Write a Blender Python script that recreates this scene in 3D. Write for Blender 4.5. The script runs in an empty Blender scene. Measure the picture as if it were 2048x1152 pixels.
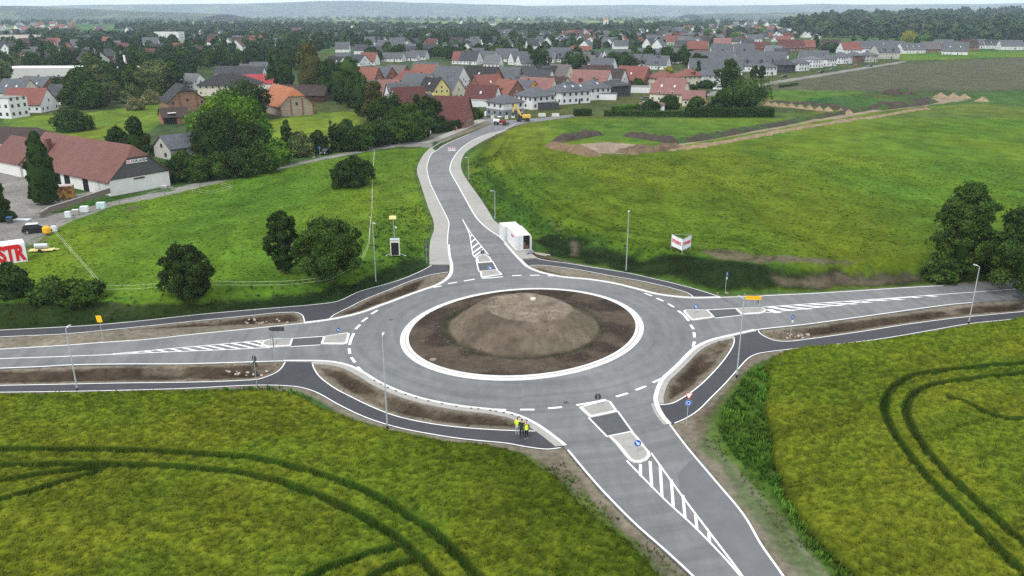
import bpy, bmesh, math, random
import numpy as np
from mathutils import Vector, Matrix, geometry as mgeo
random.seed(7); RNG = np.random.RandomState(7)
S = bpy.context.scene
COL = S.collection
R = math.radians
# ------------------------------------------------------------------ camera, sky, sun, exposure
CAMH, FPX, PITCH = 38.0, 1620.0, math.atan((576 - 27) / 1620.0)
cam = bpy.data.cameras.new('camera'); camo = bpy.data.objects.new('camera', cam); COL.objects.link(camo)
camo.location = (0, 0, CAMH); camo.rotation_euler = (math.pi / 2 - PITCH, 0, 0)
cam.sensor_width = 36; cam.lens = 36 * FPX / 2048; cam.clip_start = 0.5; cam.clip_end = 60000
S.camera = camo
SUN_EL, SUN_AZ = 52, 215                     # degrees, azimuth clockwise from +Y
w = bpy.data.worlds.new('World'); S.world = w; w.use_nodes = True
nt = w.node_tree; nt.nodes.clear()
sky = nt.nodes.new('ShaderNodeTexSky'); sky.sky_type = 'NISHITA'; sky.sun_disc = False
sky.sun_elevation = R(SUN_EL); sky.sun_rotation = R(SUN_AZ)
hs = nt.nodes.new('ShaderNodeHueSaturation'); hs.inputs['Saturation'].default_value = 0.30
tc = nt.nodes.new('ShaderNodeTexCoord'); mp = nt.nodes.new('ShaderNodeMapping'); mp.inputs['Scale'].default_value = (1, 1, 9)
nz = nt.nodes.new('ShaderNodeTexNoise'); nz.inputs['Scale'].default_value = 3.2; nz.inputs['Detail'].default_value = 6
rp = nt.nodes.new('ShaderNodeValToRGB'); rp.color_ramp.elements[0].position = .36; rp.color_ramp.elements[1].position = .66
mx = nt.nodes.new('ShaderNodeMix'); mx.data_type = 'RGBA'; mx.inputs['B'].default_value = (11.5, 12.0, 12.6, 1)
ms = nt.nodes.new('ShaderNodeMath'); ms.operation = 'MULTIPLY_ADD'; ms.inputs[1].default_value = .5; ms.inputs[2].default_value = .45
bg = nt.nodes.new('ShaderNodeBackground'); bg.inputs['Strength'].default_value = 0.13
ow = nt.nodes.new('ShaderNodeOutputWorld'); L = nt.links.new
L(sky.outputs[0], hs.inputs['Color']); L(tc.outputs['Generated'], mp.inputs[0]); L(mp.outputs[0], nz.inputs['Vector'])
L(nz.outputs[0], rp.inputs[0]); L(rp.outputs[0], ms.inputs[0]); L(ms.outputs[0], mx.inputs['Factor']); L(hs.outputs[0], mx.inputs['A'])
L(mx.outputs['Result'], bg.inputs['Color']); L(bg.outputs[0], ow.inputs['Surface'])
sl = bpy.data.lights.new('sun', 'SUN'); sl.energy = 2.0; sl.angle = R(16); sl.color = (1, .965, .92)
so = bpy.data.objects.new('sun', sl); COL.objects.link(so)
d = Vector((math.sin(R(SUN_AZ)) * math.cos(R(SUN_EL)), math.cos(R(SUN_AZ)) * math.cos(R(SUN_EL)), math.sin(R(SUN_EL))))
so.rotation_euler = d.to_track_quat('Z', 'Y').to_euler(); so.location = (0, 0, 80)
S.view_settings.view_transform = 'Standard'; S.view_settings.look = 'None'; S.view_settings.gamma = 1
S.view_settings.use_curve_mapping = False; S.view_settings.exposure = 0.26
S.cycles.use_denoising = False; S.cycles.use_adaptive_sampling = False; S.cycles.max_bounces = 5; S.cycles.diffuse_bounces = 3; S.cycles.transparent_max_bounces = 6
S.cycles.volume_bounces = 0

# ------------------------------------------------------------------ small maths
def _h(ix, iy, s):
    n = (ix.astype(np.int64) * 374761393 + iy.astype(np.int64) * 668265263 + s * 974634777) & 0xffffffff
    n = ((n ^ (n >> 13)) * 1274126177) & 0xffffffff
    return ((n ^ (n >> 16)) & 0xffff) / 65535.0
def vn(x, y, s=0):
    x = np.asarray(x, float); y = np.asarray(y, float)
    ix = np.floor(x); iy = np.floor(y); fx = x - ix; fy = y - iy
    fx = fx * fx * (3 - 2 * fx); fy = fy * fy * (3 - 2 * fy)
    a = _h(ix, iy, s); b = _h(ix + 1, iy, s); c = _h(ix, iy + 1, s); e = _h(ix + 1, iy + 1, s)
    return (a * (1 - fx) + b * fx) * (1 - fy) + (c * (1 - fx) + e * fx) * fy
def fbm(x, y, sc, o=4, s=0):
    x = np.asarray(x, float) / sc; y = np.asarray(y, float) / sc; t = 0; a = .5; n = 0
    for k in range(o):
        t = t + a * vn(x, y, s + k); n += a; a *= .5; x = x * 2.03 + 7.1; y = y * 2.03 - 3.7
    return t / n
def sst(a, b, x):
    t = np.clip((x - a) / (b - a), 0, 1); return t * t * (3 - 2 * t)
def inside(px, py, poly):
    x, y = px, py; r = np.zeros(np.shape(x), bool); n = len(poly)
    for i in range(n):
        x1, y1 = poly[i][:2]; x2, y2 = poly[(i + 1) % n][:2]
        if y1 == y2: continue
        c = ((y1 > y) != (y2 > y)) & (x < (x2 - x1) * (y - y1) / (y2 - y1) + x1)
        r ^= c
    return r
def distp(px, py, poly, closed=True):
    best = np.full(np.shape(px), 1e9); n = len(poly)
    for i in range(n if closed else n - 1):
        x1, y1 = poly[i][:2]; x2, y2 = poly[(i + 1) % n][:2]
        dx, dy = x2 - x1, y2 - y1; q = dx * dx + dy * dy + 1e-9
        t = np.clip(((px - x1) * dx + (py - y1) * dy) / q, 0, 1)
        best = np.minimum(best, (px - x1 - t * dx) ** 2 + (py - y1 - t * dy) ** 2)
    return np.sqrt(best)
def ray(px, py):
    x = px - 1024; y = py - 576
    return np.array([x, FPX * math.cos(PITCH) - y * math.sin(PITCH), -FPX * math.sin(PITCH) - y * math.cos(PITCH)])
def U0(px, py, z=0.0):
    """the point of the place that the photograph shows at that spot, at height z"""
    q = ray(px, py); t = (z - CAMH) / q[2]; return (q[0] * t, q[1] * t, z)
def P0(pts, z=0.0): return [U0(a, b, z)[:2] for a, b in pts]

# ------------------------------------------------------------------ terrain height
RT = P0([(1030, 256), (992, 273), (962, 289), (936, 309), (926, 327), (929, 345), (941, 365), (964, 397), (989, 437), (1005, 447), (1042, 460),
         (1064, 480), (1082, 508), (1104, 518), (1135, 522), (1180, 530), (1255, 541), (1320, 556), (1400, 575), (1447, 588), (1536, 586), (1640, 581),
         (1740, 575), (1820, 569), (1890, 565), (2011, 558), (2200, 545), (2700, 505), (3000, 240), (1500, 238), (1150, 238), (1060, 246)])
LT = P0([(-700, 695), (0, 652), (128, 646), (205, 641), (300, 632), (400, 621), (512, 611), (575, 606), (637, 601), (690, 588), (720, 574),
         (770, 561), (821, 545), (851, 531), (853, 492), (855, 478), (862, 460), (858, 440), (850, 417), (840, 387), (832, 362), (828, 345),
         (830, 330), (842, 310), (855, 297), (400, 340), (-900, 560)])
def H(x, y):
    x = np.asarray(x, float); y = np.asarray(y, float)
    z = np.zeros(np.broadcast(x, y).shape)
    m = inside(x, y, RT); dd = distp(x, y, RT)
    wd = 5.5 + 6 * sst(30, 5, x); hm = 2.6 * (1 - .75 * sst(170, 300, y))
    z = z + np.where(m, hm * sst(0, 1, np.clip(dd / wd, 0, 1)), 0)
    m = inside(x, y, LT); dd = distp(x, y, LT)
    z = z + np.where(m, 1.5 * (1 - sst(135, 172, y)) * sst(0, 1, np.clip(dd / 4.5, 0, 1)), 0)
    return z
def U(px, py, up=0.0):
    """as U0, on the terrain"""
    z = 0.0
    for _ in range(14):
        p = U0(px, py, z + up); z += .6 * (float(H(p[0], p[1])) - z)
    return (p[0], p[1], z)
def PT(pts): return [U(a, b)[:2] for a, b in pts]
def catmull(pts, n=6, closed=False):
    P = [np.array(p[:2], float) for p in pts]; out = []; N = len(P)
    for i in range(N if closed else N - 1):
        if closed: a, b, c, e = P[i - 1], P[i], P[(i + 1) % N], P[(i + 2) % N]
        else: a, b, c, e = P[max(i - 1, 0)], P[i], P[i + 1], P[min(i + 2, N - 1)]
        for k in range(n):
            t = k / n
            out.append(tuple(.5 * (2 * b + (c - a) * t + (2 * a - 5 * b + 4 * c - e) * t * t + (3 * b - a - 3 * c + e) * t ** 3)))
    if not closed: out.append(tuple(P[-1]))
    return out

# ------------------------------------------------------------------ materials
def srgb(r, g, b): return tuple((c / 255 / 12.92 if c <= 10 else ((c / 255 + .055) / 1.055) ** 2.4) for c in (r, g, b))
MATS = {}
def mat(name, col=(.5, .5, .5), rough=.85, var=.12, scale=1.0, bump=0.0, bscale=None, spec=.3, metal=0.0, attr=None, objc=False,
        rand=0.0, detail=5, streak=None, tiles=None, coord='Object', var2=0.0, scale2=.1, emit=None, col2=None, pos2=(.45, .6)):
    if name in MATS: return MATS[name]
    m = bpy.data.materials.new(name); m.use_nodes = True; nt = m.node_tree; n = nt.nodes; l = nt.links.new
    b = n['Principled BSDF']; b.inputs['Roughness'].default_value = rough; b.inputs['Specular IOR Level'].default_value = spec
    b.inputs['Metallic'].default_value = metal
    tc = n.new('ShaderNodeTexCoord'); co = tc.outputs[coord]
    if coord == 'World':
        pass
    src = None
    if attr:
        a = n.new('ShaderNodeAttribute'); a.attribute_name = attr; src = a.outputs['Color']
    elif objc:
        a = n.new('ShaderNodeObjectInfo'); src = a.outputs['Color']
    else:
        a = n.new('ShaderNodeRGB'); a.outputs[0].default_value = (*col, 1); src = a.outputs[0]
    if col2:
        z = n.new('ShaderNodeTexNoise'); z.inputs['Scale'].default_value = scale2; z.inputs['Detail'].default_value = 6; l(co, z.inputs['Vector'])
        r_ = n.new('ShaderNodeMapRange'); r_.inputs[1].default_value = pos2[0]; r_.inputs[2].default_value = pos2[1]; l(z.outputs[0], r_.inputs[0])
        k = n.new('ShaderNodeMix'); k.data_type = 'RGBA'; l(r_.outputs[0], k.inputs['Factor']); l(src, k.inputs['A']); k.inputs['B'].default_value = (*col2, 1)
        src = k.outputs['Result']
    def vary(src, sc, amt, stretch=None, det=detail):
        c = co
        if stretch:
            mpn = n.new('ShaderNodeMapping'); mpn.inputs['Scale'].default_value = stretch; l(co, mpn.inputs[0]); c = mpn.outputs[0]
        z = n.new('ShaderNodeTexNoise'); z.inputs['Scale'].default_value = sc; z.inputs['Detail'].default_value = det; z.inputs['Roughness'].default_value = .62
        l(c, z.inputs['Vector'])
        r_ = n.new('ShaderNodeMapRange'); r_.inputs[1].default_value = .3; r_.inputs[2].default_value = .7
        r_.inputs[3].default_value = 1 - amt; r_.inputs[4].default_value = 1 + amt; l(z.outputs[0], r_.inputs[0])
        v = n.new('ShaderNodeVectorMath'); v.operation = 'SCALE'; l(src, v.inputs[0]); l(r_.outputs[0], v.inputs['Scale'])
        return v.outputs[0], z.outputs[0]
    hz = None
    if var: src, hz = vary(src, scale, var)
    if var2: src, _ = vary(src, scale2, var2)
    if streak: src, _ = vary(src, streak[0], streak[1], streak[2])
    if rand:
        o = n.new('ShaderNodeObjectInfo'); hsn = n.new('ShaderNodeHueSaturation')
        r1 = n.new('ShaderNodeMapRange'); r1.inputs[3].default_value = 1 - rand; r1.inputs[4].default_value = 1 + rand; l(o.outputs['Random'], r1.inputs[0])
        l(r1.outputs[0], hsn.inputs['Value']); l(src, hsn.inputs['Color'])
        ml = n.new('ShaderNodeMath'); ml.operation = 'MULTIPLY'; ml.inputs[1].default_value = 7.13; l(o.outputs['Random'], ml.inputs[0])
        fr = n.new('ShaderNodeMath'); fr.operation = 'FRACT'; l(ml.outputs[0], fr.inputs[0])
        r2 = n.new('ShaderNodeMapRange'); r2.inputs[3].default_value = .5 - rand * .09; r2.inputs[4].default_value = .5 + rand * .07; l(fr.outputs[0], r2.inputs[0]); l(r2.outputs[0], hsn.inputs['Hue'])
        src = hsn.outputs[0]
    if tiles:                                   # brick / tile / board pattern
        br = n.new('ShaderNodeTexBrick'); mpn = n.new('ShaderNodeMapping'); l(tc.outputs['Object'], mpn.inputs[0]); mpn.inputs['Rotation'].default_value = tiles.get('rot', (0, 0, 0))
        l(mpn.outputs[0], br.inputs['Vector']); br.inputs['Scale'].default_value = tiles.get('s', 1); br.inputs['Mortar Size'].default_value = tiles.get('m', .02)
        br.inputs['Brick Width'].default_value = tiles.get('w', .5); br.inputs['Row Height'].default_value = tiles.get('h', .25)
        br.inputs['Color1'].default_value = (1, 1, 1, 1); k_ = tiles.get('k', .8); br.inputs['Color2'].default_value = (k_, k_, k_, 1); k_ = tiles.get('mc', .5); br.inputs['Mortar'].default_value = (k_, k_, k_, 1)
        k = n.new('ShaderNodeMix'); k.data_type = 'RGBA'; k.blend_type = 'MULTIPLY'; k.inputs['Factor'].default_value = 1; l(src, k.inputs['A']); l(br.outputs['Color'], k.inputs['B']); src = k.outputs['Result']
    l(src, b.inputs['Base Color'])
    if bump:
        z = n.new('ShaderNodeTexNoise'); z.inputs['Scale'].default_value = bscale or scale * 2; z.inputs['Detail'].default_value = 6; l(co, z.inputs['Vector'])
        bp = n.new('ShaderNodeBump'); bp.inputs['Strength'].default_value = 1; bp.inputs['Distance'].default_value = bump; l(z.outputs[0], bp.inputs['Height']); l(bp.outputs[0], b.inputs['Normal'])
    MATS[name] = m; return m

# ------------------------------------------------------------------ objects
def tag(o, label=None, cat=None, group=None, kind=None, color=None):
    if label: o['label'] = label
    if cat: o['category'] = cat
    if group: o['group'] = group
    if kind: o['kind'] = kind
    if color: o.color = (*color, 1)
    return o
def empty(name, loc, rz=0.0, label=None, cat=None, group=None):
    o = bpy.data.objects.new(name, None); COL.objects.link(o); o.location = loc; o.rotation_euler = (0, 0, rz); o.empty_display_size = .2
    return tag(o, label, cat, group)
def npmesh(name, V, F, mats, colors=None, smooth=False, matidx=None):
    """V (n,3); F (m,3) or (m,4)"""
    me = bpy.data.meshes.new(name); V = np.asarray(V, np.float32); F = np.asarray(F, np.int32); k = F.shape[1]
    me.vertices.add(len(V)); me.vertices.foreach_set('co', V.ravel())
    me.loops.add(F.size); me.loops.foreach_set('vertex_index', F.ravel())
    me.polygons.add(len(F)); me.polygons.foreach_set('loop_start', np.arange(0, F.size, k, dtype=np.int32)); me.polygons.foreach_set('loop_total', np.full(len(F), k, np.int32))
    if smooth: me.polygons.foreach_set('use_smooth', np.ones(len(F), bool))
    me.update(calc_edges=True)
    for m in (mats if isinstance(mats, (list, tuple)) else [mats]): me.materials.append(m)
    if matidx is not None: me.polygons.foreach_set('material_index', np.asarray(matidx, np.int32))
    if colors is not None:
        dom = 'POINT' if len(colors) == len(V) else 'FACE'
        a = me.attributes.new('tint', 'FLOAT_COLOR', dom); c = np.ones((len(colors), 4), np.float32); c[:, :3] = colors; a.data.foreach_set('color', c.ravel())
    return me
def link(name, me, parent=None, loc=None, rz=None):
    o = bpy.data.objects.new(name, me); COL.objects.link(o)
    if parent is not None: o.parent = parent
    if loc is not None: o.location = loc
    if rz is not None: o.rotation_euler = (0, 0, rz)
    return o
class MB:
    def __init__(s): s.v = []; s.f = []; s.mi = []; s.cur = 0
    def add(s, vs, fs):
        o = len(s.v); s.v += [tuple(map(float, p)) for p in vs]; s.f += [tuple(i + o for i in f) for f in fs]; s.mi += [s.cur] * len(fs); return s
    def box(s, c, size, rz=0.0, taper=1.0, M=None):
        x, y, z = c; a, b, h = size[0] / 2, size[1] / 2, size[2] / 2; cr, sr = math.cos(rz), math.sin(rz); vs = []
        for dz in (-h, h):
            k = taper if dz > 0 else 1
            for dx, dy in ((-a, -b), (a, -b), (a, b), (-a, b)):
                dx, dy = dx * k, dy * k; vs.append((x + dx * cr - dy * sr, y + dx * sr + dy * cr, z + dz))
        return s.add(vs, [(0, 3, 2, 1), (4, 5, 6, 7), (0, 1, 5, 4), (1, 2, 6, 5), (2, 3, 7, 6), (3, 0, 4, 7)])
    def tube(s, p, q, r0, r1=None, n=8, caps=True):
        r1 = r0 if r1 is None else r1; p = Vector(p); q = Vector(q); ax = (q - p).normalized()
        u = ax.orthogonal().normalized(); v = ax.cross(u); vs = []
        for c, r in ((p, r0), (q, r1)):
            for k in range(n):
                t = 2 * math.pi * k / n; vs.append(c + u * (r * math.cos(t)) + v * (r * math.sin(t)))
        fs = [(k, (k + 1) % n, n + (k + 1) % n, n + k) for k in range(n)]
        if caps: fs += [tuple(range(n - 1, -1, -1)), tuple(range(n, 2 * n))]
        return s.add(vs, fs)
    def extrude(s, poly, axis, a, b):
        """poly in the plane across axis ('x': (y,z), 'y': (x,z), 'z': (x,y)) from a to b"""
        def P(u, v, t): return {'x': (t, u, v), 'y': (u, t, v), 'z': (u, v, t)}[axis]
        n = len(poly); vs = [P(u, v, a) for u, v in poly] + [P(u, v, b) for u, v in poly]
        return s.add(vs, [(k, (k + 1) % n, n + (k + 1) % n, n + k) for k in range(n)] + [tuple(range(n - 1, -1, -1)), tuple(range(n, 2 * n))])
    def mesh(s, name, mats, smooth=False, bevel=0.0):
        me = bpy.data.meshes.new(name); me.from_pydata(s.v, [], s.f)
        for m in (mats if isinstance(mats, (list, tuple)) else [mats]): me.materials.append(m)
        me.polygons.foreach_set('material_index', s.mi)
        bm = bmesh.new(); bm.from_mesh(me)
        if bevel:
            bmesh.ops.remove_doubles(bm, verts=bm.verts, dist=1e-5)
            bmesh.ops.bevel(bm, geom=[e for e in bm.edges if e.calc_face_angle(0) > .6], offset=bevel, segments=2, affect='EDGES', clamp_overlap=True)
        bmesh.ops.recalc_face_normals(bm, faces=bm.faces); bm.to_mesh(me); bm.free()
        if smooth: me.polygons.foreach_set('use_smooth', np.ones(len(me.polygons), bool))
        me.update(); return me
    def build(s, name, mats, parent=None, smooth=False, bevel=0.0, color=None, loc=None, rz=None):
        o = link(name, s.mesh(name, mats, smooth, bevel), parent, loc, rz)
        if color: o.color = (*color, 1)
        return o
def copy_tree(o, parent=None):
    c = o.copy(); COL.objects.link(c)
    if parent is not None: c.parent = parent
    for ch in list(o.children): copy_tree(ch, c)
    return c
def sheet(name, poly, m, z, edge=0.0, grid=0.0, zf=None, kind='structure', smooth_edge=False):
    """flat patch of ground cover with polygon outline (world x, y); edge>0 gives it a skirt down by that much"""
    n = len(poly); vs = [Vector(p[:2]) for p in poly]
    r = mgeo.delaunay_2d_cdt(vs, [(i, (i + 1) % n) for i in range(n)], [], 1, 1e-4)
    V = [(p.x, p.y, z) for p in r[0]]; F = [tuple(f) for f in r[2]]
    if edge:
        o = len(V); V += [(p[0], p[1], z) for p in poly] + [(p[0], p[1], z - edge) for p in poly]
        F += [(o + i, o + (i + 1) % n, o + n + (i + 1) % n, o + n + i) for i in range(n)]
    me = bpy.data.meshes.new(name); me.from_pydata(V, [], F); me.materials.append(m)
    bm = bmesh.new(); bm.from_mesh(me)
    for f in bm.faces:
        if abs(f.normal.z) > .5 and f.normal.z < 0: f.normal_flip()
    bm.to_mesh(me); bm.free()
    o = link(name, me); tag(o, kind=kind) if kind else None
    return o
def offset(pts, dist, closed=False):
    P = [np.array(p[:2]) for p in pts]; n = len(P); out = []
    for i in range(n):
        a = P[i - 1] if (i or closed) else P[i]; b = P[(i + 1) % n] if (i < n - 1 or closed) else P[i]
        t = b - a; t = t / (np.hypot(*t) + 1e-9); out.append(tuple(P[i] + np.array([-t[1], t[0]]) * dist))
    return out
def ribbon(mb, pts, w0, w1, z, h=0.0, closed=False):
    """strip between offsets w0 and w1 left of the line, top at z, side walls h deep"""
    a = offset(pts, w0, closed); b = offset(pts, w1, closed); n = len(pts); m = n if closed else n - 1
    V = [(p[0], p[1], z) for p in a] + [(p[0], p[1], z) for p in b]; F = [(i, (i + 1) % n, n + (i + 1) % n, n + i) for i in range(m)]
    if h:
        V += [(p[0], p[1], z - h) for p in a] + [(p[0], p[1], z - h) for p in b]
        F += [(i, (i + 1) % n, 2 * n + (i + 1) % n, 2 * n + i) for i in range(m)] + [(n + i, n + (i + 1) % n, 3 * n + (i + 1) % n, 3 * n + i) for i in range(m)]
    return mb.add(V, F)
# ================================================================== GROUND
# traced outlines (photograph pixels laid on the terrain)
ROAD_NW = [(0,698),(135,690),(200,685),(300,678),(400,667),(512,656),(607,646),(660,639),(700,631),(730,622.5),(760,611),(780,604),(805,594.5),(842,581),(872,570.5),(890,560),(900,547),(901,530),(897,514),(895,490),(896,467),(898,450),(895,438),(885,418),(872,392),(860,365),(854,340),(856,325),(862,310),(871,302)]
ROAD_N = [(871,302),(884,291),(904,282),(940,267),(965,256),(985,247),(960,241),(940,236),(948,229),(975,236),(1000,241),(1045,239),(1100,234),(1145,229),(1150,233),(1100,240),(1060,245),(1030,252),(1009,261)]
ROAD_NE = [(1009,261),(972,270),(943,283),(923,297),(908,315),(900,335),(902,347),(915,370),(930,397),(952,435),(975,458),(997,473),(1012,487),(1030,507),(1043,521),(1057,534),(1080,544),(1105,550),(1130,554.5),(1180,559),(1230,567),(1275,578),(1312,587.5),(1350,593),(1387,595.5),(1440,594.5),(1512,592.5),(1536,591),(1636,586),(1736,580),(1811,575),(1886,571),(2011,562.5),(2130,555)]
ROAD_SE = [(2130,590),(2048,598),(2011,600),(1946,606),(1886,612),(1786,626),(1686,640),(1611,650),(1536,658),(1512,661.5),(1475,670),(1450,675.5),(1425,682),(1400,693),(1382,707),(1362,728),(1345,744),(1331,757),(1322,772),(1316,790),(1315,802),(1320,818),(1330,835),(1342,849),(1377,895),(1432,960),(1489,1028),(1526,1090),(1569,1151),(1625,1235),(1745,1420)]
ROAD_SW = [(1660,1420),(1465,1235),(1381,1152),(1325,1100),(1260,1042),(1191,970),(1133,901),(1124,890),(1102.6,873),(1085,860),(1068,849),(1044,837),(1020,829),(1000,825),(981,821.5),(913,813.5),(845,800),(793,783),(756,766),(728,749),(701,735),(674,727.5),(640,724),(566,723.5),(512,725),(375,729),(250,729.5),(150,731),(75,735),(0,738),(-160,746)]
W_END = [(-160,712)]
PATH_NW = [(-60,665),(0,660.5),(128,654),(205,649),(300,640),(400,629),(512,619),(575,614),(637,608.5),(677,602),(718,583.5),(770,569),(805,558),(830,547.5),(850,538),(862,531)]
PATH_NWb = [(896,545),(862,550.5),(830,560),(805,569.5),(780,580),(730,600),(700,615),(670,630),(660,639.5)]
PATH_NWc = [(608,646),(607,640),(604,632),(597,627.5),(587,625.5),(550,627),(512,631),(400,642),(325,650),(225,660),(128,669),(0,675),(-60,679)]
PATH_NE = [(1075,517),(1092,521),(1130,526),(1180,534),(1250,545),(1292,554),(1350,567.5),(1400,581),(1440,594)]
PATH_NEb = [(1386,595),(1370,585),(1325,572.5),(1275,561.5),(1230,554),(1155,540),(1092,532),(1065,531.5),(1054,533),(1043,522)]
PATH_SW = [(-60,773),(0,771),(150,768),(250,766),(400,764),(500,760),(525,756),(550,746),(562,736),(569,725)]
PATH_SWb = [(626,725.5),(630,738),(642,755),(670,776),(700,792),(750,816),(800,834),(862,847),(925,855),(1000,860),(1060,862),(1084,861)]
PATH_SWc = [(1122,897),(1092,900),(1051,895),(1012,888),(950,882),(900,876),(825,863),(775,851),(725,834),(675,810),(640,790),(612,779),(575,773),(500,772),(350,779),(150,784),(0,786),(-60,787)]
PATH_SEa = [(1318,809),(1329,809),(1345,806),(1362,797),(1382,784),(1405,765),(1425,745),(1445,722),(1462,697),(1467,682),(1465,673)]
PATH_SEb = [(1518,662),(1521,667),(1530,673),(1543,679),(1556,682),(1586,682),(1661,672),(1736,661),(1811,649),(1886,639),(1936,633.5),(2023,625.5),(2060,622)]
PATH_SEc = [(2060,636),(2011,641),(1936,649),(1861,662),(1761,679),(1661,691),(1586,699),(1536,705),(1512,710),(1495,720),(1475,742),(1450,770),(1425,795),(1400,820),(1375,837),(1350,848)]
PAVE_L = [(862,295),(853,303),(845,313),(836,330),(834,345),(839,362),(847,387),(857,417),(866,440),(868,458),(865,470),(861,482),(859,500),(859,530)]
PAVE_R = [(1018,259),(992,270),(962,285),(932,305),(922,327),(925,345),(937,365),(960,397),(980,428),(987,440),(1000,451),(1030,478),(1055,498),(1062,507),(1075,517)]
ROADPX = ROAD_NW + ROAD_N[1:] + ROAD_NE[1:] + ROAD_SE + ROAD_SW + W_END
VERGES = [PATH_NWc[::-1] + ROAD_NW[:7], PATH_NWb[1:-1] + ROAD_NW[8:14], PATH_NEb[:-2][::-1] + ROAD_NE[12:20],
          PATH_SW[:-1] + ROAD_SW[-9:][::-1][0:0] + [(560, 724), (375, 730), (250, 731), (75, 737), (-60, 741)],
          PATH_SWb[:-1] + [(1060, 848), (1000, 830), (913, 819), (845, 806), (793, 790), (756, 773), (720, 752), (690, 738), (640, 729)],
          PATH_SEa[1:] + [(1440, 680), (1405, 695), (1388, 707), (1366, 730), (1349, 746), (1337, 759), (1327, 775), (1324, 795)],
          PATH_SEb[1:] + [(2060, 600), (1946, 609), (1786, 629), (1611, 653), (1536, 661)]]
VERGEW = [P0(v) for v in VERGES]
BARL = [(-260,790),(0,789),(150,787),(350,782),(500,783),(560,785),(605,795),(640,816),(690,834),(740,851),(780,862),(850,876),(905,885),(960,889),(1000,896),(1044,908),(1075,932),(1113,954),(1154,1001),(1205,1045),(1260,1086),(1308,1137),(1335,1170),(1380,1230),(1500,1420),(-420,1420)]
BARR = [(1528,738),(1540,722),(1568,706),(1606,698),(1761,684),(1861,667),(1936,654),(2011,644),(2048,636),(2200,618),(2500,760),(2600,1420),(1930,1420),(1780,1230),(1700,1150),(1632,1086),(1598,1045),(1567,993),(1560,960),(1542,927),(1543,895),(1536,860),(1526,822),(1532,777)]
TRAML = [[(-260,905),(0,905),(150,905),(300,908),(400,915),(503,923),(592,942),(674,968),(742,995),(810,1035),(879,1084),(945,1152),(990,1200)],
         [(-260,940),(0,937),(150,934),(300,938),(400,944),(503,957),(592,981),(674,1015),(742,1050),(800,1090),(865,1152),(910,1200)],
         [(-100,985),(0,968),(110,951),(215,939)], [(-100,1032),(0,1008),(120,972),(200,948)], [(560,1200),(640,1152),(720,1122),(805,1098)], [(700,1200),(760,1152),(840,1125)]]
TRAMR = [[(2300,700),(2048,731),(1990,735),(1936,741),(1861,749),(1823,757),(1791,775),(1773,800),(1768,828),(1785,870),(1820,920),(1870,980),(1950,1060),(2030,1140),(2100,1220)],
         [(2300,722),(2048,751),(1961,761),(1886,771),(1848,781),(1823,797),(1811,828),(1830,875),(1870,930),(1940,1000),(2048,1095),(2150,1190)],
         [(2200,840),(2048,845),(1990,838),(1940,815),(1900,800)]]
BARLW, BARRW = P0(BARL, .5), P0(BARR, .3)
TRAMLW = [catmull(P0(t, .25), 5) for t in TRAML]; TRAMRW = [catmull(P0(t, .25), 5) for t in TRAMR]
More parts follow.
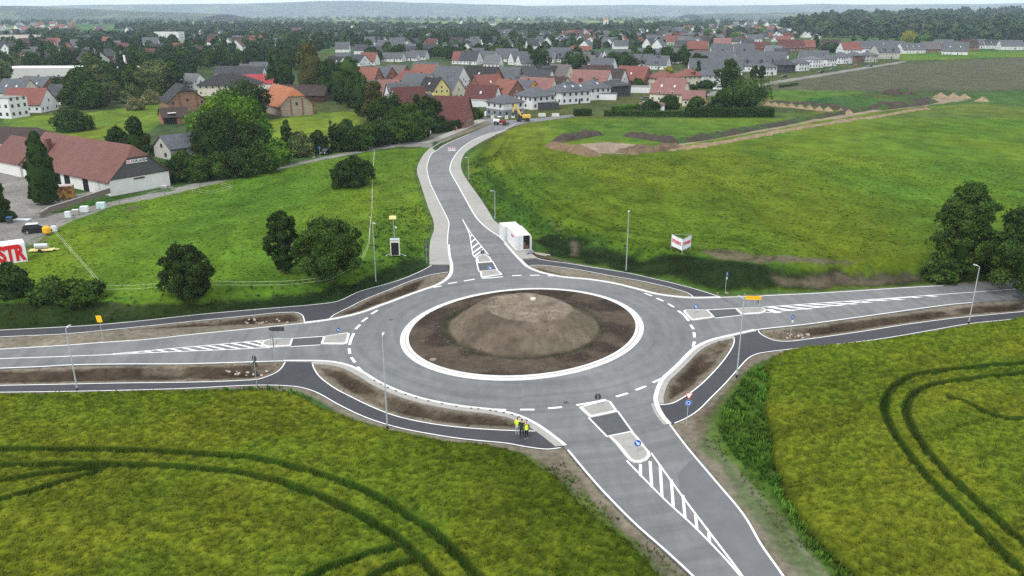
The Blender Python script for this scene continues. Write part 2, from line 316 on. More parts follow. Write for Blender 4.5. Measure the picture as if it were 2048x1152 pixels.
# colours of the ground itself (albedo); dark: bank grass with slope shade put in
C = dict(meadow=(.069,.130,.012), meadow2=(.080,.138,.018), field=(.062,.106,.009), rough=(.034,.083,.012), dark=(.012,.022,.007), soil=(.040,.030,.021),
         lsoil=(.105,.083,.060), gravel=(.150,.132,.100), pit=(.225,.175,.13), brown=(.072,.074,.045), yard=(.19,.18,.165), stub=(.11,.12,.04), barl=(.022,.038,.007),
         pale=(.115,.165,.040), town=(.045,.068,.024), teal=(.034,.085,.022))
REG = [  # (outline, colour, edge raggedness, softness, strength)
 ([(-900,300),(-900,110),(3000,100),(3000,300)], 'town', 3, 4, 1),
 ([(0,275),(0,232),(150,228),(330,206),(340,240),(250,290),(100,280)], 'meadow2', 2, 1.5, 1),
 ([(525,300),(520,245),(610,226),(722,222),(730,275),(700,292),(600,302)], 'meadow2', 2, 1.5, 1),
 ([(-900,520),(0,492),(60,480),(110,452),(230,405),(340,385),(560,337),(640,322),(740,303),(864,294),(836,325),(830,345),(845,400),(866,445),(857,480),(856,525),(840,540),(780,563),(700,590),(600,608),(300,636),(0,656),(-900,700)], 'meadow', 1, 1, 1),
 ([(750,305),(864,295),(830,345),(845,400),(862,450),(855,525),(760,560),(740,480)], 'rough', 1, 3, .35),
 ([(742,306),(750,306),(748,400),(744,480),(738,500),(735,480),(741,400)], 'stub', .6, .5, .8),
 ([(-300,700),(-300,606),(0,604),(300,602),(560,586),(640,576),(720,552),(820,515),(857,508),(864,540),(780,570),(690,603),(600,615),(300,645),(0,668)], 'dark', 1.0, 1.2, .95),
 ([(-300,612),(-300,575),(0,583),(160,592),(330,594),(560,582),(650,570),(600,586),(300,606),(0,612)], 'rough', 1.5, 1, .8),
 ([(150,612),(260,606),(300,622),(180,632)], 'lsoil', 2, 2, .35),
 ([(1012,262),(940,306),(926,330),(930,345),(944,366),(966,398),(992,440),(1010,455),(1045,462),(1064,480),(1085,510),(1180,532),(1330,560),(1447,590),(1640,583),(1820,571),(2011,560),(2500,520),(2600,235),(1500,236),(1150,236),(1060,240)], 'field', 1, 1, 1),
 ([(1150,240),(2048,200),(2600,215),(2048,240),(1700,262),(1330,302),(1100,300),(1000,262)], 'meadow2', 4, 6, .55),
 ([(1480,295),(1700,262),(2048,235),(2500,240),(2500,450),(2048,470),(1850,420),(1700,385),(1560,340)], 'meadow', 3, 8, .75),
 ([(1012,262),(940,306),(926,330),(944,366),(992,440),(1045,462),(1085,512),(1180,532),(1447,592),(1820,571),(2048,556),(2300,530),(2048,530),(1820,530),(1600,524),(1400,505),(1250,490),(1160,460),(1085,420),(1020,370),(985,330),(975,300)], 'rough', 2, 3, .9),
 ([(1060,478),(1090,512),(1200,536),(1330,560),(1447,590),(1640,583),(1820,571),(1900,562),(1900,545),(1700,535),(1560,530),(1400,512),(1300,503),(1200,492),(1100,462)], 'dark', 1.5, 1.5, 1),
 ([(1395,492),(1500,505),(1700,518),(1760,524),(1650,534),(1540,528),(1440,520),(1400,508)], 'lsoil', 1.5, 1.2, .85),
 ([(1530,545),(1700,540),(1840,545),(1850,564),(1660,580),(1560,578)], 'lsoil', 1.4, 1.5, .7),
 ([(1140,478),(1165,492),(1160,515),(1132,512)], 'lsoil', 1, 1, .8),
 ([(1085,430),(1110,440),(1140,470),(1115,468)], 'lsoil', 1, 1, .5),
 ([(1060,500),(1110,512),(1180,532),(1120,527),(1072,516)], 'lsoil', 1, 1, .7),
 ([(1560,205),(1640,182),(1760,196),(2100,180),(2600,185),(2600,235),(1950,208),(1740,222),(1640,216)], 'teal', 3, 3, .9),
 ([(1525,206),(1535,182),(1640,176),(1760,186),(1640,196),(1590,210)], 'meadow2', 3, 3, .8),
 ([(1425,192),(1560,166),(1800,128),(2048,115),(2600,105),(2600,186),(2048,180),(1760,183),(1560,180)], 'brown', 2, 1.5, 1),
 ([(1800,105),(2048,101),(2600,98),(2600,104),(2048,114),(1830,121),(1795,121)], 'meadow', 2, 1.5, 1),
 ([(1428,191),(1560,166),(1800,127),(1815,122),(1800,123),(1560,160),(1420,184),(1380,196)], 'yard', .5, .5, 1),
 ([(1155,288),(1215,284),(1290,290),(1330,296),(1250,308),(1175,307)], 'pit', .6, .6, 1),
 ([(1845,197),(1900,193),(1935,200),(1850,212),(1740,226),(1600,250),(1460,274),(1330,298),(1332,293),(1480,262),(1620,238),(1740,220),(1835,207)], 'pit', .8, .8, .95),
 ([(-900,500),(-900,300),(0,335),(48,330),(62,372),(120,395),(228,372),(345,372),(345,382),(128,405),(86,416),(78,428),(130,424),(200,408),(340,377),(450,352),(560,332),(640,315),(720,298),(800,286),(850,280),(868,283),(864,295),(800,293),(740,302),(640,321),(560,339),(460,360),(340,390),(230,411),(150,440),(112,458),(70,486),(40,498),(0,500)], 'yard', .4, .3, 1),
 ([(0,500),(60,490),(108,462),(100,480),(60,500),(0,520)], 'lsoil', .8, .6, .7),
 ([(84,418),(232,372),(342,376),(200,408),(128,424),(90,428)], 'rough', .5, .5, .9),
 ([(240,420),(262,412),(290,412),(262,422)], 'lsoil', .6, .6, .8),
 ([(840,276),(920,250),(960,236),(985,246),(930,268),(880,285)], 'gravel', .3, .3, 1),
 ([(-300,705),(-60,676),(0,672),(300,650),(600,621),(700,598),(860,546),(900,540),(1040,520),(1066,512),(1180,531),(1330,561),(1447,592),(1640,584),(1900,566),(2600,525),(2600,600),(2048,640),(1900,660),(1620,696),(1545,712),(1500,735),(1440,800),(1400,850),(1425,880),(1470,930),(1540,1010),(1640,1130),(1720,1230),(1260,1230),(1330,1165),(1240,1060),(1150,985),(1090,930),(1040,905),(900,884),(770,860),(680,828),(610,790),(500,778),(0,792),(-300,800)], 'gravel', .35, .3, 1),
 ([(1110,905),(1160,945),(1220,1000),(1300,1080),(1380,1165),(1350,1165),(1260,1090),(1150,1005),(1060,925)], 'lsoil', .8, 1, .6),
 ([(1150,955),(1200,1000),(1290,1085),(1360,1160),(1320,1160),(1250,1095),(1150,1005)], 'rough', .9, 1, .75),
 ([(1400,845),(1430,870),(1470,925),(1540,1010),(1640,1130),(1700,1230),(1640,1230),(1530,1090),(1440,960),(1390,890)], 'rough', .9, 1, .6),
 ([(1385,840),(1440,790),(1480,745),(1500,750),(1450,810),(1420,880),(1395,880)], 'lsoil', .8, .8, .8),
 ([(1490,748),(1530,735),(1545,900),(1570,1000),(1720,1160),(1680,1180),(1600,1080),(1530,990),(1470,930),(1432,865),(1445,820),(1470,785)], 'rough', .9, .8, .95),
]
print('ground...')
rows = list(np.arange(12, 42, 1.5)) + list(np.arange(42, 135, .36))
while rows[-1] < 15000: rows.append(rows[-1] + max(.36, (rows[-1] - 110) * .0075 + .18))
rows = np.array(rows); NC = 500; tt = np.linspace(-1, 1, NC)
GY = np.repeat(rows, NC); GX = (np.tile(tt, len(rows))) * (GY * .80 + 18)
GZ = H(GX, GY)
rg = fbm(GX, GY, 2.2, 4, 11) - .5
for vp in VERGEW:
    m = inside(GX, GY, vp); dd = np.where(m, distp(GX, GY, vp), 0)
    GZ = GZ - .42 * sst(.5, 2.0, dd) * (.6 + .8 * fbm(GX, GY, 5, 2, 3)) + np.where(m, sst(.4, 1.2, dd) * rg * .35, 0)
bl = inside(GX, GY, BARLW) | inside(GX, GY, BARRW)
nearroad = np.minimum(1, sst(.4, 2.5, GZ) + sst(0, 1, bl * 1.0))
GZ = GZ + rg * .35 * nearroad + (fbm(GX, GY, 60, 2, 5) - .5) * 8 * sst(500, 1500, GY)
# shallow soil under the paving so that nothing shows through it
rp_ = P0(ROADPX); inr = inside(GX, GY, rp_)
GZ = np.where(inr, -.25, GZ)
far = fbm(GX, GY, 300, 3, 77); 
GC = np.ones((len(GX), 3)) * np.array((.040, .085, .022))
cell = vn(np.floor(GX / 260 + 3 * fbm(GX, GY, 900, 1, 4)), np.floor(GY / 420), 9)
cell = _h(np.floor(GX / 330 + .35 * GY / 420), np.floor(GY / 520), 9)
for lo, hi, c in ((.5, .62, (.10, .16, .04)), (.62, .74, (.14, .19, .05)), (.74, .8, (.22, .21, .08)), (.8, .86, (.12, .10, .07)), (.0, .2, (.05, .11, .03))):
    k = (cell >= lo) & (cell < hi) & (GY > 1500); GC[k] = c
jx = (fbm(GX, GY, 3.0, 3, 21) - .5); jy = (fbm(GX, GY, 3.0, 3, 22) - .5)
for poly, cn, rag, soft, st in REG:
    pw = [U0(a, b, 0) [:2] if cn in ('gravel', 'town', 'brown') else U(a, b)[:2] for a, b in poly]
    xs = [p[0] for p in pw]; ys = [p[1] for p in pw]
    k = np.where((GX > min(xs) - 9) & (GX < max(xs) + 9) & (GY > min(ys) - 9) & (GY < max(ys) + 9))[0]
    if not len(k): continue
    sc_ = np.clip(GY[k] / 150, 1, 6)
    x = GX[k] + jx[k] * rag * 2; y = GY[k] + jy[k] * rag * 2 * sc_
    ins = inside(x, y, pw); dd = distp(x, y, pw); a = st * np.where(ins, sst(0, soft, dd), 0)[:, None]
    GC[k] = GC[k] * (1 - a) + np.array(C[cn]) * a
for vp, dk in zip(VERGEW, (.75, .8, .8, .85, .45, .5, .95)):
    m = inside(GX, GY, vp); dd = np.where(m, distp(GX, GY, vp), 0)
    nn = fbm(GX, GY, 1.6, 4, 31); a = (sst(.35, 1.0, dd + (nn - .5) * .6) * sst(.42 - dk * .25, .58 - dk * .2, fbm(GX, GY, 4, 3, 41)))[:, None]
    a2 = sst(.3, .9, dd + (nn - .5) * .8)[:, None] * .7
    GC = GC * (1 - a2) + np.array(C['lsoil']) * a2; cc = np.array(C['soil']) * (.75 + .8 * nn[:, None]); GC = GC * (1 - a) + cc * a
k = bl; GC[k] = np.array(C['barl']) * (.7 + .6 * rg[k][:, None] + .3)
# mottling of the meadows: streaks of darker and yellower growth
isg = (GC[:, 1] > GC[:, 0] * 1.35)
s1 = fbm(GX, GY * .45, 7, 4, 51); s2 = fbm(GX, GY * .5, 28, 3, 61); s3 = fbm(GX * .6, GY * .3, 1.7, 3, 71)
v = 1 + .36 * (s1 - .5) + .34 * (s2 - .5) + .75 * (s3 - .5); yel = np.clip((s2 - .47) * 1.6, -.14, .4)
GC = np.where(isg[:, None], GC * v[:, None] * np.stack([1 + yel * .8, 1 + yel * .1, 1 - yel * .3], 1), GC * (1 + .5 * (s3[:, None] - .5) + .3 * (s1[:, None] - .5)))
# tractor lines in the right-hand field, running parallel to its edge
edge = P0([(985, 262), (962, 300), (975, 340), (1020, 390), (1085, 440), (1180, 475), (1300, 495), (1450, 510)], 2)
m = inside(GX, GY, RT); k = np.where(m & (GX < 60) & (GY < 330))[0]; dd = distp(GX[k], GY[k], edge, False)
ln = np.exp(-((dd - 5.0) / .5) ** 2) + np.exp(-((dd - 7.4) / .5) ** 2) * .8 + .5 * np.exp(-((dd - 16) / .6) ** 2) + np.exp(-(dd / 1.2) ** 2) * .9
GC[k] *= (1 - .38 * np.clip(ln, 0, 1) * sst(330, 250, GY[k]))[:, None]
GZ[k] -= .18 * np.clip(ln, 0, 1)
k = np.where(bl)[0]
F = (np.arange(len(rows) - 1)[:, None] * NC + np.arange(NC - 1)[None]).ravel(); F = np.stack([F, F + 1, F + NC + 1, F + NC], 1)
mg = mat('ground_cover', rough=.95, attr='tint', var=.34, scale=1.3, var2=.16, scale2=.16, bump=.16, bscale=1.6, spec=.02, detail=9)
tag(link('ground', npmesh('ground', np.stack([GX, GY, GZ], 1), F, mg, np.clip(GC, .003, .8), smooth=True)), kind='structure')
del GX, GY, GZ, GC, F, isg, s1, s2, s3, jx, jy, cell, rg, far, inr, bl, m, v, yel

# ================================================================== ROADS, PATHS, KERBS
M_asph = mat('asphalt', (.143, .147, .149), rough=.82, var=.09, scale=.5, var2=.13, scale2=.07, bump=.004, bscale=30, coord='Object', streak=(1.1, .09, (1, .22, 1)), spec=.25)
M_asphd = mat('fresh_asphalt', (.043, .044, .050), rough=.78, var=.10, scale=1.2, var2=.12, scale2=.2, bump=.004, bscale=30)
M_patch = mat('island_crossing_asphalt', (.072, .077, .080), rough=.85, var=.16, scale=1.5)
M_white = mat('road_paint', (.74, .74, .72), rough=.6, var=.10, scale=1.2, spec=.4)
M_kerb = mat('concrete_kerb', (.60, .595, .57), rough=.8, var=.10, scale=1.5, tiles=dict(s=1, w=1.0, h=1.0, m=.012, k=.95, mc=.7))
M_kerbg = mat('grey_concrete', (.30, .29, .27), rough=.85, var=.12, scale=1.2)
M_pave = mat('paving_blocks', (.31, .30, .275), rough=.88, var=.08, scale=.8, tiles=dict(s=2.5, w=.5, h=.25, m=.015, k=.9, mc=.7), var2=.08, scale2=.1)
M_gpath = mat('gravel_bed', C['gravel'], rough=.95, var=.3, scale=3)
def arc(*ls):
    out = []
    for l in ls: out += l
    return out
def sm(px, n=5, z=0.0): return catmull(P0(px, z), n)
nw, nn_, ne, se, sw = sm(ROAD_NW), P0(ROAD_N), sm(ROAD_NE), sm(ROAD_SE), sm(ROAD_SW)
sheet('road', nw + nn_[1:-1] + ne + se + sw + P0(W_END), M_asph, .04, edge=.3)
pnw, pnwb, pnwc = sm(PATH_NW), sm(PATH_NWb), sm(PATH_NWc)
sheet('cycle_path', pnw + P0([(896, 531)]) + pnwb + pnwc, M_asphd, .046, edge=.3)
pne, pneb = sm(PATH_NE), sm(PATH_NEb)
sheet('cycle_path', pne + pneb, M_asphd, .046, edge=.3)
psw, pswb, pswc = sm(PATH_SW), sm(PATH_SWb), sm(PATH_SWc)
sheet('cycle_path', psw + pswb + pswc, M_asphd, .046, edge=.3)
pse, pseb, psec = sm(PATH_SEa), sm(PATH_SEb), sm(PATH_SEc)
sheet('cycle_path', pse + pseb + psec + P0([(1342, 848), (1330, 834), (1320, 818)]), M_asphd, .046, edge=.3)
pvl = sm(PAVE_L); i0 = [i for i, p in enumerate(nw) if 0 <= p[1]]
cut = lambda pts, a, b: [p for p in pts if a <= p[1] <= b]
ylo = U0(896, 531)[1]; yhi = U0(862, 300)[1]
sheet('pavement', pvl + [p for p in nw if ylo < p[1] < yhi and p[0] < 0 ], M_pave, .11, edge=.3)
pvr = sm(PAVE_R); ylo2 = U0(1043, 521)[1]; yh2 = U0(1009, 261)[1]
sheet('pavement', pvr + [p for p in ne if ylo2 < p[1] < yh2][::-1], M_pave, .11, edge=.3)
sheet('pavement', P0([(835, 286), (862, 279), (905, 262), (958, 237), (972, 241), (925, 262), (880, 280), (855, 287)]), M_pave, .10, edge=.3)
# a newer, darker strip in the near arm, and marks left by rollers round the ring
sheet('road_patch', sm([(1372,930),(1398,918),(1440,972),(1492,1040),(1560,1145),(1590,1190),(1520,1190),(1480,1140),(1424,1068),(1368,992),(1356,950)], 3), mat('newer_asphalt', (.122, .127, .133), rough=.8, var=.08, scale=.6, var2=.1, scale2=.12, bump=.004, bscale=30), .0445)
_n = M_asph.node_tree; _b = _n.nodes['Principled BSDF']; _src = _b.inputs['Base Color'].links[0].from_socket
_g = _n.nodes.new('ShaderNodeNewGeometry'); _s = _n.nodes.new('ShaderNodeVectorMath'); _s.operation = 'SUBTRACT'; _s.inputs[1].default_value = (1.1, 97.0, 0); _n.links.new(_g.outputs['Position'], _s.inputs[0])
_l = _n.nodes.new('ShaderNodeVectorMath'); _l.operation = 'LENGTH'; _n.links.new(_s.outputs[0], _l.inputs[0]); _x = _n.nodes.new('ShaderNodeSeparateXYZ'); _n.links.new(_s.outputs[0], _x.inputs[0])
_a = _n.nodes.new('ShaderNodeMath'); _a.operation = 'ARCTAN2'; _n.links.new(_x.outputs[0], _a.inputs[0]); _n.links.new(_x.outputs[1], _a.inputs[1]); _c = _n.nodes.new('ShaderNodeCombineXYZ'); _n.links.new(_l.outputs['Value'], _c.inputs[0]); _n.links.new(_a.outputs[0], _c.inputs[1])
_t = _n.nodes.new('ShaderNodeTexNoise'); _t.inputs['Scale'].default_value = .9; _t.inputs['Detail'].default_value = 6; _n.links.new(_c.outputs[0], _t.inputs['Vector']); _r = _n.nodes.new('ShaderNodeMapRange'); _r.inputs[1].default_value = .3; _r.inputs[2].default_value = .7; _r.inputs[3].default_value = .86; _r.inputs[4].default_value = 1.14; _n.links.new(_t.outputs[0], _r.inputs[0])
_v = _n.nodes.new('ShaderNodeVectorMath'); _v.operation = 'SCALE'; _n.links.new(_src, _v.inputs[0]); _n.links.new(_r.outputs[0], _v.inputs['Scale']); _n.links.new(_v.outputs[0], _b.inputs['Base Color'])
# edge lines and kerbs
mk = MB(); kb = MB(); kg = MB()
def seg(pts, a, b):
    """piece of a traced line between the points nearest to two pixels"""
    A = U0(*a)[:2]; B = U0(*b)[:2]; ia = min(range(len(pts)), key=lambda i: (pts[i][0] - A[0]) ** 2 + (pts[i][1] - A[1]) ** 2); ib = min(range(len(pts)), key=lambda i: (pts[i][0] - B[0]) ** 2 + (pts[i][1] - B[1]) ** 2)
    return pts[min(ia, ib):max(ia, ib) + 1]
ZM = .050
ribbon(mk, seg(nw, (0, 698), (607, 646)), -.05, -.23, ZM)            # the outlines run clockwise: the road lies to their right
ribbon(mk, seg(ne, (1440, 594), (1886, 571)), -.05, -.23, ZM)
ribbon(mk, seg(se, (1946, 606), (1512, 661)), -.05, -.23, ZM)
ribbon(mk, seg(se, (1342, 849), (1625, 1235)), -.05, -.23, ZM)
ribbon(mk, seg(sw, (1465, 1235), (1133, 901)), -.05, -.23, ZM)
ribbon(mk, seg(sw, (566, 723), (-160, 746)), -.05, -.23, ZM)
for ln_, s_ in ((pnw, 1), (pnwb, 1), (pnwc, 1), (pne, 1), (pneb[:-8], 1), (psw, 1), (pswb, 1), (pswc, 1), (pse, 1), (pseb, 1), (psec[:], 1)):
    ribbon(mk, ln_, -.02, -.15, .056)
ribbon(kb, seg(nw, (607, 646), (896, 490)), .14, -.42, .10, .2)
ribbon(kb, seg(nw, (896, 490), (871, 302)), .10, -.10, .125, .2)
ribbon(kb, seg(ne, (1009, 261), (1012, 487)), .12, -.14, .125, .2)
ribbon(kb, seg(ne, (1012, 487), (1440, 594)), .14, -.42, .10, .2)
ribbon(kb, seg(se, (1512, 661), (1342, 849)), .05, -.42, .10, .2)
ribbon(kg, seg(se, (1465, 672), (1318, 809)), .62, .05, .07, .2)
ribbon(kg, seg(se, (1318, 809), (1342, 849)), .10, -.75, .065, .2)
ribbon(kb, seg(sw, (1126, 893), (566, 723)), .0, -.34, .10, .2)
ribbon(kg, seg(sw, (1126, 893), (626, 724)), .75, .0, .085, .2)
dk = MB(); q = offset(seg(sw, (1060, 847), (745, 760)), .06)
acc = 0
for i in range(len(q) - 1):
    a, b = Vector(q[i]), Vector(q[i + 1]); l_ = (b - a).length; acc += l_
    if acc > .8: acc = 0; dk.box((a.x, a.y, .105), (.26, .16, .02), math.atan2((b - a).y, (b - a).x))
# centre ring (traced ellipse, laid on the ground)
def conic(pts):
    X = np.array([[((a - 1044) / 250) ** 2, (a - 1044) * (b - 665) / 25000, ((b - 665) / 95) ** 2, (a - 1044) / 250, (b - 665) / 95] for a, b in pts])
    k = np.linalg.lstsq(X, np.ones(len(pts)), rcond=None)[0]; out = []
    for i in range(120):
        t = 2 * math.pi * i / 120; u, v_ = math.cos(t), math.sin(t)
        A = k[0] * u * u + k[1] * u * v_ * 250 * 95 / 25000 + k[2] * v_ * v_; Bq = k[3] * u + k[4] * v_
        r = (-Bq + math.sqrt(Bq * Bq + 4 * A)) / (2 * A); out.append((1044 + 250 * r * u, 665 + 95 * r * v_))
    return out
RINGPX = conic([(799,675),(1288,661),(1040,763),(1080,577.5),(910,600),(1012,762.5),(1150,582.5),(1212,725),(860,737),(1275,625),(1000,580.5)])
ring = P0(RINGPX); cx = sum(p[0] for p in ring) / 120; cy = sum(p[1] for p in ring) / 120; RR = sum(math.hypot(p[0] - cx, p[1] - cy) for p in ring) / 120
print('ring', cx, cy, RR, min(math.hypot(p[0] - cx, p[1] - cy) for p in ring), max(math.hypot(p[0] - cx, p[1] - cy) for p in ring))
def sring(k): return [(cx + (p[0] - cx) * (1 - k / RR), cy + (p[1] - cy) * (1 - k / RR)) for p in ring]
def band(mb, k0, k1, z0, z1):
    a, b = sring(k0), sring(k1); V = [(p[0], p[1], z0) for p in a] + [(p[0], p[1], z1) for p in b] + [(p[0], p[1], z0 - .2) for p in a] + [(p[0], p[1], z1 - .3) for p in b]; n = 120
    mb.add(V, [(i, (i + 1) % n, n + (i + 1) % n, n + i) for i in range(n)] + [(i, (i + 1) % n, 2 * n + (i + 1) % n, 2 * n + i) for i in range(n)] + [(n + i, n + (i + 1) % n, 3 * n + (i + 1) % n, 3 * n + i) for i in range(n)])
band(kb, 0, .62, .07, .10); band(kb, .70, 1.12, .17, .19); band(kg, .60, .72, .08, .08)
# dashes on the outer circle, hatchings
def dash(a, b, wd, z=ZM):
    p, q = Vector(U0(*a)), Vector(U0(*b)); t = (q - p); t.z = 0; t.normalize(); n_ = Vector((-t.y, t.x, 0)) * wd / 2
    mk.add([(v.x, v.y, z) for v in (p - n_, q - n_, q + n_, p + n_)], [(0, 1, 2, 3)])
for a, b in [((755,621),(742.5,629)),((735,636),(724,644)),((720,650),(711,659)),((698,697.5),(700,708)),((702.5,715.5),(710,725.5)),((715,734.5),(725,744)),
             ((984,819.5),(1012,820.5)),((1040,820),(1069,820)),((1096,817.5),(1124,815)),((1232,794),(1256,787)),((1271,781),(1292,773)),((1305.5,766),(1324,757.5)),
             ((1289,587),(1304,592.5)),((1313,597),(1327,603)),((1336,608),(1348,615)),((1381,650),(1387,659)),((1388,665.5),(1389,675.5)),((1389,684),(1386,695)),
             ((866,575.5),(883,572.5)),((896,568),(914,565)),((928,562.5),(949,559)),((1024,552),(1043,551)),((1060.5,551),(1079,551)),((1096,552),(1116,552.5))]: dash(a, b, .34, .051)
for l_ in ([(708,667),(703,677),(699,690)], [(1153,811),(1183,806),(1212,800)], [(1356,622),(1368,631),(1377.5,642.5)], [(964,557),(985,556),(1006,554)]):
    ribbon(mk, sm(l_), -.17, .17, .051)
HAT = [([(1253,922),(1325,995.6),(1396.5,1062),(1479,1151),(1530,1230)], [(1302.5,907),(1362,990),(1424,1072.5),(1483,1151),(1530,1225)], .17),
       ([(-160,724),(0,718),(140,713),(225,709.5),(325,705),(450,700),(512,697),(540,696)], [(225,708.5),(275,704),(350,697),(425,690.5),(512,682.5),(533,681)], .16),
       ([(1522.5,615),(1621.6,608),(1724,601),(1827,593.5),(1929.6,586),(2035.5,578.5),(2120,573)], [(1531,626),(1621.6,617),(1690,609),(1758.5,600),(1827,594.5)], .17),
       ([(925,439),(937.5,465),(942.5,490),(946,510),(951,516)], [(925,439),(940,464),(962,492),(977,510)], .14)]
for a, b, wd in HAT: ribbon(mk, sm(a), -wd / 2, wd / 2, ZM); ribbon(mk, sm(b), -wd / 2, wd / 2, ZM + .001)
def bar(t0, t1, b0, b1, z=.0525): mk.add([(*U0(*p)[:2], z) for p in (t0, t1, b1, b0)], [(0, 1, 2, 3)])
for x0, y0, x1, y1 in [(822,190,822,262),(878,172,888,328),(937,195,948,382),(1002,280,1014,440),(1070,370,1083,508),(1143,482,1153,578),(1220,592,1228,652)]:
    a = (1000 + x0 / 2.926, 864 + y0 / 2.926); b = (1000 + x1 / 2.926, 864 + y1 / 2.926); bar((a[0] - 2.9, a[1]), (a[0] + 2.9, a[1] + 1), (b[0] - 3.1, b[1] - 2), (b[0] + 3.1, b[1] + 3))
for x0, y0, x1, y1 in [(1050,420,1110,428),(1160,412,1225,424),(1260,402,1330,417),(1370,394,1450,413),(1470,387,1570,408),(1570,376,1690,401),(1660,369,1795,396),(1760,359,1915,392),(1860,350,2020,386),(1960,341,2110,376),(2050,333,2110,350)]:
    a = (x0 / 4, 600 + y0 / 4); b = (x1 / 4, 600 + y1 / 4); bar((a[0] - 4.5, a[1] + .1), (a[0] + 4.5, a[1] - .4), (b[0] - 4.5, b[1] + .2), (b[0] + 4.5, b[1] - .2))
for x0, y0, x1, y1 in [(0,318,90,345),(0,297,200,328),(100,290,340,315),(210,282,450,300),(330,275,590,288),(460,265,710,275),(620,255,830,262),(790,243,960,248),(950,232,1080,240),(1120,218,1220,222),(1270,208,1350,213)]:
    a = (1536 + x0 / 4, 540 + y0 / 4); b = (1536 + x1 / 4, 540 + y1 / 4); bar((a[0] - 5, a[1] + .2), (a[0] + 7, a[1] - .6), (b[0] - 9, b[1] + .7), (b[0] + 5, b[1] - .1))
for x0, y0, x1, y1 in [(638,380,655,362),(643,425,685,392),(650,470,712,422),(662,505,738,452),(672,535,745,480),(750,490,775,515)]:
    a = (780 + x0 / 4, 380 + y0 / 4); b = (780 + x1 / 4, 380 + y1 / 4); bar((a[0] - .4, a[1] - 1.1), (a[0] + .8, a[1] + 1.1), (b[0] - .8, b[1] - 1.1), (b[0] + .4, b[1] + 1.1))
# far junction: bay line and arrows of the bus bay
ribbon(mk, sm([(871,303),(890,290),(915,278),(938,269)]), -.08, .08, ZM); ribbon(mk, sm([(864,296),(880,286),(903,277)]), -.08, .08, ZM)
ribbon(mk, sm([(1009,259),(1022,252),(1034,246),(1050,243)]), -.08, .08, ZM)
tag(mk.build('road_markings', M_white), kind='structure'); tag(kb.build('kerb', M_kerb), kind='structure'); tag(kg.build('gutter', M_kerbg), kind='structure')
tag(dk.build('kerb_drain_slots', mat('dark_slots', (.02, .02, .02))), kind='structure')
# ---- central island soil and mound
M_mound = mat('loose_earth', attr='tint', rough=.95, var=.22, scale=.9, bump=.09, bscale=2.2, var2=.12, scale2=.3, spec=.08)
n = 150; g = np.linspace(-1, 1, n); X, Y = np.meshgrid(g, g); r0 = np.maximum(abs(X), abs(Y)); rr = np.hypot(X, Y) + 1e-9; X, Y = X / rr * r0, Y / rr * r0
ang = np.arctan2(Y, X); rad = np.hypot(X, Y)
ra = np.array([math.atan2(p[1] - cy, p[0] - cx) for p in ring]); rl = np.array([math.hypot(p[0] - cx, p[1] - cy) for p in ring]); o_ = np.argsort(ra)
Rl = np.interp(ang.ravel(), ra[o_], rl[o_], period=2 * math.pi).reshape(ang.shape) - 1.08
wx, wy = cx + X * Rl, cy + Y * Rl
mx_, my_ = cx + .1, cy + .6; dr = np.hypot(wx - mx_, (wy - my_)) + (fbm(wx, wy, 5, 3, 8) - .5) * .55
tcx, tcy = cx + .9, cy + .9
dt = np.hypot(wx - tcx, (wy - tcy) * 1.0) + (fbm(wx, wy, 3, 3, 18) - .5) * .7
f = np.clip((9.7 - dr) / 4.2, 0, 1); hz = 2.75 * (f * .85 + .15 * sst(0, 1, f)); hz = np.where(dt < 5.2, np.maximum(hz, 0) * 1, hz)
hz = hz - .35 * sst(4.6, 1.5, np.hypot(wx - tcx - .8, wy - tcy - 1.2)) + .15 * np.exp(-((dr - 10.8) / .9) ** 2) - .10 * np.exp(-((dr - 10.0) / .35) ** 2)
hz += (fbm(wx, wy, 1.6, 4, 28) - .5) * .16 * sst(1, .93, rad) + (fbm(wx, wy, .5, 2, 38) - .5) * .12 * sst(1, .93, rad) + .22 - .16 * np.clip(fbm(np.arctan2(wy - my_, wx - mx_) * 9, dr * .35, .8, 3, 97) - .45, 0, 1) * sst(10, 8.5, dr) * sst(5, 6, dr) * 3; hz = np.maximum(hz, .09)
top = sst(5.6, 5.15, dt + (fbm(wx, wy, 1.2, 3, 88) - .5) * .6); slope = sst(.0, .10, f) * (1 - top)
nn = fbm(wx, wy, 4, 4, 48); n3 = fbm(wx, wy, 1.2, 3, 58)
col = np.ones(wx.shape + (3,)) * np.array((.036, .027, .020)) ; k = sst(.42, .62, nn)[..., None]; col = col * (1 - k) + np.array((.072, .055, .041)) * k
col = col * (1 - slope[..., None]) + (np.array((.128, .102, .074)) * (1 - .35 * sst(.45, .7, nn)[..., None]) + np.array((-.016, -.004, -.008)) * sst(.4, .65, fbm(wx, wy, 6, 3, 68))[..., None]) * slope[..., None]
col = col * (1 - top[..., None]) + np.array((.172, .140, .105)) * (.78 + .5 * fbm(wx, wy, 1.3, 3, 99)[..., None]) * top[..., None]
col = col * (.8 + .4 * n3[..., None]); k = np.exp(-((dr - 10.0) / .4) ** 2)[..., None] * .6; col = col * (1 - k) + np.array((.022, .03, .012)) * k
V = np.stack([wx, wy, hz], -1).reshape(-1, 3); F = (np.arange(n - 1)[:, None] * n + np.arange(n - 1)[None]).ravel(); F = np.stack([F, F + 1, F + n + 1, F + n], 1)
tag(link('island_soil', npmesh('island_soil', V, F, M_mound, np.clip(col, .004, .6).reshape(-1, 3), smooth=True)), kind='structure')
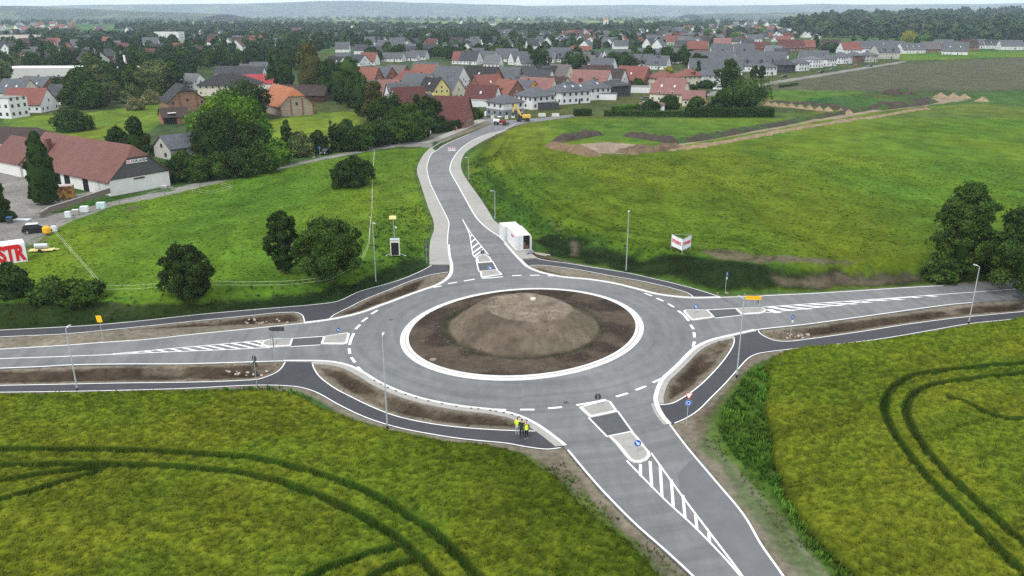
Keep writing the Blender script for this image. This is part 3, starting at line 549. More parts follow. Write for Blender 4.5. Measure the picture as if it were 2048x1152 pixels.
# ================================================================== TRAFFIC ISLANDS
def hgt(bx, by, ty, z0=0.0):
    x, y, _ = U0(bx, by, z0); lo, hi = 0, 60
    for _ in range(40):
        h = (lo + hi) / 2; dep = y * math.cos(PITCH) - (z0 + h - CAMH) * math.sin(PITCH)
        v = 576 - FPX * ((z0 + h - CAMH) * math.cos(PITCH) + y * math.sin(PITCH)) / dep
        if v > ty: lo = h
        else: hi = h
    return hi
def loc_poly(px, c, n=0, z=0.0):
    p = P0(px, z); p = catmull(p, n, True) if n else p
    return [(a - c[0], b - c[1]) for a, b in p]
def shrink(poly, d):
    a = sum(poly[i][0] * poly[(i + 1) % len(poly)][1] - poly[(i + 1) % len(poly)][0] * poly[i][1] for i in range(len(poly)))
    return offset(poly, d if a > 0 else -d, True)
def island(label, heads, mid, edges):
    c = U0(*mid[0]); r = empty('traffic_island', (c[0], c[1], .04), label=label, cat='traffic island', group='traffic islands in the arms of the roundabout')
    for hp in heads:
        p = loc_poly(hp, c); q = shrink(p, .30); n = len(p)
        mb = MB(); mb.add([(a, b, .10) for a, b in p] + [(a, b, .135) for a, b in q] + [(a, b, -.05) for a, b in p],
               [(i, (i + 1) % n, n + (i + 1) % n, n + i) for i in range(n)] + [(i, (i + 1) % n, 2 * n + (i + 1) % n, 2 * n + i) for i in range(n)])
        mb.build('kerb', M_kerb, r)
        vs = [Vector(v) for v in q]; t = mgeo.delaunay_2d_cdt(vs, [(i, (i + 1) % n) for i in range(n)], [], 1, 1e-4)
        MB().add([(v.x, v.y, .125) for v in t[0]], [tuple(f) for f in t[2]]).build('paving', M_pave, r)
    p = loc_poly(mid, c); MB().add([(a, b, .012) for a, b in p], [(0, 1, 2, 3)]).build('crossing', M_patch, r)
    for e in edges:
        mb = MB(); ribbon(mb, loc_poly(e, c), -.09, .09, .018); mb.build('edge_line', M_white, r)
    return r
def rnd(px, k=3):
    """round the corners of a traced outline a little"""
    out = []
    for i, p in enumerate(px):
        a, b = px[i - 1], px[(i + 1) % len(px)]
        out += [(p[0] + (a[0] - p[0]) * .12, p[1] + (a[1] - p[1]) * .12), (p[0] + ((a[0] + b[0]) / 2 - p[0]) * .035, p[1] + ((a[1] + b[1]) / 2 - p[1]) * .035), (p[0] + (b[0] - p[0]) * .12, p[1] + (b[1] - p[1]) * .12)]
    return out
island('traffic island in the near southern arm, with blue round sign on its rounded end',
       [rnd([(1157,816),(1180,837),(1236,825),(1222,805),(1212,802)]), [(1216,873.5),(1232,890),(1249,912),(1258,922),(1268,927),(1282,927),(1294,922),(1301,914),(1300,907),(1290,895),(1277,878),(1266,866),(1260,864.5)]],
       [(1181,837),(1217,873.5),(1262,865),(1236,825)], [[(1177,836),(1215,875)], [(1235,823),(1266,866)]])
island('traffic island in the left arm, under the dark arrow board',
       [rnd([(647,674.5),(641,689.5),(687,690),(695,688),(700,669.5),(695,666.5)]), [(587,678),(582,693.5),(540,696),(529,694.5),(522,690.5),(524,686),(531,682),(540,679.5),(552,678.5)]],
       [(587,678),(582,693.5),(641,689.5),(647,674.5)], [[(582,694),(641,690.5)], [(587,677.5),(647,673.5)]])
island('traffic island in the right arm, under the yellow direction board',
       [rnd([(1366,624),(1380,640),(1387,642),(1430,636),(1415,621),(1370,621)]), [(1469.5,618),(1482,630.5),(1500,629.5),(1520,628.5),(1530,626),(1532.5,622),(1528,618.5),(1518,616),(1500,616.5)]],
       [(1415,621),(1430,636),(1482,630.5),(1469.5,618)], [[(1430,637),(1483,631)], [(1414,620.5),(1470,617.5)]])
island('small traffic island in the far northern arm, below the narrow hatched wedge',
       [rnd([(951,516),(955,527.5),(986,525),(979,514.5),(965,508)]), rnd([(959,543.5),(962,557),(1006,550.5),(994,540)])],
       [(955,527.5),(959,543.5),(994,540),(986,525)], [[(952,520),(958,544)], [(985,523),(995,541)]])

# ================================================================== STREET LAMPS
M_galv = mat('galvanised_steel', (.42, .46, .47), rough=.5, var=.06, metal=.35, scale=3)
M_dkm = mat('dark_metal', (.045, .048, .052), rough=.55, var=.1)
M_blk = mat('black_coating', (.012, .012, .014), rough=.5, var=.05)
M_lens = mat('lamp_lens', (.7, .72, .72), rough=.2, var=0)
def lamp(b, ty, yaw, label, h=None, z=0.0):
    z = float(H(*U(*b)[:2])); p = U(*b); h = h or hgt(b[0], b[1], ty, z)
    r = empty('street_lamp', (p[0], p[1], z), yaw, label, 'street lamp', 'new street lamps around the roundabout')
    MB().tube((0, 0, -.2), (0, 0, h * .4), .085, .07, 10).tube((0, 0, h * .4), (0, 0, h), .07, .045, 10).build('pole', M_galv, r, smooth=False)
    MB().tube((0, 0, 0), (0, 0, .35), .11, .11, 10).build('base_collar', M_blk, r)
    MB().tube((0, 0, h - .06), (.35, 0, h + .02), .035, .03, 8).build('bracket', M_galv, r)
    hd = MB().box((.62, 0, h + .04), (.66, .26, .09), taper=.8).build('lamp_head', M_galv, r, bevel=.02)
    MB().box((.66, 0, h - .012), (.42, .2, .02)).build('lens', M_lens, hd)
    return r
lamp((155, 782), 657, R(90), 'tall street lamp at the left edge, beside the near cycle path')
lamp((775, 858), 672, R(90), 'tall street lamp beside the cycle path, in front of the central mound')
lamp((752, 568), 445, R(-60), 'tall street lamp on the bank left of the light mast')
lamp((990, 442), 382, R(180), 'short street lamp just behind the white containers')
lamp((938, 362), 315, R(180), 'short street lamp on the right pavement at the bend')
lamp((992, 270), 229, R(180), 'short street lamp farthest up the northern road')
lamp((1252, 545), 421, R(-100), 'tall street lamp by the cycle path behind the ring, left of the V banner')
lamp((1473, 755), 597, R(120), 'tall street lamp where the right-hand cycle path bends')
lamp((1937, 648), 533, R(110), 'tall street lamp at the far right beside the cycle path')

# ================================================================== SIGNS
M_swhite = mat('sign_white', (.78, .79, .79), rough=.4, var=.02); M_sblue = mat('sign_blue', (.01, .11, .42), rough=.4, var=.02)
M_sred = mat('sign_red', (.62, .015, .02), rough=.4, var=.02); M_syel = mat('sign_yellow', (.80, .46, .01), rough=.4, var=.03)
def text_mesh(s, size, m, name='lettering', ext=.01, align='CENTER', bold=.012):
    cu = bpy.data.curves.new(name, 'FONT'); cu.body = s; cu.size = size; cu.extrude = ext; cu.align_x = align; cu.align_y = 'CENTER'; cu.offset = bold * size; cu.resolution_u = 3
    o = bpy.data.objects.new(name, cu); COL.objects.link(o); dg = bpy.context.evaluated_depsgraph_get(); me = bpy.data.meshes.new_from_object(o.evaluated_get(dg))
    bpy.data.objects.remove(o); bpy.data.curves.remove(cu); me.name = name; me.materials.clear(); me.materials.append(m); return me
def text_obj(s, size, m, parent, loc, rz=0.0, sx=1.0, **k):
    o = link('lettering', text_mesh(s, size, m, **k), parent); o.location = loc; o.rotation_euler = (R(90), 0, rz); o.scale = (sx, 1, 1); return o
def circ(r, n=24, a0=0): return [(r * math.cos(a0 + 2 * math.pi * i / n), r * math.sin(a0 + 2 * math.pi * i / n)) for i in range(n)]
def plate(parent, poly, z, y0, th, front, back, name='sign_plate'):
    """a flat plate in the local xz plane, front towards -y"""
    mb = MB(); mb.extrude([(a, b + z) for a, b in poly], 'y', y0, y0 + th); o = mb.build(name, [back, front], parent)
    for f in o.data.polygons:
        if f.normal.y < -.9: f.material_index = 1
    return o
ARROW = [(-.04, .17), (.04, .17), (.04, -.02), (.13, -.02), (0, -.18), (-.13, -.02), (-.04, -.02)]
def rotp(p, a): c, s = math.cos(a), math.sin(a); return [(x * c - y * s, x * s + y * c) for x, y in p]
def sign(b, yaw, items, label, h, cat='traffic sign', group='new traffic signs', onz=.0, pr=.032, posts=(0,)):
    p = U(*b); r = empty('traffic_sign', (p[0], p[1], p[2] + onz), yaw, label, cat, group)
    for x in posts: MB().tube((x, .03, -.15), (x, .03, h), pr, pr, 8).build('post', M_galv, r)
    for it in items:
        k, z = it[0], it[1]
        if k == 'blue':
            s = plate(r, circ(.32), z, -.035, .02, M_sblue, M_dkm); plate(s, [q for q in circ(.335)], z, -.030, .01, M_swhite, M_dkm, 'rim')
            if it[2] == 'arrow': plate(s, rotp([(a * 1.3, b_ * 1.3) for a, b_ in ARROW], R(45) if len(it) < 4 else it[3]), z, -.045, .008, M_swhite, M_swhite, 'arrow')
            if it[2] == 'ring':
                for a in (0, 120, 240):
                    plate(s, rotp([(.09 * math.cos(t), .17 * math.sin(t)) if False else (.2 * math.cos(t), .2 * math.sin(t)) for t in np.linspace(0, 1.25, 7)] + [(.2 * math.cos(1.25) - .12, .2 * math.sin(1.25) + .02), (.13 * math.cos(1.25), .13 * math.sin(1.25))] + [(.13 * math.cos(t), .13 * math.sin(t)) for t in np.linspace(1.1, 0, 5)], R(a)), z, -.045, .008, M_swhite, M_swhite, 'arrow')
            if it[2] == 'bike':
                for dx in (-.09, .09): plate(s, [(dx + q[0], q[1] - .0) for q in [(-.025, -.15), (.025, -.15), (.03, .12), (0, .17), (-.03, .12)]], z, -.045, .008, M_swhite, M_swhite, 'symbol')
        elif k == 'yield':
            t = [(-.42, .36), (.42, .36), (0, -.36)]; s = plate(r, t, z, -.035, .02, M_sred, M_dkm); plate(s, [(a * .72, .05 + b_ * .72) for a, b_ in t], z, -.045, .008, M_swhite, M_swhite, 'panel')
        elif k == 'white':
            plate(r, [(-.22, -.17), (.22, -.17), (.22, .17), (-.22, .17)], z, -.035, .02, M_swhite, M_dkm, 'supplementary_plate')
        elif k == 'arrowboard':
            w = it[2]; pts = [(-w, 0), (-w + .38, .30), (-w + .38, .27), (w, .27), (w, -.27), (-w + .38, -.27), (-w + .38, -.30)]
            s = plate(r, pts, z, -.035, .03, M_dkm, M_swhite, 'arrow_board')
            for x in (-w + .42, w - .45): MB().box((x, -.045, z), (.035, .012, .54)).build('joint', M_asph, s)
        elif k == 'board':
            s = plate(r, [(-1.05, -.26), (1.05, -.26), (1.05, .26), (-1.05, .26)], z, -.035, .03, M_syel, M_dkm, 'direction_board')
            plate(s, [(-1.0, -.012), (1.0, -.012), (1.0, .012), (-1.0, .012)], z, -.042, .005, M_blk, M_blk, 'line')
        elif k == 'ysq':
            s = plate(r, rotp([(-.42, -.42), (.42, -.42), (.42, .42), (-.42, .42)], R(8)), z, -.035, .03, M_syel, M_dkm, 'warning_board')
            for x in (-.14, .14): plate(s, [(x - .05, -.2), (x + .05, -.2), (x + .05, .24), (x - .05, .24)], z, -.042, .005, mat('sign_orange_line', (.62, .33, .02), var=0), M_blk, 'symbol')
    return r
sign((1274, 908), R(0), [('blue', .98, 'arrow')], 'blue round keep-right sign with white arrow on the rounded end of the near island', 1.2, onz=.15)
sign((1195, 815), R(180), [('blue', 1.05, 'none')], 'round sign seen from its dark back, on the near island beside the dashes', 1.3, onz=.15)
sign((1373, 853), R(4), [('yield', 3.25), ('blue', 2.55, 'ring')], 'white and red give-way triangle above a blue roundabout disc on a tall post', 3.6)
sign((551, 731), R(112), [('blue', 3.3, 'none'), ('blue', 2.6, 'none')], 'tall post with edge-on signs beside the left arm, right of the paired discs', 3.5)
sign((555, 686), R(178), [('arrowboard', 1.9, .98)], 'long dark arrow-shaped direction board seen from behind, pointing left', 1.9, 'direction sign', posts=(-.55, .55), onz=.15) if False else None
r_ = sign((555, 687), R(0), [('arrowboard', 1.75, .98)], 'long dark arrow-shaped board pointing left above the left island', 1.9, 'direction sign', posts=(-.1, .75), onz=.15)
for o in r_.children:
    if o.name.startswith('arrow_board'):
        for i in range(len(o.data.materials)): o.data.materials[i] = M_dkm
sign((677, 679), R(65), [('blue', 1.1, 'arrow')], 'thin edge-on blue sign at the ring end of the left island', 1.35, onz=.15)
sign((543, 692), R(110), [('blue', 1.0, 'arrow')], 'small edge-on round sign at the hatched tip of the left island', 1.3, onz=.15)
sign((515, 779), R(150), [('blue', 3.6, 'none'), ('blue', 2.95, 'none'), ('blue', 1.95, 'none')], 'tall post with three dark-backed discs beside the left cycle path bend', 3.9)
sign((206, 681), R(-18), [('ysq', 2.85)], 'yellow square warning board on a thin post beside the left arm', 2.6, 'warning sign')
sign((980, 549), R(0), [('blue', .95, 'arrow')], 'light blue keep-right disc on the far northern island', 1.2, onz=.15)
sign((965, 519), R(180), [('blue', 1.1, 'none')], 'dark-backed disc at the hatched tip of the northern island', 1.3, onz=.15)
r_ = sign((853.5, 527), R(180), [('yield', 3.4), ('blue', 2.75, 'none'), ('blue', 1.8, 'none'), ('white', 1.3)], 'dark triangle and discs seen from behind beside the left pavement', 3.7)
sign((1504, 622), R(-6), [('board', 1.75)], 'bright yellow direction board on thin posts on the right island', 1.9, 'direction sign', posts=(-.62, 0.25, .9), onz=.15)
sign((1515, 620), R(-118), [('blue', 1.1, 'none')], 'edge-on round sign right under the end of the yellow board', 1.3, onz=.15)
sign((1390, 629), R(20), [('blue', 1.0, 'arrow')], 'pale blue arrow disc at the ring end of the right island', 1.25, onz=.15)
sign((1580.5, 678), R(35), [('blue', 2.9, 'bike'), ('white', 2.35)], 'blue cycle-path disc with white plate beside the right cycle path', 3.1)
sign((1450.6, 587), R(50), [('blue', 2.9, 'bike'), ('white', 2.3)], 'narrow blue and white sign at the foot of the right bank', 3.1)
sign((861.5, 277.5), R(20), [('white', 2.3), ('white', 1.9)], 'white sign post where the farm lane meets the new road', 2.6)
sign((832, 282), R(20), [('white', 2.1)], 'small white sign post against the dark hedge by the lane', 2.4)
sign((640, 314), R(0), [('blue', 2.6, 'none')], 'round white-rimmed sign by the lane next to the parked black car', 2.8)
def post_thing(b, h, label, w=.3):
    p = U(*b); r = empty('marker_post', p, R(10), label, 'marker post'); MB().box((0, 0, h / 2), (w, .08, h)).build('plate', M_swhite, r, bevel=.02)
    s_ = MB()
    for i in range(3): s_.add([(-w / 2, -.046, h * (.2 + .25 * i)), (w / 2, -.046, h * (.32 + .25 * i)), (w / 2, -.046, h * (.44 + .25 * i)), (-w / 2, -.046, h * (.32 + .25 * i))], [(0, 1, 2, 3)])
    s_.build('red_stripe', M_sred, r); return r
post_thing((627, 315), 1.3, 'red and white striped post in the mouth of the farm lane', .5)

# ================================================================== CONTAINERS AND SITE THINGS
M_cont = mat('container_white', (.66, .68, .68), rough=.5, var=.05, scale=2, col2=(.50, .49, .46), scale2=1.3, pos2=(.55, .75))
M_dark = mat('painted_inside_shade', (.010, .009, .009), rough=.95, var=0)  # near-black colour standing in for the shade inside openings
def container(p, rz, Ln, Wd, Hh, label, openend, txt=None):
    r = empty('site_container', (p[0], p[1], .11), rz, label, 'container', 'white site containers'); mb = MB()
    # corrugated long sides (local x = length, front at x=0 end)
    n = int(Ln / .28)
    for sy in (-1, 1):
        prof = []
        for i in range(n + 1):
            x = .1 + (Ln - .2) * i / n; prof.append((x, sy * (Wd / 2 - (.035 if i % 2 else 0))))
        V = [(x, y, .12) for x, y in prof] + [(x, y, Hh - .1) for x, y in prof]; m = len(prof); mb.add(V, [(i, i + 1, m + i + 1, m + i) for i in range(m - 1)])
    mb.box((Ln - .04, 0, Hh / 2), (.05, Wd - .1, Hh - .2)); mb.box((Ln / 2, 0, Hh - .03), (Ln - .05, Wd - .05, .05)); mb.box((Ln / 2, 0, .1), (Ln - .1, Wd - .1, .06))
    mb.build('body', M_cont, r)
    f = MB()
    for y in (-Wd / 2, Wd / 2):
        for x in (.04, Ln - .04): f.box((x, y, Hh / 2), (.1, .1, Hh + .02))
        for z in (.06, Hh - .04): f.box((Ln / 2, y, z), (Ln - .2, .09, .11))
    for x in (.04, Ln - .04):
        for z in (.06, Hh - .04): f.box((x, 0, z), (.09, Wd - .1, .11))
    f.build('frame', M_cont, r)
    q = Wd * .48
    d_ = MB().box((0, Wd / 2 - .06 - q / 2, Hh / 2), (.05, q, Hh - .22)).build('door', M_cont, r); b_ = MB()
    for k in (.2, .42, .6, .82): b_.tube((-.05, Wd / 2 - .06 - q * k, .15), (-.05, Wd / 2 - .06 - q * k, Hh - .15), .02, n=6)
    b_.build('locking_bar', M_galv, d_)
    if openend:
        MB().box((.55, -Wd / 4 + .03, Hh / 2), (.9, Wd / 2 - .14, Hh - .26)).build('opening_shade_block', M_dark, r)  # solid black block painted as the shade behind the open door
        d2 = MB().box((-.45, -Wd / 2 + .0, Hh / 2), (.9, .05, Hh - .22)).build('door', M_cont, r)
        g_ = MB().box((.06, -.3, .7), (.12, .35, 1.2)).box((.05, -.75, .45), (.1, .4, .7)).build('stored_tools', mat('rusty_stuff', (.12, .07, .05)), r)
    else: MB().box((0, -Wd / 2 + .06 + q / 2, Hh / 2), (.05, q, Hh - .22)).build('door', M_cont, r)
    if txt:
        o = text_obj(txt, .5, M_sred, r, (Ln * .42, Wd / 2 + .012, Hh * .72), R(180), .9)
    return r
a = Vector(U0(1032.5, 501, .11)); bk = Vector(U0(1015, 481, .11)); dv = bk - a; rz = math.atan2(dv.y, dv.x)
cp = a + Vector((math.cos(rz - math.pi / 2), math.sin(rz - math.pi / 2), 0)) * 1.2
container(cp, rz, 6.3, 2.44, 2.6, 'nearer white site container with its right door open', True, 'STRABAG')
e2 = Vector((cp.x, cp.y, 0)) + Vector((math.cos(rz), math.sin(rz), 0)) * 6.9 + Vector((math.cos(rz + math.pi / 2), math.sin(rz + math.pi / 2), 0)) * .35
container(e2, rz + R(2), 3.0, 2.9, 2.45, 'smaller white container directly behind the open one', False)
# rubble, planks and a generator beside the container
r = empty('generator', U0(1061, 507, .11), R(20), 'small grey generator on the paving in front of the open container', 'generator')
MB().box((0, 0, .3), (.9, .6, .5)).build('housing', mat('grey_paint', (.25, .26, .27)), r, bevel=.05); MB().box((-.55, -.3, .08), (.5, .1, .08), .3).tube((0, 0, .55), (0, 0, .75), .05).build('handle', M_dkm, r)
r = empty('timber_beams', U(1082, 509), R(-32), 'two pale beams lying on the bank beside the open container', 'timber')
MB().box((0, 0, .15), (3.4, .16, .14), R(3)).box((.2, -.4, .1), (2.2, .14, .12), R(-5)).build('beam', mat('pale_timber', (.42, .38, .32)), r)
# V-shaped banner
M_tarp = mat('banner_cloth', (.74, .75, .78), rough=.6, var=.04, scale=1.2)
def banner_v():
    a, b, c = [Vector(U(*q)) for q in ((1341.5, 496), (1364, 507), (1384, 496))]; z = b.z
    r = empty('banner_stand', b, 0, 'V-shaped white banner with red lettering on the grass of the right bank', 'banner'); h0, h1 = .45, 2.25
    for e, nm in ((a, 0), (c, 1)):
        d = (e - b); d.z = 0; ln = 3.25; d = d.normalized() * ln; an = math.atan2(d.y, d.x)
        mb = MB(); k = 10; V = []
        for i in range(k + 1):
            t = i / k; w_ = .05 * math.sin(t * math.pi * 3); V += [(d.x * t - math.sin(an) * w_, d.y * t + math.cos(an) * w_, h0 + .05 * math.sin(t * 7)), (d.x * t - math.sin(an) * w_ * .5, d.y * t + math.cos(an) * w_ * .5, h1)]
        mb.add(V, [(2 * i, 2 * i + 2, 2 * i + 3, 2 * i + 1) for i in range(k)]); pn = mb.build('banner_cloth', M_tarp, r)
        mid = d * .5; rz_ = an if nm else an + math.pi
        fr = Vector((math.sin(rz_), -math.cos(rz_), 0))
        text_obj('STRABAG', .74, M_sred, pn, (mid.x + fr.x * .09, mid.y + fr.y * .09, (h0 + h1) / 2 + .08), rz_, .86)
        MB().tube((d.x, d.y, -.3), (d.x, d.y, h1 + .1), .04).tube((d.x, d.y, h1), (0, 0, h1), .025).tube((d.x, d.y, h0), (0, 0, h0), .025).build('frame', M_galv, r)
    MB().tube((0, 0, -.3), (0, 0, h1 + .1), .06).tube(Vector(a - b).normalized() * 3.25 + Vector((0, 0, h1)), Vector(c - b).normalized() * 3.25 + Vector((0, 0, h1)), .02).build('frame', M_galv, r)
banner_v()
# large lettered banner box at the left edge
def banner_box():
    z0 = 0; R_ = Vector(U(56, 522)); L_ = Vector(U(-70, 541)); d = (L_ - R_); d.z = 0; ln = d.length; an = math.atan2(d.y, d.x) + math.pi
    r = empty('lettered_banner_block', R_, an, 'large white tarpaulin-covered block with huge red letters at the left edge', 'banner')
    Hh = 2.95; MB().add([(0, 0, 0), (-ln, 0, 0), (-ln, 2.6, 0), (0, 2.6, 0), (0, 0, Hh), (-ln, 0, Hh), (-ln, 2.4, Hh + .12), (0, 2.4, Hh + .12)], [(0, 1, 5, 4), (1, 2, 6, 5), (2, 3, 7, 6), (3, 0, 4, 7), (4, 5, 6, 7)]).build('tarpaulin', M_tarp, r)
    f = MB()
    for i in range(5): f.tube((-ln * i / 4, .02, 0), (-ln * i / 4, .02, Hh), .03, n=6)
    f.build('frame', M_galv, r)
    text_obj('STR', 3.3, M_sred, r, (-.3, -.05, Hh * .48), 0, .62, align='RIGHT', bold=.05)
banner_box()
# light mast with board
def light_mast():
    p = Vector(U(791, 511)); r = empty('light_mast_trailer', p, R(4), 'mobile mast with yellow lamp box above a dark board, standing in the grass', 'light mast')
    b = MB().box((0, 0, 1.35), (1.5, 1.0, 2.5), taper=.98).build('cabinet', mat('cream_paint', (.62, .62, .50)), r, bevel=.04); MB().box((0, -.53, 1.25), (1.15, .06, 2.0)).build('dark_panel', M_blk, b)
    MB().box((0, 0, 2.66), (1.5, 1.0, .12)).build('top_tray', M_galv, r)
    MB().tube((0, 0, 2.6), (-.12, 0, 5.9), .055, .04).tube((-.06, 0, 4.7), (.3, -.1, 4.7), .03).build('mast', M_galv, r); MB().box((.3, -.15, 4.62), (.22, .25, .18)).build('camera_head', M_swhite, r)
    MB().box((-.15, 0, 6.2), (1.15, .5, .5), taper=.9).build('lamp_box', mat('pale_yellow', (.80, .70, .30)), r, bevel=.05)
    for s in (-1, 1):
        MB().tube((s * .7, -.2, .35), (s * 1.5, -.3, .1), .04).box((s * 1.5, -.3, .05), (.3, .3, .06)).build('outrigger', M_galv, r)
light_mast()
# ================================================================== BUILDINGS
ORD = ['first', 'second', 'third', 'fourth', 'fifth', 'sixth', 'seventh', 'eighth', 'ninth', 'tenth', 'eleventh', 'twelfth', 'thirteenth', 'fourteenth', 'fifteenth', 'sixteenth', 'seventeenth', 'eighteenth', 'nineteenth', 'twentieth']
def ordw(i):
    if i < 20: return ORD[i]
    n = i + 1; return '%d%s' % (n, 'th' if n % 100 in (11, 12, 13) else {1: 'st', 2: 'nd', 3: 'rd'}.get(n % 10, 'th'))
M_wall = mat('render_wall', objc=True, rough=.9, var=.06, scale=.5, spec=.15)
M_brick = mat('brick_wall', objc=True, rough=.92, var=.15, scale=1.5, tiles=dict(s=1, w=.9, h=.3, m=.02, k=.75, mc=1.2, rot=(R(90), 0, 0)))
M_roof = mat('roof_tiles', objc=True, rough=.75, var=.10, scale=.8, tiles=dict(s=1, w=.6, h=.40, m=.05, k=.86, mc=.62), var2=.12, scale2=.25, spec=.25)
M_win = mat('window_glass', (.035, .042, .05), rough=.15, var=0, spec=.6); M_frame = mat('window_frame', (.72, .73, .73), rough=.5, var=0)
M_dframe = mat('dark_frame', (.05, .055, .06), rough=.5, var=0); M_solar = mat('solar_panel', (.012, .014, .022), rough=.2, var=.05, spec=.6)
RC = dict(g=(.098, .105, .115), d=(.050, .053, .058), b=(.026, .025, .026), r=(.20, .072, .056), o=(.225, .092, .062), p=(.23, .115, .100), m=(.105, .036, .032), n=(.050, .034, .028), h=(.13, .115, .11), l=(.14, .147, .155))
RN = dict(g='grey', d='dark grey', b='black', r='red', o='orange-red', p='pinkish red', m='maroon', n='brown', h='brownish grey', l='light grey')
WC = dict(w=(.60, .61, .60), c=(.56, .52, .41), k=(.21, .10, .07), y=(.66, .56, .20), a=(.62, .30, .05), s=(.05, .053, .06), e=(.42, .40, .36), t=(.30, .25, .19))
WN = dict(w='white', c='cream', k='brick', y='yellow', a='orange', s='dark', e='beige', t='stone')
FOOT = []
def windows(par, L, W, wh, z0s, side, fr=None, rnd_=None, gable=False, det=True):
    """windows on one long side ('-y'/'+y') or one gable ('-x'/'+x')"""
    rnd_ = rnd_ or random; sp = (L if 'y' in side else W); n = max(1, int(sp / 3.0)); s = -1 if side[0] == '-' else 1
    for z0 in z0s:
        for i in range(n):
            if rnd_.random() < .15: continue
            t = (i + .5) / n * sp - sp / 2; w_, h_ = (1.1, 1.25)
            c = (t, s * (W / 2 + .015), z0 + h_ / 2) if 'y' in side else (s * (L / 2 + .015), t, z0 + h_ / 2)
            sz = (w_, .06, h_) if 'y' in side else (.06, w_, h_)
            if det:
                f = MB().box(c, sz).build('window', fr or M_frame, par)
                k = .045; c2 = (c[0], c[1] + s * k, c[2]) if 'y' in side else (c[0] + s * k, c[1], c[2]); s2 = (w_ - .22, .04, h_ - .24) if 'y' in side else (.04, w_ - .22, h_ - .24)
                MB().box(c2, s2).build('pane', M_win, f)
            else: MB().box(c, sz).build('window', M_win, par)
def gable(name, loc, rz, L, W, wh, rh, rc, wc, label, cat='house', group=None, det=1, hip=(0, 0), ov=.45, chim=True, solar=0, sky=0, dormer=0, brick=None, wfloors=None, garage=False, rnd_=None, lower=None):
    """gable roof, ridge along local x; hip = share of each gable (-x, +x) cut by a half hip (1 = full hip)"""
    rnd_ = rnd_ or random; r = empty(name, loc, rz, label, cat, group); FOOT.append((loc[0], loc[1], max(L, W) * .5))
    M_w = M_brick if (brick if brick is not None else (isinstance(wc, str) and wc in 'kt')) else M_wall; wcol = WC.get(wc, wc) if isinstance(wc, str) else wc; rcol = RC.get(rc, rc) if isinstance(rc, str) else rc
    a, b = L / 2, W / 2; mb = MB(); V = [(-a, -b, -.5), (a, -b, -.5), (a, b, -.5), (-a, b, -.5), (-a, -b, wh), (a, -b, wh), (a, b, wh), (-a, b, wh)]
    F = [(0, 1, 5, 4), (2, 3, 7, 6)]
    for s, h in ((-1, hip[0]), (1, hip[1])):
        x = s * a; i0 = (4, 7) if s < 0 else (5, 6); bot = (0, 3) if s < 0 else (1, 2)
        if h >= .99: F.append((bot[0], bot[1], i0[1], i0[0]))
        elif h > 0:
            o = len(V); y_ = b * h; V += [(x, -y_, wh + rh * (1 - h)), (x, y_, wh + rh * (1 - h))]; F.append((bot[0], bot[1], i0[1], o + 1, o, i0[0]))
        else: V.append((x, 0, wh + rh)); F.append((bot[0], bot[1], i0[1], len(V) - 1, i0[0]))
    mb.add(V, F); w_ = mb.build('wall', M_w, r, color=wcol)
    if lower: MB().box((0, 0, lower[0] / 2 - .2), (L + .06, W + .06, lower[0] + .4)).build('wall', M_wall, r, color=lower[1])
    # roof shell
    sl = rh / b; e = ov; zt = .12; ro = MB(); x0, x1 = -a - e * .8, a + e * .8; ze = wh - e * sl + zt; zr = wh + rh + zt
    hx0 = (x0 + (b * hip[0] * .75 if hip[0] < .99 else b + e)) if hip[0] else x0; hx1 = (x1 - (b * hip[1] * .75 if hip[1] < .99 else b + e)) if hip[1] else x1
    if hx0 > hx1: hx0 = hx1 = (hx0 + hx1) / 2
    E0 = [(x0, -b - e, ze), (x1, -b - e, ze), (x1, b + e, ze), (x0, b + e, ze)]; RV = E0 + [(hx0, 0, zr), (hx1, 0, zr)]; RF = []
    def mids(x, h):
        i = len(RV); yy = (b + e) * h; z_ = ze + (zr - ze) * (1 - h); RV.extend([(x, -yy, z_), (x, yy, z_)]); return i
    l0 = mids(x0, hip[0]) if 0 < hip[0] < .99 else None; l1 = mids(x1, hip[1]) if 0 < hip[1] < .99 else None
    front = [0, 1] + ([l1] if l1 is not None else []) + ([5, 4] if hx1 > hx0 + 1e-3 else [5]) + ([l0] if l0 is not None else [])
    back = [2, 3] + ([l0 + 1] if l0 is not None else []) + ([4, 5] if hx1 > hx0 + 1e-3 else [5]) + ([l1 + 1] if l1 is not None else [])
    RF += [tuple(front), tuple(back)]
    if hip[0]: RF.append((l0, 4, l0 + 1) if l0 is not None else (0, 4, 3) if hx1 > hx0 + 1e-3 else (0, 5, 3))
    if hip[1]: RF.append((l1, 5, l1 + 1) if l1 is not None else (1, 5, 2))
    nn_ = len(RV); RV2 = RV + [(x, y, z - .2) for x, y, z in RV]; RF2 = RF + [tuple(i + nn_ for i in f[::-1]) for f in RF]
    edges_ = {}
    for f in RF:
        for i in range(len(f)): k = (f[i], f[(i + 1) % len(f)]); edges_[k] = 1
    for (i, j) in list(edges_):
        if (j, i) not in edges_: RF2.append((i, i + nn_, j + nn_, j))
    rf = ro.add(RV2, RF2).build('roof', M_roof, r, color=rcol)
    if det:
        g_ = MB()
        for s in (-1, 1): g_.box((0, s * (b + e + .03), ze - .06), (L + e, .12, .12))
        g_.build('gutter', M_dframe, rf)
    if chim and det: MB().box((L * rnd_.uniform(-.3, .3), b * .25, wh + rh * .95), (.6, .6, 1.7)).build('chimney', M_brick, rf, color=(.09, .06, .05))
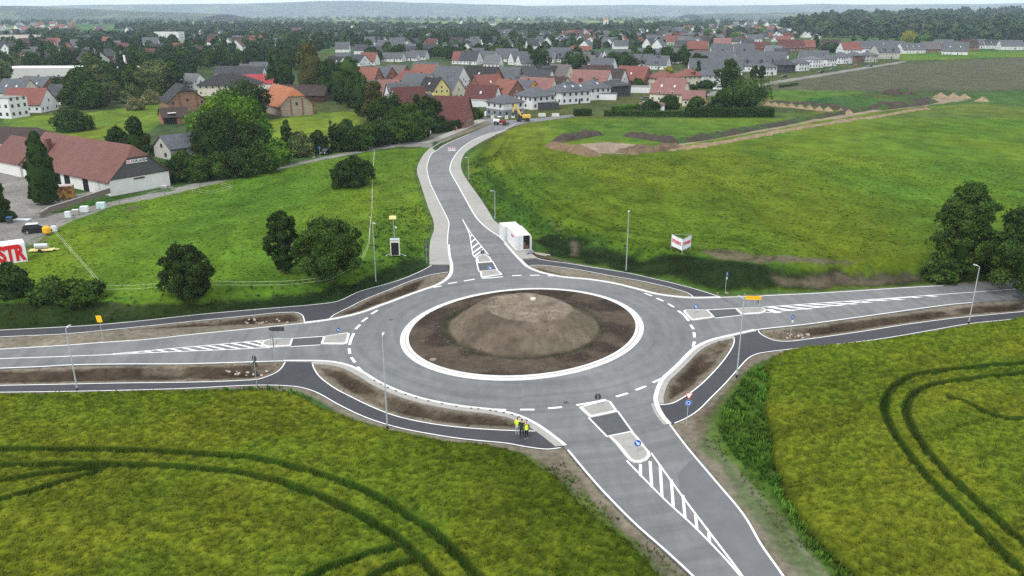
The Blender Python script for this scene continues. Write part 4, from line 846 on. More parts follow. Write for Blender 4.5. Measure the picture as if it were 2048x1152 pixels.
    for i in range(sky):
        t = (i + .5) / sky * L * .8 - L * .4; yy = -b * .55; z_ = wh + rh * .45 + zt + .05; mb = MB(); an = math.atan(sl); ca, sa = math.cos(an), math.sin(an)
        mb.add([(t + u, yy + v * ca, z_ + v * sa + q) for q in (-.05, .06) for u, v in ((-.4, -.6), (.4, -.6), (.4, .6), (-.4, .6))], [(0, 3, 2, 1), (4, 5, 6, 7), (0, 1, 5, 4), (1, 2, 6, 5), (2, 3, 7, 6), (3, 0, 4, 7)])
        mb.build('skylight', mat('skylight_glass', (.5, .55, .6), rough=.1, spec=.8, var=0), rf)
    if solar:
        an = math.atan(sl); ca, sa = math.cos(an), math.sin(an)
        for i in range(solar):
            t = (i - (solar - 1) / 2) * 1.75
            for v0 in (-.45, -.1):
                mb = MB(); yy = v0 * W * .9; zz = wh + rh * (1 + yy / b) + zt + .06; zz2 = zz
                mb.add([(t + u, yy + v * ca, zz + v * sa + q) for q in (-.04, .03) for u, v in ((-.8, -.75), (.8, -.75), (.8, .75), (-.8, .75))], [(0, 3, 2, 1), (4, 5, 6, 7), (0, 1, 5, 4), (1, 2, 6, 5), (2, 3, 7, 6), (3, 0, 4, 7)])
                mb.build('solar_panel', M_solar, rf)
    if dormer:
        for i in range(dormer):
            t = (i + .5) / dormer * L * .8 - L * .4; d_ = MB().box((t, -b * .62, wh + rh * .32), (1.5, b * .6, 1.5)); dd = d_.build('dormer', M_w, r, color=rcol)
            MB().box((t, -b * .93, wh + rh * .34), (1.0, .06, .9)).build('window', M_win, dd)
            MB().extrude([(t - .95, wh + rh * .32 + .72), (t + .95, wh + rh * .32 + .72), (t, wh + rh * .32 + 1.35)], 'y', -b * 1.0, -b * .2).build('roof', M_roof, dd, color=rcol)
    fl = wfloors or ([.9] if wh < 3.8 else [.9, 3.6])
    if det:
        ffr = M_dframe if det == 2 else None
        for sd in ('-y', '-x', '+x'): windows(r, L, W, wh, fl, sd, ffr, rnd_, det=True)
        if rh > 3 and not hip[0]: windows(r, L, 2.8, wh, [wh + .5], '-x', ffr, rnd_)
        if rh > 3 and not hip[1]: windows(r, L, 2.8, wh, [wh + .5], '+x', ffr, rnd_)
        MB().box((L * .12, -b - .03, 1.05), (1.0, .08, 2.1)).build('door', M_dframe, r)
    return r
def flatbox(name, loc, rz, sx, sy, h, wc, label, cat='building', group=None, top=(.22, .22, .21), win=0, floors=None):
    r = empty(name, loc, rz, label, cat, group); FOOT.append((loc[0], loc[1], max(sx, sy) * .5)); wcol = WC.get(wc, wc) if isinstance(wc, str) else wc
    MB().box((0, 0, h / 2 - .2), (sx, sy, h + .4)).build('wall', M_wall, r, color=wcol); MB().box((0, 0, h + .1), (sx + .3, sy + .3, .2)).build('roof', M_wall, r, color=top)
    if win:
        for sd in ('-y', '-x', '+x'): windows(r, sx, sy, h, floors or [1.0], sd, M_dframe, det=win > 1)
    return r
# ---- houses placed by the spot of their ridge: px, py, turn, L, W, wall h, roof h, roof, wall, extras
FULLHIP = (1, 1)
def ridge(row, phrase, group, det=1, cat='house'):
    row = sorted(row, key=lambda h: h[0])
    for i, hh in enumerate(row):
        px, py, th, L_, W_, wh, rh, rc, wc = hh[:9]; ex = hh[9] if len(hh) > 9 else {}
        x, y, _ = U0(px, py, wh + rh)
        if 640 < px < 1350 and ex.get('hip') != FULLHIP: th = th * 1.7 if th else -12
        st = 'hip' if ex.get('hip') == FULLHIP else 'gable'
        lab = '%s house, %s %sroof, %s from left %s' % (WN[wc], RN[rc], 'hip ' if st == 'hip' else '', ordw(i), phrase)
        gable('house', (x, y, 0), R(th), L_, W_, wh, rh, rc, wc, lab, cat, group, det=det, rnd_=random.Random(i * 7 + px), **ex)
HP = dict(hip=FULLHIP, ov=.7)
ridge([(1010,188,40,10.5,10.5,5.6,2.6,'g','w',dict(hip=FULLHIP, ov=.7, chim=False, lower=(2.8,(.20,.215,.235)))), (1070,173,38,12.5,12,5.6,3.2,'g','w',HP), (1137,163,32,16,12,5.6,3.6,'g','w',dict(hip=FULLHIP, ov=.7, sky=3, solar=3)), (1186,158,32,12,12,5.6,3.4,'g','w',dict(hip=FULLHIP, ov=.7, sky=1)), (1228,158,30,12,11,5.4,2.6,'d','s',dict(hip=FULLHIP, ov=.7, solar=3))],
      'beside the digger', 'new hip-roofed houses by the end of the road', det=2)
ridge([(1325,142,25,15,12,5.2,3.0,'r','c',HP), (1377,138,25,15,12,5.2,3.2,'r','c',dict(hip=FULLHIP, ov=.7, dormer=1)), (1414,139,25,13,11,5.4,2.6,'g','w',HP)], 'behind the long hedge', 'houses behind the long hedge')
ridge([(1532,124,35,11,10,5.6,2.6,'g','w',HP), (1566,118,35,13,12,5.6,3.2,'d','s',HP), (1597,116,35,12,11,5.6,2.8,'g','w',HP), (1624,112,35,13,12,6.0,2.2,'l','w',dict(hip=FULLHIP, ov=.4)), (1653,109.5,35,12,11,5.6,2.6,'g','w',HP), (1681,104,35,15,13,5.6,3.2,'g','w',HP), (1708,103,35,12,11,5.6,2.8,'g','k',HP), (1736,103,35,12,12,5.6,2.6,'g','e',HP)],
      'along the field road', 'new houses along the field road', det=2)
ridge([(1771,89,14,22,14,6.0,6.0,'g','e',dict(dormer=2))], 'at the far end of the field road', None)
ridge([(966,170,-12,14,10,3.0,5.6,'m','w',dict(sky=1)), (892,156,-20,15,12,3.2,6.0,'g','c',dict(sky=1)), (867,155,-28,12,9,5.0,5.0,'b','y',dict(sky=1)), (837,187,20,11,9,3,4,'g','w'), (816,174,18,13,11,3.0,8.0,'m','w'), (806,166,16,14,12,3.5,7.5,'g','w'), (757,160,10,10,11,3.0,6.0,'g','w'), (775,159,12,10,11,3.2,6.4,'p','k'), (1016,159,-30,13,12,3.2,6.4,'o','k',dict(dormer=1)), (899,192,-8,14,12,3.0,7.4,'m','k',dict(ov=.7))],
      'in the first gabled row', 'gabled houses nearest the new road')
ridge([(973,149,24,15,12,3.4,6.2,'r','k',dict(sky=1)), (837,147,-12,15,12,3.4,5.0,'g','w'), (1040,151,-24,11,10,3.2,5.4,'g','w',dict(solar=3)), (1056,160,-26,8,9,4.0,4.2,'g','a'), (1075,155,-14,17,12,3.2,6.0,'p','c'), (1116,153,-24,12,10,3.4,5.0,'n','c'), (816,141,0,17,12,3.2,4.6,'r','k',dict(hip=FULLHIP)), (734,134,-12,14,13,3.2,7.0,'o','k',dict(dormer=1))],
      'in the second gabled row', 'gabled houses in the middle of the estate')
ridge([(767,133,-24,14,12,3.2,6.4,'g','k',dict(sky=1)), (794,130,-18,14,11,3.2,5.4,'h','k'), (855,129,-16,17,12,3.6,6.4,'o','c'), (852,124,0,16,12,3.6,6.2,'g','w'), (900,132,-18,17,14,4.2,7.6,'g','w'), (965,133,-18,20,13,3.6,6.6,'b','k',dict(sky=1)), (1012,134,-10,17,12,3.4,6.2,'g','k'), (1052,132,-14,12,11,3.2,6.2,'d','w'), (1078,139,-18,16,12,3.4,5.6,'d','w'), (1094,131,-20,14,11,3.6,5.6,'b','c',dict(solar=3)), (1122,129,-20,13,12,3.6,6.4,'h','c'), (1184,140,-16,20,13,3.6,7.0,'p','w',dict(dormer=2)), (1196,130,0,18,12,3.6,5.2,'n','w'), (1224,137,-18,15,12,3.4,6.4,'n','w'), (1268,132,-18,17,13,3.6,7.0,'r','k',dict(sky=1))],
      'in the third gabled row', 'gabled houses across the middle of the estate')
g3 = [(687,106,-6,12,10,3.2,5.0,'g','w'), (672,113,-22,15,12,3.2,5.6,'b','w',dict(sky=3)), (716,109,-20,14,12,3.2,5.0,'d','w'), (738,105,-8,13,11,3.2,6.0,'r','w'), (787,105,0,18,10,3,4,'g','w'), (821,104,0,14,10,3,4,'g','w'), (838,101,-8,15,11,3,4.5,'g','w')]
ridge(g3, 'in the row behind the tall trees', 'roofs between the trees behind the estate')
ridge([(922,103,0,12,12,3.4,6,'r','w'), (942,101,-14,15,12,3.4,7,'d','w'), (961,96,0,15,11,3.4,6.4,'g','w'), (975,102,-14,15,12,3.4,6,'g','w'), (1014,97,-10,19,12,3.4,7,'g','w'), (1038,103,14,14,12,3.4,6.4,'g','w'), (987,110,-12,12,10,3.4,5.6,'l','w'), (1054,108,12,14,12,3.4,6,'g','w'), (1091,99,-8,16,12,3.4,6.6,'g','w',dict(sky=2)), (1122,95,-8,17,12,3.4,8,'g','w',dict(dormer=1)), (1163,92,0,20,10,3.4,5,'r','w'), (1158,104,-4,18,12,3.4,6,'g','w'), (1186,101,-20,16,12,3.4,5.6,'d','w'), (1173,110,-10,14,11,3.2,5,'h','w'), (1208,116,-18,16,11,3.4,5.6,'g','w'), (1229,100,12,18,12,3.4,6.4,'g','w'), (1262,99,10,16,12,3.4,6.4,'g','w'), (1299,97,-8,21,12,3.4,6.4,'g','w'), (1282,108,-10,18,12,3.4,6,'g','w'), (1318,111,-16,15,12,3.4,6,'g','w',dict(solar=2)), (1342,96,-10,18,13,3.4,8,'g','w',dict(dormer=1))],
      'in the long grey row', 'grey-roofed houses in the long row')
ridge([(1406,103,-5,24,13,3.6,6.4,'g','w'), (1446,102,-12,18,13,3.6,6.4,'g','w'), (1420,117,-5,26,13,3.6,7,'g','w'), (1461,115,-18,17,13,3.6,7,'g','w'), (1508,103,-8,23,14,4.0,9,'g','w',dict(dormer=2)), (1543,103,-8,20,14,4.0,8.4,'g','w',dict(dormer=1)), (1444,88,-4,19,12,4,8,'g','w',dict(dormer=1)), (1488,87,-4,18,12,4,8,'g','w',dict(dormer=1)), (1547,91,-10,15,12,3.6,6,'l','w'), (1564,97,-20,13,11,3.4,5,'d','w'), (1628,101,-14,22,14,4,6.5,'g','w'), (1344,99,-20,14,12,3.6,6,'g','w')],
      'in the big grey cluster', 'large grey-roofed houses behind the field road')
ridge([(1394,82,0,20,13,5,7,'r','k'), (1367,81,-14,18,13,4,6,'d','k'), (1445,76,-10,20,14,4,6,'p','w'), (1494,79,0,15,14,3.4,5,'d','w'), (1519,84,-4,20,14,4,6,'m','k'), (1582,79,0,26,18,4,8,'m','k'), (1610,80,-6,20,16,4,7,'r','k'), (1565,72,0,20,14,3.6,5,'r','w'), (1662,79,-10,20,14,4,6,'n','k'), (1700,84,10,20,14,4,7,'r','w'), (1727,82,-6,20,14,4,7,'g','w'), (1672,84,-10,18,14,4,5,'d','k'), (1761,81,-8,20,14,4,6,'g','w'), (1788,82,-8,20,14,4,6.6,'g','w'), (1822,86,14,26,14,4,6,'g','w',dict(sky=3)), (1862,83,14,24,13,4,7,'h','k'), (1888,79,0,22,14,4,6,'g','w'), (1912,84,-24,22,14,4,8,'g','w',dict(sky=2)), (1938,79,0,18,14,4,7,'n','k'), (1956,78,0,18,14,4,6,'g','w'), (1995,80,0,32,13,4,5,'d','w',dict(sky=3)), (2022,80,-4,24,13,4,6,'g','w'), (1478,66,0,20,14,4,6,'w' if False else 'g','w'), (1420,66,-10,16,13,4,6,'r','w'), (1340,70,20,16,13,4,6,'r','w')],
      'in the far row before the wood', 'houses before the wood', det=1)
ridge([(33,158,-20,16,12,3.6,5.6,'g','c',dict(sky=2)), (74,153,-28,20,12,3.4,5.6,'g','k',dict(sky=2)), (125,153,-20,20,12,3.4,5,'g','w'), (155,160,-30,16,11,3.4,4.6,'g','k'), (125,169,-22,14,11,3.4,4.8,'d','c',dict(solar=3)), (55,176,-4,16,12,3.4,5.8,'r','w')],
      'in the group at the far left edge', 'houses at the far left edge')
# the big cream and red house beside the hedge, with its annex and garage
x, y, _ = U0(1342, 157, 10); gable('house', (x, y, 0), R(-28), 15, 13, 4.0, 6.2, 'p', 'c', 'large cream house with pinkish red half-hipped roof right behind the long hedge', 'house', hip=(.45, .3), sky=2, det=1)
x, y, _ = U0(1390, 181, 6.4); gable('house_annex', (x, y, 0), R(-22), 9, 7, 3.2, 3.2, 'p', 'c', 'low cream annex with red gable roof right of the large cream house', 'annex', chim=False)
x, y, _ = U0(1301, 221); gable('garage', (x + 1, y + 3, 0), R(-6), 10, 6, 2.5, .7, 'p', 'w', 'low white double garage with thin red roof behind the hedge', 'garage', hip=FULLHIP, chim=False)
x, y, _ = U0(958, 214); flatbox('garage', (x, y + 3, 0), R(-10), 9, 6, 2.7, 'w', 'white flat-roofed garage left of the first white hip-roofed house', 'garage', top=(.33, .35, .33))
x, y, _ = U0(1093, 219); flatbox('carport', (x, y + 2.5, 0), R(-8), 10, 6, 2.6, 's', 'dark flat carport between the second and third white houses', 'carport', top=(.06, .065, .07))
x, y, _ = U0(1215, 200); flatbox('garage', (x, y + 3, 0), R(-12), 9, 6, 2.8, (.62, .62, .62), 'white double garage in front of the dark-walled house', 'garage', top=(.08, .085, .09))
x, y, _ = U0(1286, 186); flatbox('garage', (x, y + 3, 0), R(-12), 11, 6, 3.0, 'w', 'white flat garage in front of the first cream house', 'garage')
x, y, _ = U0(4, 238); flatbox('white_house', (x, y + 6, 0), R(-14), 9, 9, 7.5, 'w', 'modern white flat-roofed house cut by the left edge, below the red roof', 'house', win=1, floors=[1, 4, 6.6])
x, y, _ = U0(60, 157); flatbox('industrial_hall', (x, y + 12, 0), R(3), 52, 24, 6, (.5, .5, .47), 'long low hall with white roof behind the houses at far left', 'hall', top=(.62, .63, .62))
x, y, _ = U0(215, 160); flatbox('works_building', (x, y + 8, 0), R(3), 30, 16, 7, (.48, .5, .5), 'low flat building with window band beside three white masts', 'building', top=(.40, .42, .34), win=1, floors=[2.5])
x, y, _ = U0(336, 87); flatbox('apartment_block', (x, y + 8, 0), R(-10), 36, 14, 15, (.58, .60, .56), 'tall white apartment block among the far trees at left', 'apartment block', win=1, floors=[1, 4, 7, 10])
x, y, _ = U0(38, 92); flatbox('apartment_block', (x, y + 8, 0), R(5), 44, 14, 13, (.58, .52, .46), 'pinkish white apartment block among trees at the far left edge', 'apartment block', win=1, floors=[1, 4, 7])
for i, (mx1, yb, yt) in enumerate(((227, 158, 125), (244, 141, 120), (254, 142, 110))):
    p = U0(mx1, yb); r = empty('white_mast', p, 0, ['left', 'middle', 'right'][i] + ' one of the three white masts above the low building', 'mast', 'three white masts'); h = hgt(mx1, yb, yt)
    MB().tube((0, 0, 0), (-.6, 0, h), .9, .7, 10).build('shaft', mat('white_shaft', (.75, .77, .78), var=.02), r); MB().box((0, 0, .3), (3, 3, .6)).build('foot', M_kerbg, r)
p = U0(1211, 62); r = empty('church_tower', p, R(12), 'square pale church tower rising above the far trees', 'church tower'); h = 30
MB().box((0, 0, h * .4), (9, 9, h * .8)).build('shaft', M_wall, r, color=(.62, .58, .54)); MB().box((0, 0, h * .82), (9.6, 9.6, 1.2)).box((-3.6, 0, h * .9), (1.6, 8, 5)).box((3.6, 0, h * .9), (1.6, 8, 5)).build('belfry', M_wall, r, color=(.60, .30, .22)); MB().box((0, -4.6, h * .55), (2.4, .3, 7)).build('window', M_win, r)
FARM_ = 1
# ---- farm buildings
def frame2(A, B):
    """origin at the middle of a gable end A-B (A left in the photograph), local -x end faces the viewer"""
    a = Vector(U0(*A)); b = Vector(U0(*B)); d = b - a; w_ = d.length; bd = Vector((-d.y, d.x, 0)).normalized()      # pointing away from the viewer
    return (a + b) / 2, bd, w_, math.atan2(bd.y, bd.x)
M_slat = mat('grey_weatherboard', (.17, .175, .18), rough=.85, var=.10, scale=1, tiles=dict(s=1, w=6, h=.22, m=.02, k=.85, mc=.45, rot=(R(90), 0, R(90))))
m_, bd, W_, rz = frame2((222, 393), (342, 371)); W_ = W_ - .2; Lb = 39
c = m_ + bd * (Lb / 2)
shop = gable('farm_shop_barn', (c.x, c.y, 0), rz, Lb, W_, 3.5, 6.6, (.165, .072, .058), (.62, .62, .59), 'large white farm shop barn with red tiled roof and lettered gable', 'barn', det=0, hip=(.33, 0), ov=.55, chim=False, brick=False)
gb = MB(); xg = -Lb / 2 - .05; b2 = W_ / 2
gb.extrude([(-b2 - .05, 3.55), (b2 + .05, 3.55), (b2 * .34, 3.5 + 6.6 * .66), (-b2 * .34, 3.5 + 6.6 * .66)], 'x', xg - .04, xg + .02).build('gable_boarding', M_slat, shop)
MB().box((xg - .08, 0, 3.55), (.12, W_ + .4, .14)).box((xg - .08, .2, 3.0), (.1, 2.6, .3)).build('beam', mat('dark_wood', (.045, .035, .03)), shop)
sg = MB().box((xg - .12, .3, 6.9), (.10, 5.0, .80)).build('sign_board', M_swhite, shop)
MB().box((xg - .185, 2.25, 6.9), (.02, .95, .55)).build('logo_panel', mat('logo_red', (.62, .18, .14), var=0), sg); MB().box((xg - .20, 2.25, 6.9), (.012, .8, .12)).build('logo_stripe', M_swhite, sg)
t_ = link('lettering', text_mesh('HOFLADEN', .78, mat('sign_dark_lettering', (.02, .025, .03), var=0), bold=.03), sg); t_.location = (xg - .185, -.28, 6.88); t_.rotation_euler = (R(90), 0, R(-90)); t_.scale = (.93, 1, 1)
b3 = W_ / 2                               # side towards the yard is local +y (left in the photograph)
for x_, w_ in ((-8.5, 2.0), (-15.4, 0) , (-5.0, 0)): pass
for x_, w_ in ((-9.5, 2.2), (-1.5, 2.4), (2.8, 2.6), (16, 3)): MB().box((x_, b3 + .03, 1.45), (w_, .12, 2.9)).build('bay_shade_panel', M_dark, shop)  # black panels on the wall, painted as the shade inside the bays
for x_ in (-16.8, -14.0): MB().box((x_, b3 + .06, 1.4), (2.4, .1, 2.7)).build('door', mat('white_boarding', (.62, .63, .62), tiles=dict(s=1, w=.3, h=4, m=.02, k=.95, mc=.6, rot=(R(90), 0, 0))), shop)
MB().box((12.0, b3 * .5, 8.4), (1.4, 1.2, 2.2)).build('chimney', M_brick, shop, color=(.14, .06, .05)); MB().box((12.0, b3 * .5 + 1.3, 6.85), (1.6, 1.6, .2)).build('dormer_hatch', M_dframe, shop)
c2 = m_ + bd * (Lb + 7) + Vector((bd.y, -bd.x, 0)) * -2.0
gable('farm_wing', (c2.x, c2.y, 0), rz, 14, W_ * .8, 3.4, 5.0, (.15, .066, .054), (.6, .6, .57), 'lower rear wing with red roof behind the dark poplar', 'barn', det=0, chim=False)
x, y, _ = U0(30, 330); gable('cream_farmhouse', (x - 3, y + 5, 0), R(-4), 26, 10, 6.2, 3.0, 'n', 'c', 'cream two-storey farm building with brown roof and garage door at the left edge', 'farm building', det=2, hip=FULLHIP, ov=.6, chim=False)
r = FOOT[-1]; x, y, _ = U0(40, 331)
m_, bd, W_, rz = frame2((548, 233.5), (620, 230)); Lb = 27; c = m_ + bd * (Lb / 2)
ob = gable('stone_barn', (c.x, c.y, 0), rz + R(9), Lb, W_, 4.0, 6.4, (.36, .13, .055), 't', 'stone barn with bright orange half-hipped roof on the lawn', 'barn', det=0, hip=(.42, 0), ov=.6, chim=False)
for y_ in (-W_ / 2 + .3, W_ / 2 - .3): MB().box((-Lb / 2 - .04, y_, 2), (.2, .6, 4.4)).build('brick_pilaster', M_brick, ob, color=(.24, .09, .06))
for y_ in (-W_ / 6, W_ / 6): MB().box((-Lb / 2 - .04, y_, 3.3), (.2, .45, 6.6)).build('brick_pilaster', M_brick, ob, color=(.24, .09, .06))
MB().box((-Lb / 2 - .06, 0, 4.6), (.1, .8, 1.2)).build('window', M_win, ob)
a_ = Vector(U0(339, 224)); W_ = 15; rz = R(124); bd = Vector((math.cos(rz), math.sin(rz), 0)); m_ = a_ + Vector((math.cos(rz - R(90)), math.sin(rz - R(90)), 0)) * W_ / 2; Lb = 16; c = m_ + bd * (Lb / 2)
bb = gable('brick_barn', (c.x, c.y, 0), rz, Lb, W_, 4.0, 6.2, 'b', (.25, .15, .10), 'old brick barn with black half-hipped roof beside the small shed', 'barn', det=0, hip=(.35, 0), ov=.6, chim=False, brick=True)
for y_ in (-W_ / 4, W_ / 5): MB().box((-Lb / 2 - .04, y_, 3.2), (.2, .6, 6.4)).build('brick_pilaster', M_brick, bb, color=(.22, .08, .05))
for y_, z_ in ((W_ * .38, 3.4), (-W_ * .38, 3.4), (-W_ * .38, 1.2), (0, 4.4)): MB().box((-Lb / 2 - .06, y_, z_), (.1, .9, 1.0)).build('window', M_win, bb)
x, y, _ = U0(362, 212, 5.6); sh = gable('open_shed', (x - 2, y - 3, 0), R(30), 9, 10, 2.6, 2.8, 'n', (.25, .12, .08), 'small brown-roofed open shed with a white roof patch', 'shed', det=0, chim=False, brick=True)
MB().box((-1, -3.4, 3.85), (2.8, 2.6, .1)).build('white_roof_patch', M_swhite, sh).rotation_euler = (0, 0, 0)
MB().box((-2, -5.04, 1.2), (4.4, .1, 2.2)).build('bay_shade_panel', M_dark, sh)  # black panel painted as the shade inside the shed
m_, bd, W_, rz = frame2((316, 308), (371, 314)); Lb = 17; c = m_ + bd * (Lb / 2)
a = Vector(U0(345, 269, 6.2)); b = Vector(U0(405, 263, 6.2)); d = b - a; c = (a + b) / 2
gh = gable('white_cottage', (c.x, c.y, 0), math.atan2(d.y, d.x) + R(4), 16, 9.5, 3.2, 3.0, (.11, .115, .135), 'e', 'beige cottage with blue-grey roof half hidden by the dark conifer', 'house', det=0, chim=False)
for y_, z_ in ((-1.8, 1.2), (0, 3.6)): MB().box((-8.05, y_, z_), (.1, 1.2, 1.1)).build('window', M_win, gh)
a = Vector(U0(437, 152, 9)); b = Vector(U0(482, 151, 9)); c = (a + b) / 2
gable('villa', (c.x, c.y, 0), 0, 27, 17, 5.6, 4.4, 'b', 'c', 'wide cream house with black hipped roof left of the orange barn', 'house', hip=FULLHIP, ov=.9, det=1)
x, y, _ = U0(508, 149, 7); gable('red_roofed_hall', (x, y, 0), 0, 22, 12, 3, 4, (.36, .05, .06), 'w', 'building with raspberry-red roof behind the black hipped roof', 'hall', det=0, chim=False)
x, y, _ = U0(600, 171, 7); gable('dark_barn', (x, y + 4, 0), R(-6), 24, 13, 3, 4, 'n', (.06, .03, .025), 'dark brown barn right behind the orange roof', 'barn', det=0, chim=False)
ridge([(466,132,0,20,12,4,5,'d','w'), (500,133,0,16,12,4,5,'d','w'), (503,128,-8,14,11,4,6,'g','w'), (520,124,0,12,11,4,6,'g','w'), (385,147,-30,11,9,4,4,'l','w')], 'among trees behind the farm', 'houses among trees behind the farm')
# ---- far town: small houses among trees
FARH = {}
def farproto(k):
    if k not in FARH:
        L_, W_, wh, rh = [(15, 11, 4, 6), (20, 12, 5, 5), (12, 11, 5, 6)][k]; a, b = L_ / 2, W_ / 2
        w_ = MB().add([(-a, -b, -1), (a, -b, -1), (a, b, -1), (-a, b, -1), (-a, -b, wh), (a, -b, wh), (a, b, wh), (-a, b, wh), (-a, 0, wh + rh), (a, 0, wh + rh)], [(0, 1, 5, 4), (2, 3, 7, 6), (0, 4, 8, 7, 3), (1, 2, 6, 9, 5)]).mesh('wall', M_wall)
        e = .6; sl = rh / b; rf = MB().add([(-a - e, -b - e, wh - e * sl + .15), (a + e, -b - e, wh - e * sl + .15), (a + e, 0, wh + rh + .15), (-a - e, 0, wh + rh + .15), (a + e, b + e, wh - e * sl + .15), (-a - e, b + e, wh - e * sl + .15)], [(0, 1, 2, 3), (3, 2, 4, 5)]).mesh('roof', M_roof)
        wn = [MB().box(c_, s_).mesh('window', M_win) for c_, s_ in [((x_, -b - .05, 2), (1.4, .1, 1.5)) for x_ in (-a * .6, a * .1, a * .6)] + [((x_, 0, 2.2), (.1, 2.2, 1.5)) for x_ in (-a - .05, a + .05)] + [((x_, 0, wh + 1.2), (.1, 1.3, 1.4)) for x_ in (-a - .05, a + .05)]]
        FARH[k] = (w_, rf, wn)
    return FARH[k]
rs = random.Random(11)
def fartown(poly, n, phrase, group, roofs='gggddrrmnh', walls='wwwwcek', mind=9):
    pts = []; xs = [p[0] for p in poly]; ys = [p[1] for p in poly]; tries = 0
    while len(pts) < n and tries < 6000:
        tries += 1; q = (rs.uniform(min(xs), max(xs)), rs.uniform(min(ys), max(ys)))
        if not inside(np.array([q[0]]), np.array([q[1]]), poly)[0]: continue
        if any(abs(q[0] - p[0]) < mind and abs(q[1] - p[1]) < mind * .35 for p in pts): continue
        x, y, _ = U0(*q)
        if any((x - f[0]) ** 2 + (y - f[1]) ** 2 < (f[2] + 8) ** 2 for f in FOOT): continue
        pts.append(q)
    pts.sort()
    for i, q in enumerate(pts):
        x, y, _ = U0(*q); rc, wc = rs.choice(roofs), rs.choice(walls); k = rs.choice([0, 0, 1, 2]); ms_ = farproto(k); s_ = rs.uniform(.9, 1.15) * (1 + max(0, (y - 1300) / 6000))
        r = empty('house', (x, y, float(vn(x / 60, y / 60, 5)) * 0), R(rs.choice([0, 20, -20, 90, 70, -30]) + rs.uniform(-8, 8)), 'small %s house, %s roof, %s from left %s' % (WN[wc], RN[rc], ordw(i), phrase), 'house', group)
        r.scale = (s_, s_, s_)
        a_ = link('wall', ms_[0], r); a_.color = (*WC[wc], 1); b_ = link('roof', ms_[1], r); b_.color = (*RC[rc], 1)
        if y < 1250:
            for q_ in ms_[2]: link('window', q_, r)
        FOOT.append((x, y, 7))
fartown([(1215,92),(1215,78),(1400,68),(1560,64),(1560,80),(1480,92),(1360,94)], 34, 'in the dense far town', 'small houses in the dense far town', mind=14)
fartown([(1300,66),(1300,60),(1560,52),(1640,56),(1640,66),(1560,64),(1400,68)], 26, 'in the farthest dense roofs', 'tiny houses in the farthest dense roofs', mind=14)
fartown([(1010,92),(1010,72),(1200,66),(1215,90),(1200,94)], 12, 'left of the church tower', 'small houses left of the church tower', mind=18)
fartown([(760,98),(640,98),(430,112),(420,100),(520,84),(700,78),(900,76),(920,92)], 24, 'in trees above the farm', 'small houses in the tree belt above the farm', mind=18)
fartown([(0,140),(0,95),(100,84),(300,84),(400,98),(420,118),(300,130),(120,136)], 24, 'in the upper left trees', 'small houses among trees at the upper left', mind=18)
fartown([(0,72),(0,55),(150,48),(210,52),(120,66)], 12, 'beyond the pale field at far left', 'tiny houses beyond the pale field', mind=12, roofs='rrpl')
fartown([(60,38),(60,32),(200,30),(190,38)], 14, 'on the distant left slope', 'tiny white houses on the distant slope', mind=8, roofs='ll', walls='w')
fartown([(1450,52),(1450,42),(1800,44),(1760,56),(1600,54)], 20, 'in the distant village at right', 'tiny houses in the distant village', mind=14, roofs='rlg', walls='w')
fartown([(640,60),(640,46),(1000,40),(1200,44),(1190,58),(900,66)], 14, 'in the hazy plain at centre', 'tiny houses in the hazy plain', mind=30, roofs='lg', walls='w')

# beyond the houses built one by one, the rest of the far roofs as one mass
def roofmass(poly, n, seed, spacing):
    q = random.Random(seed); xs = [p[0] for p in poly]; ys = [p[1] for p in poly]; ws = MB(); rf = [MB() for _ in range(3)]; k = 0; t_ = 0
    while k < n and t_ < n * 30:
        t_ += 1; a, b = q.uniform(min(xs), max(xs)), q.uniform(min(ys), max(ys))
        if not inside(np.array([a]), np.array([b]), poly)[0]: continue
        x, y, _ = U0(a, b)
        if any((x - f[0]) ** 2 + (y - f[1]) ** 2 < (f[2] + spacing) ** 2 for f in FOOT): continue
        FOOT.append((x, y, 6)); k += 1; L_, W_, wh, rh = q.uniform(12, 18), q.uniform(10, 12), 4, q.uniform(5, 7); an = R(q.choice([0, 15, -20, 80, 60]) + q.uniform(-8, 8)); c, s_ = math.cos(an), math.sin(an)
        T = lambda u, v, z: (x + u * c - v * s_, y + u * s_ + v * c, z); a_, b_ = L_ / 2, W_ / 2; e = .6
        ws.add([T(-a_, -b_, 0), T(a_, -b_, 0), T(a_, b_, 0), T(-a_, b_, 0), T(-a_, -b_, wh), T(a_, -b_, wh), T(a_, b_, wh), T(-a_, b_, wh), T(-a_, 0, wh + rh), T(a_, 0, wh + rh)], [(0, 1, 5, 4), (2, 3, 7, 6), (0, 4, 8, 7, 3), (1, 2, 6, 9, 5)])
        rf[q.choice([0, 0, 1, 1, 2])].add([T(-a_ - e, -b_ - e, wh - .5), T(a_ + e, -b_ - e, wh - .5), T(a_ + e, 0, wh + rh + .15), T(-a_ - e, 0, wh + rh + .15), T(a_ + e, b_ + e, wh - .5), T(-a_ - e, b_ + e, wh - .5)], [(0, 1, 2, 3), (3, 2, 4, 5)])
    o = ws.build('far_roofscape', M_wall, None, color=WC['w']); tag(o, None, None, None, 'stuff')
    for m_, c_ in zip(rf, ('g', 'd', 'm')):
        r_ = m_.build('roofs', M_roof, o, color=RC[c_]); r_['kind'] = 'stuff'
roofmass([(1000,98),(1000,62),(1220,60),(1640,52),(1640,80),(1400,96),(1230,100)], 120, 31, 7)
roofmass([(0,98),(0,70),(200,62),(640,56),(1000,56),(1000,64),(700,80),(430,96),(200,100)], 70, 33, 10)
roofmass([(640,108),(760,96),(1000,84),(1000,98),(900,112),(760,114)], 22, 32, 8)
